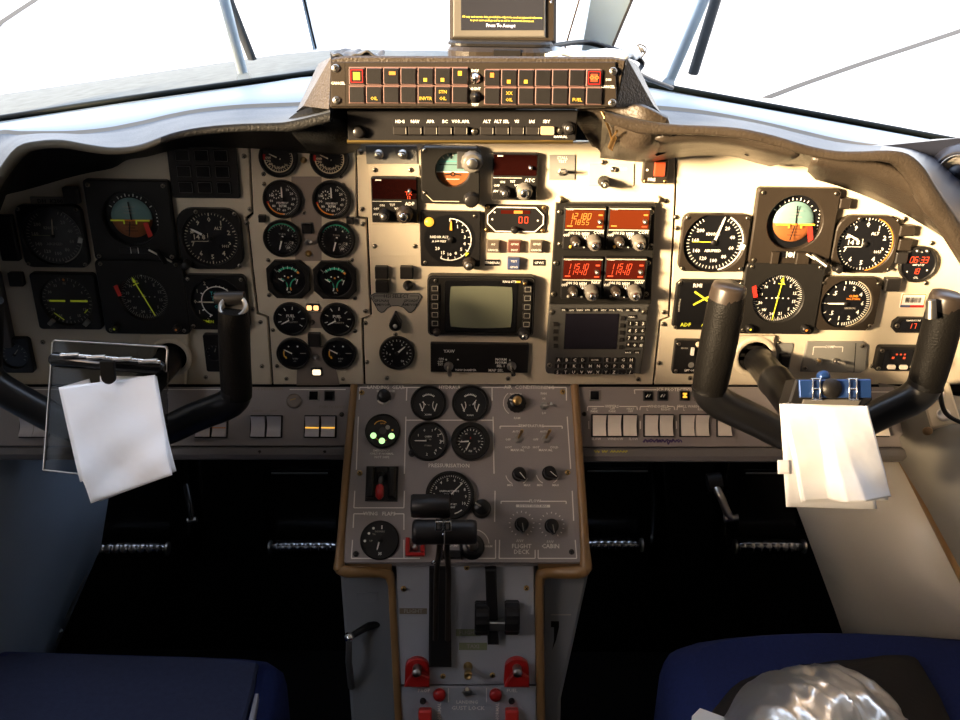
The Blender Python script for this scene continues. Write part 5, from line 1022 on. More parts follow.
b = MB(); b.tube([lp(Wc(442.5, 534, gp - .013)), lp(Wc(442, 560, gp - .004))], .0009, 'chrome', 6); b.build('rod', t)

t = thing('trim_wheel_lever', 'black lever running down between two ribbed friction wheels', 'lever', PED.mat())
b = MB(); u, v, w_, x_ = PED.hit(485, 566), PED.hit(496, 566), PED.hit(498.5, 641), PED.hit(487.5, 641); b.prism([tuple(u), tuple(v), tuple(w_), tuple(x_)], 0, .012, 'black', .002); b.build('arm', t)
for x, y in ((482, 620), (512, 619.5)):
    q = PED.hit(x, y, .010); b = MB(); hw = 7.3 * PED.sx(x, y); rr = 16.5 * PED.sy(x, y); n = 28; vs = []; fs = []
    for i in range(n):
        a = 2 * math.pi * i / n; r1 = rr * (1 if i % 2 else .94)
        for xx, k in ((-hw, .9), (-hw * .8, 1), (hw * .8, 1), (hw, .9)): vs.append((q.x + xx, q.y + r1 * k * math.cos(a), .004 + r1 * k * math.sin(a) * .9))
    for i in range(n):
        j = (i + 1) % n
        for k in range(3): fs.append([i * 4 + k, i * 4 + k + 1, j * 4 + k + 1, j * 4 + k])
    fs.append([i * 4 for i in range(n)]); fs.append([i * 4 + 3 for i in range(n)][::-1]); b.add(vs, fs, 'black', False); b.build('friction_wheel', t)
q = PED.hit(497, 626, .016); b = MB(); b.box(q.x - .009, q.y - .006, q.x + .010, q.y + .005, .004, .018, 'steel', .001); b.build('hinge', t)

for k, (px, lb) in enumerate(((417.5, 'red hinged guard with silver bolt at the left of the pedestal'), (516.5, 'red hinged guard with silver bolt at the right of the pedestal'))):
    t = thing('switch_guard', lb, 'guard', PED.at(px, 669.5, 0)); s = PED.sx(px, 669); b = MB(); pp = [(-12.5 * s, -13 * s), (12.5 * s, -13 * s), (12 * s, 4 * s)] + [(12 * s * math.cos(R(a_)), 4 * s + 10.5 * s * math.sin(R(a_))) for a_ in range(15, 180, 15)] + [(-12 * s, 4 * s)]
    b.prism(pp, 0, .007, 'red', .0015); pp = [(-12.5 * s, -13 * s), (12.5 * s, -13 * s), (12 * s, -3 * s), (4 * s, 2 * s), (-4 * s, 2 * s), (-9 * s, -5 * s)]; b.prism(pp, .007, .015, 'red', .0015); b.build('cover', t)
    MB().lathe([(4.6 * s, .007), (4.6 * s, .020), (3.8 * s, .022), (0, .0225)], 'steel', 18, 0, 4.5 * s).build('bolt', t)
t = thing('lock_pin', 'brass spring pin standing in the middle of the pedestal', 'pin', PED.at(468, 666, 0)); b = MB(); b.lathe([(.0055, 0), (.0055, .004), (.004, .005), (.004, .016), (.0048, .017), (.0048, .026), (.003, .027), (.003, .024), (0, .024)], 'brass', 18); b.build('body', t)
toggle(PED, 467, 692, 'chrome toggle switch in the middle of the lower pedestal', L=.024, r=.0027, ang=(0, 38), base=0, nr=.006)
for px, lb in ((439.5, 'left dark red round button on the lower pedestal'), (495.5, 'right dark red round button on the lower pedestal')):
    b = MB(); s = PED.sx(px, 694); b.lathe([(6.2 * s, 0), (6.2 * s, .005), (5 * s, .0075), (0, .008)], 'red', 22); tag(b.build('push_button', None, PED.at(px, 694, 0)), lb, 'button')
for px, lb in ((423, 'left black socket screw above a red toggle'), (511.5, 'right black socket screw above a red toggle')):
    b = MB(); b.lathe([(.0038, 0), (.0038, .003), (.002, .0035), (.002, .001), (0, .001)], 'knob', 14); tag(b.build('socket', None, PED.at(px, 700.5, 0)), lb, 'socket')
for px, lb in ((425.5, 'left bright red switch cap at the bottom of the pedestal'), (511.5, 'right bright red switch cap at the bottom of the pedestal')):
    s = PED.sx(px, 714); b = MB(); b.M = Matrix.Rotation(R(-12), 4, 'X'); b.prism(rrect(13 * s, 20 * s, .002, 3, 0, -4 * s), 0, .016, 'redflag', .002); tag(b.build('guarded_switch', None, PED.at(px, 713, 0)), lb, 'switch')
# ================================================================== glareshield
def loft(cols, mats, name, parent=None, sub=4, sm=True):
    """cols: list of columns, each a list of 3-D points (same count); mats: one material per row band"""
    nr = len(cols[0]); rows = [smooth([c[k] for c in cols], sub) for k in range(nr)]
    n = len(rows[0]); b = MB(); b.add([p for r in rows for p in r], [[k * n + i, k * n + i + 1, (k + 1) * n + i + 1, (k + 1) * n + i] for k in range(nr - 1) for i in range(n - 1)], mats[0], sm)
    for m in mats: b.mi(m)
    b.m = [b.mi(mats[k]) for k in range(nr - 1) for i in range(n - 1)]
    return b.build(name, parent)
def rounded(top, bot, front, n=5):
    """rim roll between top edge and bottom edge bulging towards the pilot"""
    return [top.lerp(bot, k / n) + front * math.sin(math.pi * k / n) for k in range(n + 1)]
def gcol(g, l, r, bt, f, yr=-.13, yg=.28, yl=.10, yf=-.012, yb=None):
    G = atY(*g, yg); Lg = atY(*l, yl); Rt = atY(*r, yr); Bt = atY(*bt, (yb if yb is not None else yr + .004)); Fp = atY(*f, yf)
    m1 = Lg.lerp(Rt, .45) + Vector((0, 0, .0015)); m0 = Lg.lerp(Rt, .97)
    rim = rounded(Rt, Bt, Vector((0, -.0035, -.003)))
    back = Bt + Vector((0, .02, .001))
    return [G, G.lerp(Lg, .5), Lg + Vector((0, 0, .0)), Lg + Vector((0, -.004, -.004)), m1, m0] + rim + [back, Fp]
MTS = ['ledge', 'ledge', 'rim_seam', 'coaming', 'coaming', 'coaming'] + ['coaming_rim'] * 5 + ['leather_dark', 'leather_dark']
LC = [((-90, 136), (-60, 150), (-75, 330), (-72, 350), (-60, 350)), ((-60, 132), (-40, 142), (-40, 245), (-34, 262), (-30, 262)), ((-40, 130), (-20, 135), (-18, 200), (-8, 215), (-5, 222)), ((-10, 125), (3, 130), (0, 168), (2, 186), (2, 198)),
      ((10, 121.5), (18, 131), (17, 147), (24, 157), (22, 191)), ((35, 117.5), (36, 131), (38, 141), (41, 149), (40, 186)), ((60, 113.5), (60, 131), (62, 140), (64, 148), (64, 179)), ((85, 110), (83, 130), (85, 144), (85, 151), (88, 173)),
      ((110, 106), (110, 127), (108, 147.5), (108, 153.5), (113, 168)), ((128, 103.5), (128, 123.5), (128, 147), (128, 152.5), (127, 160)), ((145, 101), (145, 120), (145, 143.5), (145, 149), (146, 157)), ((170, 97.5), (170, 114), (170, 134), (170, 140), (170, 151)),
      ((200, 93), (200, 108.5), (200, 127.5), (200, 134.5), (200, 147)), ((240, 87), (240, 104.5), (240, 124), (240, 131), (240, 148)), ((275, 81.5), (275, 103), (275, 123), (275, 131), (275, 150)), ((300, 77.5), (300, 102), (292, 121), (295, 131), (300, 153)), ((330, 75), (330, 100), (330, 112), (330, 122), (340, 155))]
tgl = thing('glareshield', 'left glareshield, grey padded top catching light above the shaded panel', 'glareshield')
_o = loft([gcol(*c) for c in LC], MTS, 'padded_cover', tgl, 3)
_nv = [m.name for m in _o.data.materials].index('leather_dark'); _nc = 3 * (len(LC) - 1)
for _k, _p in enumerate(_o.data.polygons):
    if _k // _nc >= 6 and _k % _nc >= 3 * 11 - 1: _p.material_index = _nv  # shade on the rolled edge painted in by recolouring this rim stretch
RC = [((600, 81), (600, 99), (605, 112), (605, 122), (600, 158)), ((640, 87.5), (645, 104), (640, 120), (640, 134), (640, 162)), ((655, 90), (658, 105.5), (660, 123), (660, 134), (655, 160)), ((675, 93.5), (680, 107.5), (680, 125), (680, 134.5), (680, 154)), ((705, 98.5), (708, 111), (708, 126), (708, 135), (708, 152)),
      ((740, 104.5), (742, 117), (740, 128.5), (740, 138.5), (740, 157)), ((775, 111), (775, 124), (775, 136), (775, 146), (775, 164)), ((805, 116.5), (805, 131), (805, 145), (805, 155), (803, 166)), ((835, 122), (835, 138), (835, 151), (835, 160), (835, 180)), ((865, 127.5), (865, 143), (862, 151.5), (862, 161), (868, 193)),
      ((895, 133), (892, 146), (888, 150.5), (884, 162), (898, 205)), ((925, 138.5), (915, 149), (908, 154), (898, 168), (922, 218)), ((950, 143.5), (940, 153), (924, 168), (914, 186), (942, 231)), ((975, 148), (965, 160), (937, 190), (926, 210), (958, 241)), ((1010, 155), (1005, 175), (953, 214), (944, 232), (975, 252)), ((1050, 163), (1045, 200), (985, 262), (972, 276), (990, 280))]
tgr = thing('glareshield', 'right glareshield, blue white padded top above the sunlit panel', 'glareshield')
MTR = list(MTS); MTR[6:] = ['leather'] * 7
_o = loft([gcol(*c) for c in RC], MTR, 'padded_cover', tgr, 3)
_o.data.materials.append(MATS['navy']); _nv = len(_o.data.materials) - 1; _nc = 3 * (len(RC) - 1)
for _k, _p in enumerate(_o.data.polygons):
    if _k // _nc >= 2 and _k // _nc < 6 and _k % _nc >= 3 * 10 - 1: _p.material_index = _nv
# slots in the underside and the small seam
def sliver(par, name, pts, y, th=.003, m='gap'):
    P = [atY(px, py, y) for px, py in pts]; b = MB(); n = len(P); q = [v + Vector((0, th, 0)) for v in P]
    b.add(P + q, [list(range(n)), list(range(n, 2 * n))[::-1]] + [[i, (i + 1) % n, (i + 1) % n + n, i + n] for i in range(n)], m); return b.build(name, par)
# right side air vent
t = thing('air_vent', 'round dark air vent nozzle at the right edge beyond the glareshield', 'vent')
c = atY(957, 173, -.02); d = (CAMLOC - c).normalized(); up = Vector((0, 0, 1)); M = Matrix.Translation(c) @ d.to_track_quat('Z', 'Y').to_matrix().to_4x4(); t.matrix_world = M
MB().lathe([(.035, -.02), (.031, -.003), (.027, 0), (.024, .006), (.022, .006), (.020, .0), (.016, -.004), (.012, -.002), (.008, .006), (0, .008)], 'navy', 32).build('nozzle', t)
MB().lathe([(.0205, .002), (.0205, .0075), (.0190, .0075), (.0190, .002)], 'steel', 32).build('ring', t)
tp = thing('vent_surround', 'dark navy plastic surround behind the round air vent', 'panel'); p = [atY(*q, .0) for q in ((880, 146), (960, 138), (1040, 150), (1040, 300), (975, 262), (950, 225), (930, 185), (910, 160))]; vs = p + [v + Vector((0, .05, -.01)) for v in p]; n = len(p)
MB().add(vs, [list(range(n)), list(range(n, 2 * n))[::-1]] + [[i, (i + 1) % n, (i + 1) % n + n, i + n] for i in range(n)], 'navy').build('panel', tp)
q = atY(942, 158, -.004); b = MB(); b.M = Matrix.Translation(q) @ Matrix.Rotation(R(90), 4, 'X'); b.lathe([(.004, 0), (.003, .002), (0, .0025)], 'screw', 14); b.build('screw', tp)

# flaps of the underside: right knee pads with notch
def pad(name, lb, rows, m, th=.012, sub=3, par=None):
    """rows of 3-D points swept into a thick padded sheet"""
    R_ = [smooth(r, sub) for r in rows]; b = MB(); n = len(R_[0]); k = len(R_)
    vs = [p for r in R_ for p in r]; fs = []
    for j in range(k - 1):
        for i in range(n - 1): a = j * n + i; fs.append([a, a + 1, a + n + 1, a + n])
    b.add(vs, fs, m, True); o = b.build(name, par); md = o.modifiers.new('s', 'SOLIDIFY'); md.thickness = th; md.offset = 0
    if lb: tag(o, lb[0], lb[1])
    return o
def rowpx(pts, y): return [atY(px, py, y if not isinstance(y, (list, tuple)) else y[i]) for i, (px, py) in enumerate(pts)]
pad('underside_flap', None, [rowpx([(655, 136), (690, 134), (730, 136), (775, 145), (800, 153)], -.112), rowpx([(650, 145), (690, 141), (730, 143), (770, 152), (795, 157)], -.085), rowpx([(645, 155), (690, 148), (730, 149), (760, 157), (782, 161)], -.05), rowpx([(645, 160), (690, 153.5), (730, 153.5), (755, 160), (771, 164)], -.022)], 'leather', .006, 3, tgr)
pad('underside_flap', None, [rowpx([(812, 158), (840, 161), (870, 162), (898, 172), (915, 192)], -.110), rowpx([(810, 163), (840, 169), (870, 176), (902, 190), (925, 208)], -.085), rowpx([(808, 169), (840, 178), (870, 188), (906, 206), (934, 224)], -.05), rowpx([(816, 177), (840, 184), (870, 195), (908, 213), (946, 236)], -.022)], 'leather', .006, 3, tgr)
for pts in ([(655, 155), (663, 152), (666, 153), (657, 156)], [(745, 155), (753, 153), (756, 154), (747, 156)], [(884, 192), (897, 194), (896, 196), (885, 194)]): sliver(tgr, 'drain_slot', pts, -.060)

# central leather hump below the annunciator housing
pad('leather_hump', ('black leather bulge hanging below the left end of the warning panel', 'cover'), [rowpx([(285, 124), (300, 112), (322, 106), (345, 107), (365, 110)], [-.10, -.105, -.10, -.085, -.07]), rowpx([(290, 128), (306, 122), (326, 122), (346, 124), (362, 126)], [-.105, -.11, -.105, -.09, -.065]), rowpx([(296, 135), (314, 136), (332, 138), (348, 139), (360, 140)], [-.095, -.10, -.095, -.08, -.05]), rowpx([(308, 148), (326, 150), (340, 151), (350, 150), (358, 146)], [-.04, -.05, -.05, -.04, -.03])], 'leather_dark', .006, 4)
pad('leather_cover', ('brown leather cover folded below the right end of the warning panel', 'cover'), [rowpx([(574, 112), (595, 109), (618, 107), (642, 106), (668, 118)], [-.06, -.085, -.110, -.125, -.125]), rowpx([(578, 122), (597, 124), (618, 122), (645, 124), (672, 132)], [-.05, -.055, -.10, -.118, -.118]), rowpx([(584, 132), (600, 138), (619, 140), (642, 142), (664, 143)], [-.04, -.035, -.09, -.115, -.08]), rowpx([(592, 145), (604, 152), (619, 156), (640, 157), (658, 153)], [-.03, -.03, -.055, -.07, -.045])], 'leather', .006, 5)
b = MB(); b.tube(smooth(rowpx([(602, 112), (607, 124), (611, 136), (612, 150)], [-.095, -.10, -.088, -.068])), .0013, 'brass', 8); b.tube(rowpx([(617, 131), (612, 139)], [-.118, -.098]), .0012, 'brass', 8); b.tube(rowpx([(614, 138), (610.5, 147)], [-.10, -.085]), .0032, 'brass', 8); tag(b.build('cord_fastener'), 'tan cord fastener on the brown leather cover', 'cord')

# ------------------------------------------------------------------ warning annunciator housing
AN = Plane(atY(472, 82, -.125), 80)
t = thing('warning_panel_housing', 'brown leather covered warning light housing on top of the glareshield', 'housing', AN.mat())
MB().prism(AN.pts([(330, 58), (346, 55.5), (612, 56.5), (627, 59), (617, 107), (329, 108)]), -.07, 0, 'leather', .002).build('centre_body', t)
MB().add([Vector(AN.hit(*p, z).to_3d()) + Vector((0, 0, z)) for p, z in (((303, 106), -.035), ((331, 57), 0), ((329, 109), 0), ((318, 64), -.07), ((296, 112), -.09), ((329, 112), -.09))], [[0, 2, 1], [0, 1, 3], [0, 3, 4], [0, 4, 5], [0, 5, 2]], 'leather').build('side_cheek', t)
MB().add([Vector(AN.hit(*p, z).to_3d()) + Vector((0, 0, z)) for p, z in (((654, 106), -.035), ((627, 58), 0), ((616, 108), 0), ((637, 64), -.07), ((660, 112), -.09), ((617, 111), -.09))], [[0, 1, 2], [0, 3, 1], [0, 4, 3], [0, 5, 4], [0, 2, 5]], 'leather').build('side_cheek', t)
b = MB(); z = .0035
b.prism(AN.pts([(331, 62), (615, 62), (616.5, 106.5), (331, 106.5)]), 0, .003, 'bezel_lit', .0006)
u, v = AN.hit(332, 63), AN.hit(346, 106); b.rect(u.x, v.y, v.x, u.y, .0033, 'cream' if False else 'bezel_lit')
for tx, x, y, sz in (('CANCEL', 338.5, 83.5, .0036), ('CANCEL', 607.5, 87, .0036), ('DIM', 608, 80, .0030), ('DAY', 475, 71, .0036), ('NIGHT', 475, 89, .0036), ('TEST', 475, 105, .0034)): mt(b, tx, x, y, sz, 'white', z, AN)
for x0, x1, y in ((349, 468, 67.5), (349, 468, 86), (349, 468, 103), (486, 600, 69.5), (486, 600, 87.5), (486, 600, 104)): u, v = AN.hit(x0, y), AN.hit(x1, y); b.line(u.x, u.y, v.x, v.y, .0007, z, 'pinkline')
b.build('face_plate', t)
for x, y in ((336, 68.5), (337, 100.5), (612.5, 71.5), (611.5, 103)): q = AN.hit(x, y); screw(t, q.x, q.y, .003, .0040, 'steel')
lit = {('L', 0, 0): ('full', 'led_amber'), ('L', 2, 0): ('top', 'led_orange'), ('L', 4, 0): ('dot', 'led_yellow'), ('L', 5, 0): ('dot', 'led_yellow'), ('L', 6, 0): ('topdot', 'led_amber'), ('L', 1, 1): ('word', 'led_yellow', 'OIL'), ('L', 4, 1): ('word', 'led_yellow', 'INVTR'), ('L', 5, 1): ('two', 'led_yellow', 'STN', 'OIL'),
       ('R', 0, 0): ('topdot', 'led_orange'), ('R', 1, 0): ('dot', 'led_amber'), ('R', 2, 0): ('dot', 'led_yellow'), ('R', 6, 0): ('full', 'led_red'), ('R', 1, 1): ('two', 'led_yellow', 'XX', 'OIL'), ('R', 5, 1): ('word', 'led_yellow', 'FUEL')}
for side, x0, pitch, yy in (('L', 357.5, 17.1, (76.5, 95)), ('R', 492, 16.9, (78.3, 96.3))):
    for j in (0, 1):
        for i in range(7):
            px, py = x0 + pitch * i, yy[j]; q = AN.hit(px, py); s = AN.sx(px, py); a = 7.2 * s; hb_ = 7.4 * s; m = MB()
            m.prism(rrect(2 * a + .0014, 2 * hb_ + .0014, .001, 2, q.x, q.y), .003, .005, 'pinkline', .0004); m.prism(rrect(2 * a, 2 * hb_, .0008, 2, q.x, q.y), .005, .0062, 'black', .0004); L_ = lit.get((side, i, j)); z = .0066
            if L_:
                if L_[0] == 'full': m.rect(q.x - a * .5, q.y - hb_ * .5, q.x + a * .45, q.y + hb_ * .5, z, L_[1]); m.text('X' if side == 'L' else 'OO', q.x, q.y, .006, z + .0003, 'led_yellow' if side == 'L' else 'led_orange'); m.path([(q.x - a * .8, q.y - hb_ * .8), (q.x + a * .8, q.y - hb_ * .8), (q.x + a * .8, q.y + hb_ * .8), (q.x - a * .8, q.y + hb_ * .8)], .0008, z, 'red', True)
                elif L_[0] == 'top': m.rect(q.x - a * .3, q.y + hb_ * .15, q.x + a * .6, q.y + hb_ * .6, z, L_[1])
                elif L_[0] == 'dot': m.rect(q.x - a * .3, q.y - hb_ * .72, q.x + a * .2, q.y - hb_ * .25, z, L_[1])
                elif L_[0] == 'topdot': m.rect(q.x - a * .3, q.y + hb_ * .05, q.x + a * .25, q.y + hb_ * .65, z, L_[1])
                elif L_[0] == 'word': m.text(L_[2], q.x, q.y - hb_ * .5, .0044, z, L_[1])
                else: m.text(L_[2], q.x, q.y + hb_ * .35, .0044, z, L_[1]); m.text(L_[3], q.x, q.y - hb_ * .5, .0044, z, L_[1])
            m.build('caption_light', t)
for y in (78.5, 97): q = AN.hit(475, y); k = MB(); k.lathe([(.0052, .003), (.0052, .005), (.0035, .0055), (.0028, .010), (0, .011)], 'chrome' if y < 90 else 'knob', 16, q.x, q.y); k.build('toggle', t)

# mode selector strip
MS = Plane(atY(472, 127, -.100), 84)
t = thing('autopilot_mode_selector', 'narrow black strip of mode buttons under the warning light housing', 'control panel', MS.mat())
b = MB(); b.prism(MS.pts([(347, 111), (578, 111), (576, 141), (348, 141)]), -.04, 0, 'black', .001); z = .0004
for tx, x in (('HDG', 400), ('NAV', 415), ('APR', 430.5), ('BC', 445), ('VOR APR', 460.5)): mt(b, tx, x, 121.6, .0044, 'white', z, MS)
for tx, x in (('ALT', 487), ('ALT SEL', 501.7), ('VS', 516.8), ('IAS', 532), ('SBY', 546.5)): mt(b, tx, x, 121.6, .0044, 'white', z, MS)
mt(b, 'MANUAL', 560.5, 136.8, .0034, 'white', z, MS); u, v = MS.hit(347, 141.5), MS.hit(573, 141.5); b.build('faceplate', t)
for i, x in enumerate((400, 415, 430.5, 445, 460.5, 486.5, 501.7, 516.8, 532, 547)):
    q = MS.hit(x, 130.5); s = MS.sx(x, 130); m = MB(); m.prism(rrect(13 * s, 8 * s, .001, 2, q.x, q.y), 0, .006, 'lamp_warm' if i == 9 else 'button', .0008)
    m.line(q.x + 6.2 * s, q.y - 3 * s, q.x + 6.2 * s, q.y + 3 * s, .0006, .0063, 'dimwhite'); m.build('mode_button', t)
for x, y in ((474.5, 131.5), (560, 130.5)): q = MS.hit(x, y); screw(t, q.x, q.y, 0, .0036)
q = MS.hit(568.5, 128); knob(t, q.x, q.y, 0, .0065, .008, 'knob', 'steel', False); q = MS.hit(359, 132); knob(t, q.x, q.y, 0, .0062, .008, 'knob', None, False)
b = MB(); b.tube([MS.o + MS.u * u.x + MS.v * u.y + MS.n * -.002, MS.o + MS.u * v.x + MS.v * v.y + MS.n * -.002], .0024, 'gold', 10); tag(b.build('edge_strip'), 'thin gold edge strip under the autopilot buttons', 'trim')

# ------------------------------------------------------------------ portable navigation unit on the glareshield
GP = Plane(atY(504, 20, -.02), 82)
t = thing('portable_navigator', 'portable navigation unit with grey framed screen standing on the glareshield', 'navigator', GP.mat())
MB().prism(GP.pts([(449.5, 42), (449.5, -50), (557, -50), (556.5, 42), (550, 44.5), (455, 44)]), -.03, 0, 'bezel_lit', .003).build('case', t)
b = MB(); b.prism(GP.pts([(453, 37.5), (453, -40), (545.5, -40), (545.5, 37.5)]), 0, .0035, 'knob_grey', .0015); b.build('screen_frame', t)
b = MB(); b.prism(GP.pts([(461, 30.5), (461, -35), (543, -35), (543, 30.5)]), .0035, .0042, 'screen_on', .0002); z = .0047
b.build('screen', t)
b = MB(); mt(b, 'All map and terrain data provided is only to be used as a general reference', 502, 17.6, .0028, 'screen_yellow', z, GP); mt(b, 'to your surroundings and as an aid to situational awareness.', 502, 21, .0028, 'screen_yellow', z, GP); mt(b, 'Press To Accept', 500.5, 26, .0046, 'screen_white', z, GP); b.build('screen_text', t)
q = GP.hit(551, 2); MB().lathe([(.0015, 0), (.0012, .001), (0, .001)], 'chrome', 10, q.x, q.y).build('button', t)
b = MB(); p0, p1 = atY(448, 52, -.03), atY(552, 52, -.03); 
t = thing('mounting_puck', 'rounded dark base under the portable navigation unit', 'base'); t.matrix_world = Matrix.Translation(p0.lerp(p1, .5)); w_ = (p1 - p0).length
b = MB(); b.prism(rrect(w_, .075, .03, 6), -.010, .007, 'bezel_lit', .004); b.build('base', t)
b = MB(); b.prism(rrect(w_ * 1.0, .05, .02, 5), .0075, .012, 'black', .002); b.build('rubber_plate', t)
b = MB(); b.box(-.008, -.0385, .020, -.030, -.008, .006, 'black', .001); b.build('front_clip', t)

# papers lying on the coaming
def sheet(name, lb, cat, pts, m, y0, amp=.004, n=14, th=.0015, zbase=0):
    a, b_, c, d = [Vector(p) for p in pts]; vs = []; fs = []
    rnd = random.Random(len(lb)); ph = [rnd.uniform(0, 6) for _ in range(6)]
    for j in range(n + 1):
        for i in range(n + 1):
            u, v = i / n, j / n; p = a.lerp(b_, u).lerp(d.lerp(c, u), v)
            vs.append(p + Vector((0, 0, amp * (math.sin(u * 9 + ph[0] + v * 3) + .6 * math.sin(v * 11 + ph[1] - u * 4) + .5 * math.sin(u * 23 + ph[2]) * math.sin(v * 17 + ph[3])))))
    for j in range(n):
        for i in range(n): k = j * (n + 1) + i; fs.append([k, k + 1, k + n + 2, k + n + 1])
    mb = MB(); mb.add(vs, fs, m, True); o = mb.build(name); md = o.modifiers.new('s', 'SOLIDIFY'); md.thickness = th; return tag(o, lb, cat)
zt = AN.o + AN.v * AN.hit(480, 55).y
sheet('folded_map', 'white folded map lying on the glareshield right of the navigation unit', 'map', [atY(545, 54, -.075), atY(628, 57, -.07), atY(642, 53, .01), atY(545, 46, .03)], 'map_paper', 0, .0022, 14, .004)
sheet('crumpled_cloth', 'crumpled grey netting on the left end of the glareshield top', 'cloth', [atY(333, 55, -.085), atY(384, 55, -.085), atY(384, 52, -.02), atY(330, 51, -.02)], 'darkgrey', 0, .0025, 30, .002)
b = MB(); b.tube(smooth([atY(548, 46, -.02), atY(590, 43, .06), atY(640, 60, .02), atY(640, 74, .1), atY(672, 88, .2)]), .003, 'black', 8); tag(b.build('cable'), 'black cable running from the navigation unit to the right windscreen base', 'cable')
c0 = atY(642, 52, -.04); b = MB(); b.tube(smooth([c0 + Vector((random.uniform(-.006, .006), random.uniform(-.01, .01), random.uniform(-.005, .007))) for _ in range(9)], 4), .0009, 'darkgrey', 6); tag(b.build('wire_tangle'), 'small tangle of grey wire on the glareshield right corner', 'wire')

# ================================================================== windscreen
def bar(name, pts, r, m, seg=8): b = MB(); b.tube(pts, r, m, seg); return b.build(name)
YG = .29
struct(bar('trim_2', smooth([atY(-90, 131, YG), atY(0, 118.3, YG), atY(110, 101.5, YG), atY(200, 88.5, YG), atY(318, 72.5, YG)]), .0045, 'gasket')); struct(bar('trim_3', smooth([atY(600, 77, YG), atY(642, 83, YG), atY(700, 93.5, YG), atY(830, 117.3, YG), atY(960, 141.5, YG), atY(1060, 160, YG)]), .0048, 'gasket'))
def post(name, a, b_, w, m, y0, y1, w1):
    (x0, y0p), (x1, y1p) = a, b_; p = [atY(x0, y0p, y0), atY(x0 + w, y0p, y0), atY(x1 + w1, y1p, y1), atY(x1, y1p, y1)]; q = [v + Vector((0, .05, .01)) for v in p]; mb = MB(); mb.add(p + q, [[0, 1, 2, 3], [7, 6, 5, 4], [0, 4, 5, 1], [1, 5, 6, 2], [2, 6, 7, 3], [3, 7, 4, 0]], m); return mb.build(name)
struct(post('trim_11', (580, 60), (601, -60), 27, 'post', .27, .17, 56)); struct(post('trim_12', (313, 50), (288, -60), 4, 'post', .27, .17, 5))
struct(bar('trim_4', [atY(316, 48, .262), atY(290, -60, .165)], .0014, 'gap', 6)); struct(bar('trim_5', [atY(565, 48, .262), atY(597, -60, .165)], .0014, 'tan', 6)); struct(bar('trim_6', [atY(607, 60, .262), atY(657, -60, .165)], .0022, 'darkgrey', 6))
def glasspane(name, pts):
    mb = MB(); mb.add(pts, [[0, 1, 2, 3]], 'glass'); return struct(mb.build(name))
glasspane('window_1', [atY(-90, 130, YG + .01), atY(318, 72, YG + .01), atY(290, -230, -.02), atY(-90, -230, -.12)])
glasspane('window_2', [atY(606, 77, YG + .01), atY(1060, 160, YG + .01), atY(1060, -230, -.12), atY(640, -230, -.02)])
glasspane('window_3', [atY(350, 60, .29), atY(574, 60, .29), atY(600, -230, -.02), atY(330, -230, -.02)])
def wiper(lb, arm, blade, y, ext=1):
    ex = lambda a, b_: (a[0] + (b_[0] - a[0]) * ext, a[1] + (b_[1] - a[1]) * ext)
    arm = (arm[0], ex(*arm)); blade = (blade[0], ex(*blade))
    t = thing('windscreen_wiper', lb, 'wiper'); b = MB(); b.tube([atY(*arm[0], y), atY(*arm[1], y - .06 * ext)], [.008, .010], 'wiper_arm', 8); q = atY(*arm[0], y); b.lathe([(.011, -.006), (.011, .006), (0, .008)], 'wiper_arm', 14, q.x, q.y) if False else None; b.build('arm', t)
    b = MB(); b.tube([atY(*blade[0], y + .01), atY(*blade[1], y - .05 * ext)], [.0085, .0085], 'wiper', 6, True, .5); b.build('blade', t)
    b = MB(); b.tube([atY(*arm[0], y + .012), atY(*arm[0], y - .012)], .010, 'wiper_arm', 12); b.build('pivot', t)
wiper('left windscreen wiper, pale arm with dark blade', ((244, 78), (219, -20)), ((252, 59), (221, -20)), .40, 3)
wiper('right windscreen wiper, pale arm with dark blade', ((668, 84), (712, -20)), ((693, 74), (722, -20)), .40, 3)

# aircraft nose ahead of the windscreen
N = 22; rows = []
for j in range(9):
    f = j / 8; row = []
    for i in range(N + 1):
        px = -120 + 1260 * i / N; base = 131 - (px + 90) * .143 if px < 470 else (51 + (px - 470) * .175); base = min(base, 131 - (px + 90) * .143) if px < 470 else base
        base = (131 - (px + 90) * .1434) if px < 318 else ((72.5 + (px - 318) * .016) if px < 610 else (77 + (px - 610) * .184))
        p0 = atY(px, base + 6, .31); p1 = atY(px, base - (24 if px < 470 else 2), 1.0); p = p0.lerp(p1, min(1, f / .9)) + (Vector((0, .3, -.3)) if f > .95 else Vector((0, 0, 0))); p.z += .006 * math.sin(math.pi * min(1, f / .9)); row.append(p)
    rows.append(row)
b = MB(); vs = [p for r in rows for p in r]; b.add(vs, [[j * (N + 1) + i, j * (N + 1) + i + 1, (j + 1) * (N + 1) + i + 1, (j + 1) * (N + 1) + i] for j in range(8) for i in range(N)], 'nose', True); tag(b.build('aircraft_nose'), 'pale grey aircraft nose seen through the windscreen', 'aircraft nose')
b = MB(); b.box(-400, -100, 400, 600, -2.3, -2.2, 'apron'); struct(b.build('ground'))
def gp(px, py): return atZ(px, py, -2.19)
for k, pts in enumerate((((766, 98), (800, 85), (860, 64), (960, 31), (1010, 14)), ((-40, 66), (0, 23), (18, 11), (38, -2)))):
    P = [gp(*q) for q in pts]; b = MB()
    for i in range(len(P) - 1):
        d = (P[i + 1] - P[i]); d.normalize(); w_ = Vector((-d.y, d.x, 0)) * (.075 if k == 0 else .05) * (P[i] - CAMLOC).length / 14; e = Vector((-d.y, d.x, 0)) * (.075 if k == 0 else .05) * (P[i + 1] - CAMLOC).length / 14; b.add([P[i] - w_, P[i] + w_, P[i + 1] + e, P[i + 1] - e], [[0, 3, 2, 1]], 'joint')
    struct(b.build('ground_joint'))

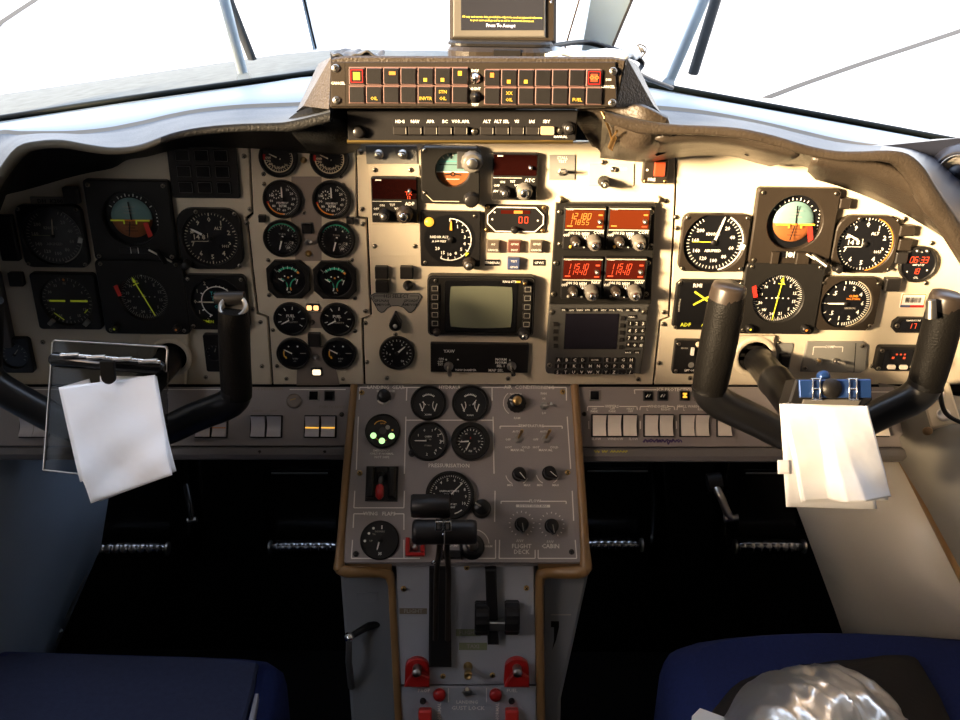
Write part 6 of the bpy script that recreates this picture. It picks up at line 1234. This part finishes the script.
# ================================================================== yokes
def tubeobj(name, par, pts, r, m, seg=18, n=6): b = MB(); P = smooth(pts, n); k = len(P); rs = r if not isinstance(r, (list, tuple)) else [r[min(len(r) - 2, int(i / n))] + (r[min(len(r) - 1, int(i / n) + 1)] - r[min(len(r) - 2, int(i / n))]) * ((i % n) / n) for i in range(k)]; b.tube(P, rs, m, seg); return b.build(name, par)
t = thing('control_yoke', 'right control yoke with black leather ram horn grips', 'yoke')
Y0 = -.20
tubeobj('grip', t, [atY(729, 290, Y0), atY(726, 305, Y0), atY(719, 340, Y0), atY(712, 375, Y0), atY(709, 390, Y0)], [.0165, .0185, .0190, .0185, .0175], 'yoke')
tubeobj('horn_arm', t, [atY(709, 385, Y0), atY(710, 393, Y0), atY(722, 404, Y0), atY(755, 420, Y0), atY(790, 437, Y0), atY(828, 446, Y0)], [.0175, .0175, .0172, .0168, .0165, .0165], 'yoke_smooth')
tubeobj('grip', t, [atY(948, 299, Y0), atY(945, 312, Y0), atY(938, 340, Y0), atY(929, 372, Y0), atY(925, 386, Y0)], [.0165, .0185, .0190, .0185, .0175], 'yoke')
tubeobj('horn_arm', t, [atY(925.5, 382, Y0), atY(921, 391, Y0), atY(908, 401, Y0), atY(880, 414, Y0), atY(850, 430, Y0), atY(828, 446, Y0)], [.0175, .0175, .0172, .0168, .0165, .0165], 'yoke_smooth')
for (x, y), dx in (((729, 289), 0), ((948, 298), 0)):
    c = atY(x, y, Y0); b = MB(); b.M = Matrix.Translation(c) @ Matrix.Rotation(R(8), 4, 'Y'); b.lathe([(.0175, -.012), (.0175, 0), (.0165, .004), (.012, .006), (0, .0065)], 'knob_brown', 24); b.build('end_cap', t)
b = MB(); b.tube([atY(931, 300, Y0 - .016), atY(931, 318, Y0 - .019)], [.0045, .0055], 'steel', 12); b.build('trim_switch', t)
hub = atY(812, 428, Y0); b = MB(); b.M = Matrix.Translation(hub + Vector((.012, 0, -.004))) @ Matrix.Rotation(R(90), 4, 'X'); b.prism(rrect(.075, .055, .012, 4), -.02, .02, 'yoke_smooth', .004); b.build('hub', t)
sh0 = W3(MAIN, 756, 357, 0); b = MB(); P = [sh0 + Vector((0, .04, .02)), sh0, sh0.lerp(hub, .35), sh0.lerp(hub, .36), sh0.lerp(hub, .40), sh0.lerp(hub, .41), sh0.lerp(hub, 1)]; b.tube(P, [.0185, .0185, .0185, .0205, .0205, .0195, .0195], 'yoke_smooth', 22); b.build('column_tube', t)
b = MB(); m0 = sh0.lerp(hub, .52); b.tube([m0 + Vector((-.004, -.019, .002)), m0 + Vector((.002, -.020, -.008)), m0 + Vector((.004, -.019, -.02))], .0014, 'gold', 6); b.tube([sh0.lerp(hub, .385) + Vector((-.012, -.014, .010)), sh0.lerp(hub, .385) + Vector((.003, -.0195, .010))], .0012, 'gold', 6); b.build('scuff_mark', t)
def socket(px, py, x0, y0, x1, y1, lb, rp):
    t = thing('column_socket', lb, 'socket', MAIN.mat()); c = MAIN.hit(px, py, .008); P = MAIN.pts([(x0 + 8, y0), (x1, y0), (x1 - 3, y1), (x0, y1)], .008); b = MB(); b.prism(P, .003, .010, 'beige', .002); b.lathe([(rp * 1.35, .0100), (rp * 1.3, .0125), (rp * 1.05, .013), (rp, .011), (rp * .99, .0103)], 'beige', 32, c.x, c.y); b.build('plate', t)
    b = MB(); b.lathe([(rp * 1.0, .0108), (0, .0108)], 'gap', 32, c.x, c.y); b.build('bore', t)
socket(754, 356, 723, 336, 775, 385, 'beige square socket plate where the right control column leaves the panel', .0205)
socket(172, 356, 132, 333, 189, 384, 'beige square socket plate where the left control column leaves the panel', .0190)

t = thing('control_yoke', 'left control yoke with black grip and open tube end, in shade', 'yoke')
tubeobj('grip', t, [atY(233.5, 310, Y0), atY(234, 330, Y0), atY(235, 360, Y0), atY(236.5, 388, Y0), atY(236.5, 396, Y0)], [.0150, .0158, .0160, .0160, .0160], 'yoke')
tubeobj('horn_arm', t, [atY(236.5, 390, Y0), atY(234, 399, Y0), atY(224, 406, Y0), atY(195, 417, Y0), atY(160, 432, Y0), atY(110, 440, Y0)], .0160, 'yoke_smooth')
tubeobj('grip', t, [atY(-14, 300, Y0), atY(-14, 330, Y0), atY(-15, 360, Y0), atY(-15, 372, Y0)], .016, 'yoke')
tubeobj('horn_arm', t, [atY(-15, 365, Y0), atY(-12, 376, Y0), atY(0, 388, Y0), atY(35, 408, Y0), atY(75, 428, Y0), atY(110, 440, Y0)], .0160, 'yoke_smooth')
c = atY(233.3, 308, Y0); b = MB(); b.M = Matrix.Translation(c) @ Matrix.Rotation(R(38), 4, 'X'); b.lathe([(.0146, -.004), (.0146, .003), (.0130, .0045), (.0105, .003), (.0100, -.010), (0, -.010)], 'steel', 26); tag(b.build('tube_end', t), 'bright open metal tube end', None)
c = atY(229, 299, Y0 + .01); b = MB(); b.tube([c + Vector((-.014, 0, .001)), c, c + Vector((.016, 0, .002))], [.006, .008, .006], 'black', 12); b.build('trim_switch', t)
hub = atY(112, 425, Y0 + .02); b = MB(); b.M = Matrix.Translation(hub) @ Matrix.Rotation(R(90), 4, 'X'); b.prism(rrect(.075, .05, .012, 4), -.02, .02, 'yoke_smooth', .004); b.build('hub', t)
sh0 = W3(MAIN, 172, 357, 0); b = MB(); b.tube([sh0 + Vector((0, .04, .02)), sh0, sh0.lerp(hub, .4), hub], .0175, 'yoke_smooth', 22); b.build('column_tube', t)
q = atY(242, 395.5, Y0 - .016); b = MB(); b.lathe([(.002, 0), (0, .001)], 'steel', 8); 

# ------------------------------------------------------------------ clipboard and papers on the left yoke
def quadslab(par, name, pts, th, m, lbl=None, n=Vector((0, -1, 0))):
    P = [Vector(p) for p in pts]; k = len(P); q = [v - n * th for v in P]; b = MB(); b.add(P + q, [list(range(k))[::-1], list(range(k, 2 * k))] + [[i, i + k, (i + 1) % k + k, (i + 1) % k] for i in range(k)], m); return b.build(name, par)
def prow(pts, y): return [atY(a, b_, y) for a, b_ in pts]
def tilt(px, py, yc, pyc, k=.6):   # a plane leaning back: lower points nearer the pilot
    y = yc
    for _ in range(8): z = atY(px, py, y).z; y = yc + (z - atY(100, pyc, yc).z) * k
    return atY(px, py, y)
t = thing('clipboard', 'clear plastic clipboard with dark clip clamped on the left yoke', 'clipboard')
yc = -.245
quadslab(t, 'board', [tilt(*p, yc, 400) for p in ((52, 343), (55, 340), (165, 346.5), (168, 349), (166, 480), (43, 471))], .003, 'acrylic')
b = MB(); ed = [tilt(*p, yc - .001, 400) for p in ((43.5, 470), (52.5, 343), (55, 340.5), (165, 347), (167.5, 350), (166, 372))]; b.tube(ed, .0011, 'steel', 6); b.tube([tilt(43.5, 470, yc - .001, 400), tilt(80, 474, yc - .001, 400)], .0009, 'steel', 6); b.build('edge_highlight', t) if False else b.build('rim', t)  # steel tube drawn in for the bright glint along the clear board edge
b = MB(); A, B = tilt(50, 359, yc - .008, 400), tilt(165, 368, yc - .008, 400); b.tube([A, A.lerp(B, .03), A.lerp(B, .97), B], [.004, .0072, .0072, .004], 'black_gloss', 14); b.build('clip_bar', t)
b = MB(); A, B = tilt(62, 354.5, yc - .016, 400), tilt(160, 362, yc - .016, 400); b.tube([A, B], .0018, 'chrome', 10); b.build('hinge_rod', t)
for f in (.08, .35, .62, .88):
    b = MB(); c = A.lerp(B, f); b.tube([c + Vector((-.009, 0, -.0005)), c + Vector((.009, 0, .0005))], .0022, 'steel', 10); b.build('hinge_knuckle', t)
b = MB(); c = tilt(108, 371, yc - .026, 400); b.M = Matrix.Translation(c) @ Matrix.Rotation(R(80), 4, 'X'); b.prism([(-.0068, .010), (-.0068, -.006)] + [(.0068 * math.cos(R(a_)), -.006 + .0068 * math.sin(R(a_))) for a_ in range(195, 360, 15)] + [(.0068, -.006), (.0068, .010)], -.002, .002, 'gap', .0006); b.build('clip_tab', t)
def paper(name, lb, quads, yc, pyc, k=.6, n=16, amp=.0025, seed=1, th=.0010, m='paper'):
    a, b_, c, d = [tilt(*p, yc, pyc, k) for p in quads]; rnd = random.Random(seed); ph = [rnd.uniform(0, 6) for _ in range(6)]; vs = []
    nn = (b_ - a).cross(d - a).normalized(); nn = nn if nn.y < 0 else -nn
    for j in range(n + 1):
        for i in range(n + 1):
            u, v = i / n, j / n; p = a.lerp(b_, u).lerp(d.lerp(c, u), v); w_ = amp * v * (math.sin(u * 4 + v * 2 + ph[0]) + .5 * math.sin(u * 9 - v * 5 + ph[1]) + .25 * math.sin(u * 6 + v * 15 + ph[2])); vs.append(p + nn * (w_ + amp * .6))
    mb = MB(); mb.add(vs, [[j * (n + 1) + i, j * (n + 1) + i + 1, (j + 1) * (n + 1) + i + 1, (j + 1) * (n + 1) + i] for j in range(n) for i in range(n)], m, True); o = mb.build(name); md = o.modifiers.new('s', 'SOLIDIFY'); md.thickness = th; md.offset = 0; return tag(o, lb, 'paper')
paper('folded_paper', 'narrow rear fold of white paper showing left of the clipped sheet', [(59, 388), (90, 379), (110, 470), (80, 482)], yc - .012, 400, 1.2, 10, .0012, 3)
paper('folded_paper', 'large white folded paper hanging from the left clipboard', [(63, 387), (139, 373), (157, 478), (93, 502)], yc - .0165, 400, .6, 20, .0022, 5) if False else None
t = thing('folded_paper', 'large white folded paper hanging from the left clipboard', 'paper')
def polysheet(par, name, left, right, yc, pyc, k, amp, seed, n=18, th=.0009, m='paper', base=.0, fold=None):
    """left / right: pixel polylines (top to bottom) of the two side edges"""
    rnd = random.Random(seed); ph = [rnd.uniform(0, 6) for _ in range(6)]; vs = []
    def samp(pl, v):
        f = v * (len(pl) - 1); i = min(int(f), len(pl) - 2); f -= i; return (pl[i][0] * (1 - f) + pl[i + 1][0] * f, pl[i][1] * (1 - f) + pl[i + 1][1] * f)
    for j in range(n + 1):
        v = j / n; a = samp(left, v); b_ = samp(right, v)
        for i in range(n + 1):
            u = i / n; p = tilt(a[0] + (b_[0] - a[0]) * u, a[1] + (b_[1] - a[1]) * u, yc, pyc, k)
            w_ = amp * (.3 + .7 * v) * (math.sin(u * 4.2 + v * 2 + ph[0]) + .45 * math.sin(u * 8 - v * 7 + ph[1]) + .22 * math.sin(u * 5 + v * 17 + ph[2])); w_ += fold(u, v) if fold else 0; vs.append(p + Vector((0, -1, .5)).normalized() * (w_ + base))
    mb = MB(); mb.add(vs, [[j * (n + 1) + i, j * (n + 1) + i + 1, (j + 1) * (n + 1) + i + 1, (j + 1) * (n + 1) + i] for j in range(n) for i in range(n)], m, True); o = mb.build(name, par); md = o.modifiers.new('s', 'SOLIDIFY'); md.thickness = th; md.offset = 0; return o
polysheet(t, 'front_sheet', [(61.5, 387.5), (71, 425), (82, 468), (92.5, 503)], [(139.5, 374.5), (150, 405), (163, 440), (175.5, 475)] if False else [(156.5, 375), (162, 405), (168, 440), (175.5, 474)], yc - .018, 400, 1.2, .0042, 4, n=34, base=.004)
polysheet(t, 'rear_sheet', [(100, 376), (100, 420), (100, 470), (99, 502)], [(157, 376.5), (162, 405), (168.5, 440), (176.5, 471)], yc - .016, 400, 1.2, .0008, 9)

# clip box and papers on the right yoke
t = thing('yoke_clip', 'blue and black metal clip box mounted on the right yoke hub', 'clip')
CL = Plane(atY(830, 392, -.262), 62)
b = MB(); b.prism(CL.pts([(796, 379), (871, 378.5), (873, 400), (862, 408.5), (794, 407.5), (789, 402)]), -.028, 0, 'black', .002); b.build('body', t).matrix_world = CL.mat()
b = MB(); b.prism(CL.pts([(798, 380), (870, 379.5), (870.5, 398), (799, 397.5)]), 0, .003, 'blue_plate', .0008); q = CL.hit(831.5, 388.5, .003); b.lathe([(.0100, .003), (.0092, .006), (0, .0065)], 'black', 26, q.x, q.y); b.build('face_plate', t).matrix_world = CL.mat()
for x in (815.5, 852):
    q = CL.hit(x, 389, .003); b = MB()
    for dx in (-.0035, .0035): b.tube([(q.x + dx, q.y + .0095, .003), (q.x + dx, q.y + .009, .0055), (q.x + dx, q.y - .009, .0055), (q.x + dx, q.y - .0105, .003)], .0009, 'chrome', 8)
    for dy in (-.0105, .0095, 0): b.tube([(q.x - .0048, q.y + dy, .0045), (q.x + .0048, q.y + dy, .0045)], .0010, 'chrome', 8)
    b.build('spring_clip', t).matrix_world = CL.mat()
b = MB(); b.prism(CL.pts([(803, 399.5), (861, 399.5), (857, 406.5), (801, 406)]), 0, .002, 'knob_grey', .0006); b.build('lens_strip', t).matrix_world = CL.mat()
q = CL.hit(827, 376); b = MB(); b.lathe([(.006, -.012), (.006, -.006), (.003, -.004), (0, -.004)], 'blue_plate', 12, q.x, q.y); b.build('thumb_screw', t).matrix_world = CL.mat()
for o in t.children: o.matrix_world = CL.mat()
t = thing('folded_paper', 'stack of white folded papers hanging from the right yoke clip', 'paper')
yp = -.270
polysheet(t, 'rear_sheet', [(779.5, 404), (782, 440), (784.5, 475), (786.5, 507)], [(860, 407), (866, 440), (872, 475), (876.5, 509)], yp + .009, 405, .55, .0012, 11, base=.0)
polysheet(t, 'middle_sheet', [(780, 404), (788, 440), (796, 475), (801, 503)], [(866, 407), (874, 440), (881, 470), (887, 500)], yp + .004, 405, .55, .0016, 12, base=.002)
polysheet(t, 'front_sheet', [(781, 403.5), (790, 440), (797, 472), (803, 501)], [(866, 406), (874, 438), (881, 468), (888, 496)], yp, 405, .55, .0022, 13, n=40, base=.004, fold=lambda u, v: .026 * v * (max(0, min(1, (u - .30 - .1 * (1 - v)) / .06)) * max(0, min(1, (1.0 - u) / .42)) if u > .3 else 0) * 1.0 - .0)
polysheet(t, 'index_tab', [(777.5, 460), (777.5, 468), (778, 474)], [(790, 460), (790, 468), (790, 474)], yp + .008, 405, .55, .0001, 14, n=4)

# ================================================================== lower side walls, pedals, floor
def mesh3(name, cols, m, sub=3, th=.01):
    R_ = [smooth(r, sub) for r in cols]; n = len(R_[0]); b = MB(); b.add([p for r in R_ for p in r], [[j * n + i, j * n + i + 1, (j + 1) * n + i + 1, (j + 1) * n + i] for j in range(len(R_) - 1) for i in range(n - 1)], m, True); o = b.build(name); md = o.modifiers.new('s', 'SOLIDIFY'); md.thickness = th; return o
o = mesh3('wall_right', [[atY(790, 448, .02), atY(903, 452, -.03), ], [atY(800, 500, .06), atY(932, 510, -.14)], [atY(822, 560, .10), atY(962, 568, -.25)], [atY(838, 606, .10), atY(1010, 645, -.12)], [atY(880, 730, .08), atY(1080, 760, -.08)]], 'sidewall'); struct(o)
b = MB(); b.tube(smooth([atY(806, 512, .07), atY(823, 562, .095), atY(838, 607, .095)]), .0045, 'sidewall', 8); struct(b.build('trim_7'))
b = MB(); b.tube(smooth([atY(898, 449, -.035), atY(914, 480, -.09), atY(932, 513, -.155), atY(962, 571, -.26), atY(1000, 643, -.37)]), .0075, 'tan', 10); struct(b.build('trim_8'))
o = mesh3('wall_right_console', [[atY(899, 452, -.033), atY(880, 385, .0), ], [atY(932, 513, -.155) , atY(960, 400, -.05)], [atY(962, 571, -.26), atY(1060, 420, -.1)], [atY(1000, 643, -.37), atY(1120, 520, -.3)]], 'side_grey'); o.name = 'trim_10'; struct(o)
o = mesh3('wall_left', [[atY(-140, 440, -.12), atY(60, 440, .02), atY(112, 440, .10)], [atY(-140, 540, -.26), atY(30, 540, -.02), atY(95, 545, .13)], [atY(-140, 660, -.36), atY(0, 655, -.12), atY(50, 648, .13)], [atY(-140, 780, -.5), atY(-20, 780, -.3), atY(10, 730, .05)]], 'sidewall_l'); struct(o)
b = MB(); b.tube([atY(93, 553, .125), atY(73, 600, .12), atY(66, 617, .12)], .0045, 'ped_side', 8); b.tube([atY(60, 630, .115), atY(50, 649, .115)], .0045, 'ped_side', 8); struct(b.build('trim_9'))
struct(MB().box(-1.0, -1.7, 1.0, 1.0, .02, .05, 'carpet').build('floor')); _tp = [atY(px, py + 4, .283) for px, py in ((-160, 142), (-90, 136), (0, 123), (110, 106), (200, 93), (318, 77), (600, 77), (642, 86), (705, 97), (830, 120), (960, 145), (1060, 164), (1130, 178))]
struct(MB().prism([(p.x, p.z) for p in _tp] + [(_tp[-1].x, .02), (_tp[0].x, .02)], -.31, -.286, 'carpet').build('wall_front', None, Matrix.Rotation(R(90), 4, 'X')))
# outlet with cable on the right console
t = thing('power_socket', 'cream plastic socket block on the grey side console', 'socket'); c = atY(940, 408, -.05); t.matrix_world = Matrix.Translation(c) @ Matrix.Rotation(R(35), 4, 'X') @ Matrix.Rotation(R(-25), 4, 'Y'); b = MB(); b.prism(rrect(.034, .060, .004, 3), -.004, .012, 'cream', .002); b.build('body', t)
for dy in (-.016, .012): b = MB(); b.lathe([(.008, .012), (.008, .016), (.006, .017), (.006, .014), (0, .014)], 'print', 20, 0, dy); b.build('outlet', t)
b = MB(); b.tube(smooth([atY(938, 368, -.1), atY(940, 392, -.09), atY(945, 412, -.085), atY(960, 422, -.09), atY(985, 430, -.1)]), .0028, 'black', 8); tag(b.build('cable'), 'black cable curling behind the right yoke grip to the socket', 'cable')
for x, y, lb in ((928, 431, 'rusty fixing bolt on the grey side console'), (952, 452, 'dark fixing bolt low on the grey side console')): c = atY(x, y, -.09); b = MB(); b.M = Matrix.Translation(c) @ Matrix.Rotation(R(55), 4, 'X'); b.lathe([(.005, -.004), (.005, .002), (.003, .003), (0, .003)], 'tan', 12); tag(b.build('fixing_bolt'), lb, 'bolt')

def pedal(x0, x1, yr, lb, plate):
    t = thing('rudder_pedal', lb, 'pedal'); Y = .25; A, B = atY(x0, yr, Y), atY(x1, yr, Y); n = 9; r = .0128
    b = MB(); P = []; rs = []
    L = (B - A).length; k = 40
    for i in range(k + 1): P.append(A.lerp(B, i / k)); rs.append((r if i % 5 else r * .86) * (1 - .35 * abs(i / k * 2 - 1) ** 6))
    b.tube(P, rs, 'roller', 16); 
    b.build('ribbed_roller', t)
    for e, sg in ((A, -1), (B, 1)): b = MB(); b.tube([e + Vector((sg * .001, 0, 0)), e + Vector((sg * .005, 0, 0))], .012, 'steel', 14); b.build('end_cap', t)
    q = prow(plate, Y + .03); quadslab(t, 'pedal_plate', q, .008, 'pedal'); b = MB(); b.tube([q[0] + Vector((.006, -.004, -.004)), q[1] + Vector((-.004, -.004, -.004))], .0016, 'darkgrey', 6); b.build('toe_rod', t)
pedal(98, 166, 548.5, 'leftmost rudder pedal with ribbed roller', [(100, 472), (168, 472), (170, 540), (98, 540)])
pedal(272, 338, 547, 'rudder pedal just left of the centre console', [(268, 470), (330, 470), (338, 540), (270, 540)])
pedal(586, 640, 545, 'rudder pedal just right of the centre console', [(584, 468), (650, 468), (645, 538), (586, 538)])
pedal(737, 802, 546.5, 'rightmost rudder pedal with ribbed roller beside the cream side wall', [(742, 470), (782, 470), (803, 538), (738, 538)])
for x0, y0, x1, y1, x2, y2, lb in ((192, 445, 196, 510, 194, 545, 'dark pedal hanger post in the left footwell'), (655, 440, 660, 510, 655, 560, 'dark pedal hanger post right of the console'), (725, 440, 722, 480, 718, 560, 'brown pedal hanger post in the right footwell')):
    b = MB(); b.tube(smooth([atY(x0, y0, .12), atY(x1, y1, .2), atY(x2, y2, .28)]), [.014] * 13, 'pedal', 14); tag(b.build('pedal_hanger'), lb, 'post')
t = thing('adjust_handle', 'dull silver adjusting crank in the right footwell', 'handle'); P = [atY(713, 483, .08), atY(720, 495, .06), atY(727, 512, .05), atY(731, 518, .05)]; MB().tube(smooth(P), .0058, 'steel', 12).build('arm', t); b = MB(); b.tube([P[0] + Vector((-.008, 0, 0)), P[0] + Vector((.012, 0, .004))], .013, 'black', 14); b.build('boss', t); b = MB(); b.tube([P[-1] + Vector((-.010, 0, -.001)), P[-1] + Vector((.010, 0, .001))], .0052, 'steel', 12); b.build('end_knob', t)
t = thing('adjust_handle', 'dark adjusting crank with bright tip in the left footwell', 'handle'); P = [atY(186, 485, .08), atY(190, 505, .06), atY(192, 520, .05)]; MB().tube(smooth(P), .005, 'pedal', 12).build('arm', t); b = MB(); b.tube([P[-1] + Vector((-.006, 0, -.001)), P[-1] + Vector((.007, 0, .001))], .004, 'steel', 12); b.build('end_knob', t)

# ================================================================== seats
def cushion(name, lb, outline, ztop, hgt, m, topm, bulge=.015, mkpip=False):
    """rounded seat cushion from a plan outline (x, y)"""
    t = thing(name, lb, 'seat'); P = ccw(outline); n = len(P); b = MB(); rings = []
    for k, (ins, dz) in enumerate(((.006, -hgt), (0, -hgt * .85), (0, -.035), (.004, -.014), (.014, -.004), (.030, .001), (.050, bulge * .5))): cx_ = sum(p[0] for p in P) / n; cy_ = sum(p[1] for p in P) / n; rings.append([(cx_ + (x - cx_) * (1 - ins / .22), cy_ + (y - cy_) * (1 - ins / .25), ztop + dz) for x, y in P])
    vs = [p for r in rings for p in r]
    fs = [[k * n + i, k * n + (i + 1) % n, (k + 1) * n + (i + 1) % n, (k + 1) * n + i] for k in range(len(rings) - 1) for i in range(n)]
    b.add(vs, fs, m, True); b.add(rings[-1], [list(range(n))], topm, True); b.build('cushion', t); b2 = MB(); q = inset(P, .03); b2.prism(q, .051, ztop - hgt, 'black'); b2.build('seat_base', t); return t
def plan(pts, z): return [tuple(atZ(px, py, z).xy) for px, py in pts]
zs = .42
fr = plan([(661, 668), (662, 654), (668, 645), (690, 638), (720, 633.5), (760, 630), (810, 628), (860, 628), (920, 631), (985, 636), (1012, 640)], zs)
cushion('pilot_seat', 'right royal blue fabric seat with a jacket and silver bag on it', [(fr[0][0] + .004, -.62)] + fr[0:] + [(fr[-1][0], -.62)], zs, .13, 'seat_blue', 'seat_blue')
fl = plan([(-25, 647), (0, 646), (60, 648), (130, 650), (200, 652), (250, 654), (275, 657), (285, 664), (284, 672)], zs)
tsl = cushion('pilot_seat', 'left dark blue fabric seat with a flat pale stripe at its side', [(fl[0][0], -.62)] + fl + [(fl[-1][0], -.62)], zs, .13, 'seat_blue', 'seat_top')
pt = plan([(-22, 656), (60, 655), (150, 657), (240, 660), (258, 663), (253, 690), (243, 725), (-22, 725)], zs + .012); b = MB(); b.prism(pt, zs + .002, zs + .014, 'seat_top', .003); b.build('top_pad', tsl)
pt = plan([(255, 693), (258.5, 693), (252, 730), (246, 730)], zs + .012); b = MB(); b.prism(pt, zs + .001, zs + .012, 'seat_piping', .001); b.build('side_stripe', tsl)
# jacket, silver bag, white paper corner on the right seat
def blob(name, lb, cat, rows, m, th=.004, sub=4, sd=0): 
    R_ = [smooth(r, sub) for r in rows]; cols = list(zip(*R_)); cols = [smooth(list(c), sub) for c in cols]; n = len(cols[0]); b = MB(); rnd = random.Random(sd); from mathutils import noise as nz
    vs = []
    for c in cols:
        for p in c: q_ = Vector((p.x * 1.6 + .3 * p.y, p.y, p.z)); vs.append(p + Vector((0, -.3, 1)) * sd * (.55 * (1 - 2.2 * abs(nz.noise(q_ * 13 + Vector((3, 1, 7))))) + .3 * (1 - 2.2 * abs(nz.noise(q_ * 27 + Vector((1, 5, 2)))))))
    b.add(vs, [[j * n + i, j * n + i + 1, (j + 1) * n + i + 1, (j + 1) * n + i] for j in range(len(cols) - 1) for i in range(n - 1)], m, True); o = b.build(name); md = o.modifiers.new('s', 'SOLIDIFY'); md.thickness = th; return tag(o, lb, cat)
def rz(pts): return [atZ(px, py, z) for px, py, z in pts]
blob('jacket', 'dark brown jacket lying folded on the right seat under the silver bag', 'jacket', [rz([(712, 712, .435), (740, 682, .437), (790, 668, .44), (850, 660, .44), (908, 656, .438), (922, 668, .435)]), rz([(700, 735, .445), (740, 700, .455), (790, 690, .46), (850, 685, .465), (910, 680, .455), (940, 700, .437)]), rz([(690, 780, .44), (740, 750, .46), (790, 740, .47), (850, 735, .465), (915, 735, .455), (962, 745, .437)])], 'jacket', .006, 4, .004)
blob('silver_bag', 'crumpled shiny silver cloth bag on top of the dark jacket', 'bag', [rz([(722, 722, .45), (742, 692, .462), (778, 674, .468), (820, 670, .468), (862, 684, .462), (895, 712, .45)]), rz([(724, 728, .462), (750, 704, .497), (785, 688, .512), (824, 686, .512), (862, 700, .497), (900, 724, .462)]), rz([(722, 745, .47), (750, 725, .515), (790, 712, .535), (828, 712, .53), (868, 725, .512), (915, 745, .467)]), rz([(720, 790, .46), (750, 780, .50), (790, 775, .52), (828, 775, .52), (870, 785, .50), (925, 795, .46)])], 'silver_cloth', .003, 10, .024)
q = rz([(692, 716, .455), (700, 708, .456), (738, 722, .458), (730, 745, .456), (688, 740, .455)]); quadslab(None, 'loose_paper', q, .001, 'paper', None, Vector((0, 0, 1))); tag(bpy.data.objects['loose_paper'], 'white paper corner beside the silver bag on the right seat', 'paper')

# ================================================================== cabin shell (windows let the daylight in)
def shell(name, x0, y0, z0, x1, y1, z1, m='cabin'): return struct(MB().box(x0, y0, x1, y1, z0, z1, m).build(name))
XL, XR, YB = -.86, .86, -1.75
SW = dict(y0=-1.22, y1=-.56, z0=1.10, z1=1.58); SW2 = dict(y0=-1.22, y1=-1.14, z0=1.15, z1=1.50)    # left side window opening
shell('ceiling', XL, YB, 1.72, XR, -.12, 1.76)
shell('wall_back', XL, YB - .04, 0, XR, YB, 1.76, 'gap')
for sgn, nm, w in ((-1, 'left', SW), (1, 'right', SW2)):
    x0, x1 = (XL - .03, XL) if sgn < 0 else (XR, XR + .03)
    shell('wall_%s_lower' % nm, x0, YB, 0, x1, .30, w['z0']); shell('wall_%s_upper' % nm, x0, YB, w['z1'], x1, -.05, 1.76); shell('wall_%s_rear' % nm, x0, YB, w['z0'], x1, w['y0'], w['z1']); shell('wall_%s_front' % nm, x0, w['y1'], w['z0'], x1, .02, w['z1'])

# ================================================================== light
w = bpy.data.worlds.new('world'); SC.world = w; w.use_nodes = True; nt = w.node_tree; bg = nt.nodes['Background']
tc = nt.nodes.new('ShaderNodeTexCoord'); sx = nt.nodes.new('ShaderNodeSeparateXYZ'); cr = nt.nodes.new('ShaderNodeValToRGB')
nt.links.new(tc.outputs['Generated'], sx.inputs[0]); nt.links.new(sx.outputs['Z'], cr.inputs[0])
cr.color_ramp.elements[0].position = 0; cr.color_ramp.elements[0].color = (1.0, .93, .84, 1); cr.color_ramp.elements[1].position = .6; cr.color_ramp.elements[1].color = (.66, .78, 1.0, 1)
e = cr.color_ramp.elements.new(.18); e.color = (.88, .93, 1.0, 1)
# warm brightness around the low sun
dp = nt.nodes.new('ShaderNodeVectorMath'); dp.operation = 'DOT_PRODUCT'; nt.links.new(tc.outputs['Generated'], dp.inputs[0])
SUND = Vector(SUN_DIR).normalized(); dp.inputs[1].default_value = tuple(-SUND)
pw = nt.nodes.new('ShaderNodeMath'); pw.operation = 'POWER'; mx0 = nt.nodes.new('ShaderNodeMath'); mx0.operation = 'MAXIMUM'; mx0.inputs[1].default_value = 0; nt.links.new(dp.outputs['Value'], mx0.inputs[0]); nt.links.new(mx0.outputs[0], pw.inputs[0]); pw.inputs[1].default_value = 24
ml = nt.nodes.new('ShaderNodeMath'); ml.operation = 'MULTIPLY'; ml.inputs[1].default_value = GLOW; nt.links.new(pw.outputs[0], ml.inputs[0])
vm = nt.nodes.new('ShaderNodeVectorMath'); vm.operation = 'SCALE'; vm.inputs[0].default_value = (1, .62, .30); nt.links.new(ml.outputs[0], vm.inputs['Scale'])
ad = nt.nodes.new('ShaderNodeVectorMath'); ad.operation = 'ADD'; nt.links.new(cr.outputs[0], ad.inputs[0]); nt.links.new(vm.outputs[0], ad.inputs[1]); nt.links.new(ad.outputs[0], bg.inputs[0]); bg.inputs[1].default_value = SKY
sd_ = bpy.data.lights.new('sun', 'SUN'); sd_.energy = SUN_E; sd_.angle = R(SUN_A); sd_.color = (1, .74, .44); so = bpy.data.objects.new('sun', sd_); COL.objects.link(so); so.rotation_euler = SUND.to_track_quat('-Z', 'Y').to_euler()
vs_ = SC.view_settings; vs_.view_transform = 'Standard'; vs_.look = 'None'; vs_.gamma = 1; vs_.use_curve_mapping = False; vs_.exposure = EXPO
SC.cycles.use_denoising = True; SC.cycles.max_bounces = 8; SC.cycles.diffuse_bounces = 5; SC.cycles.sample_clamp_indirect = 6
# added out-of-view blocker beside the left seat, shades the panel's left end
shell('wall_left_post', XL, -.385, .78, -.60, -.345, 1.72)
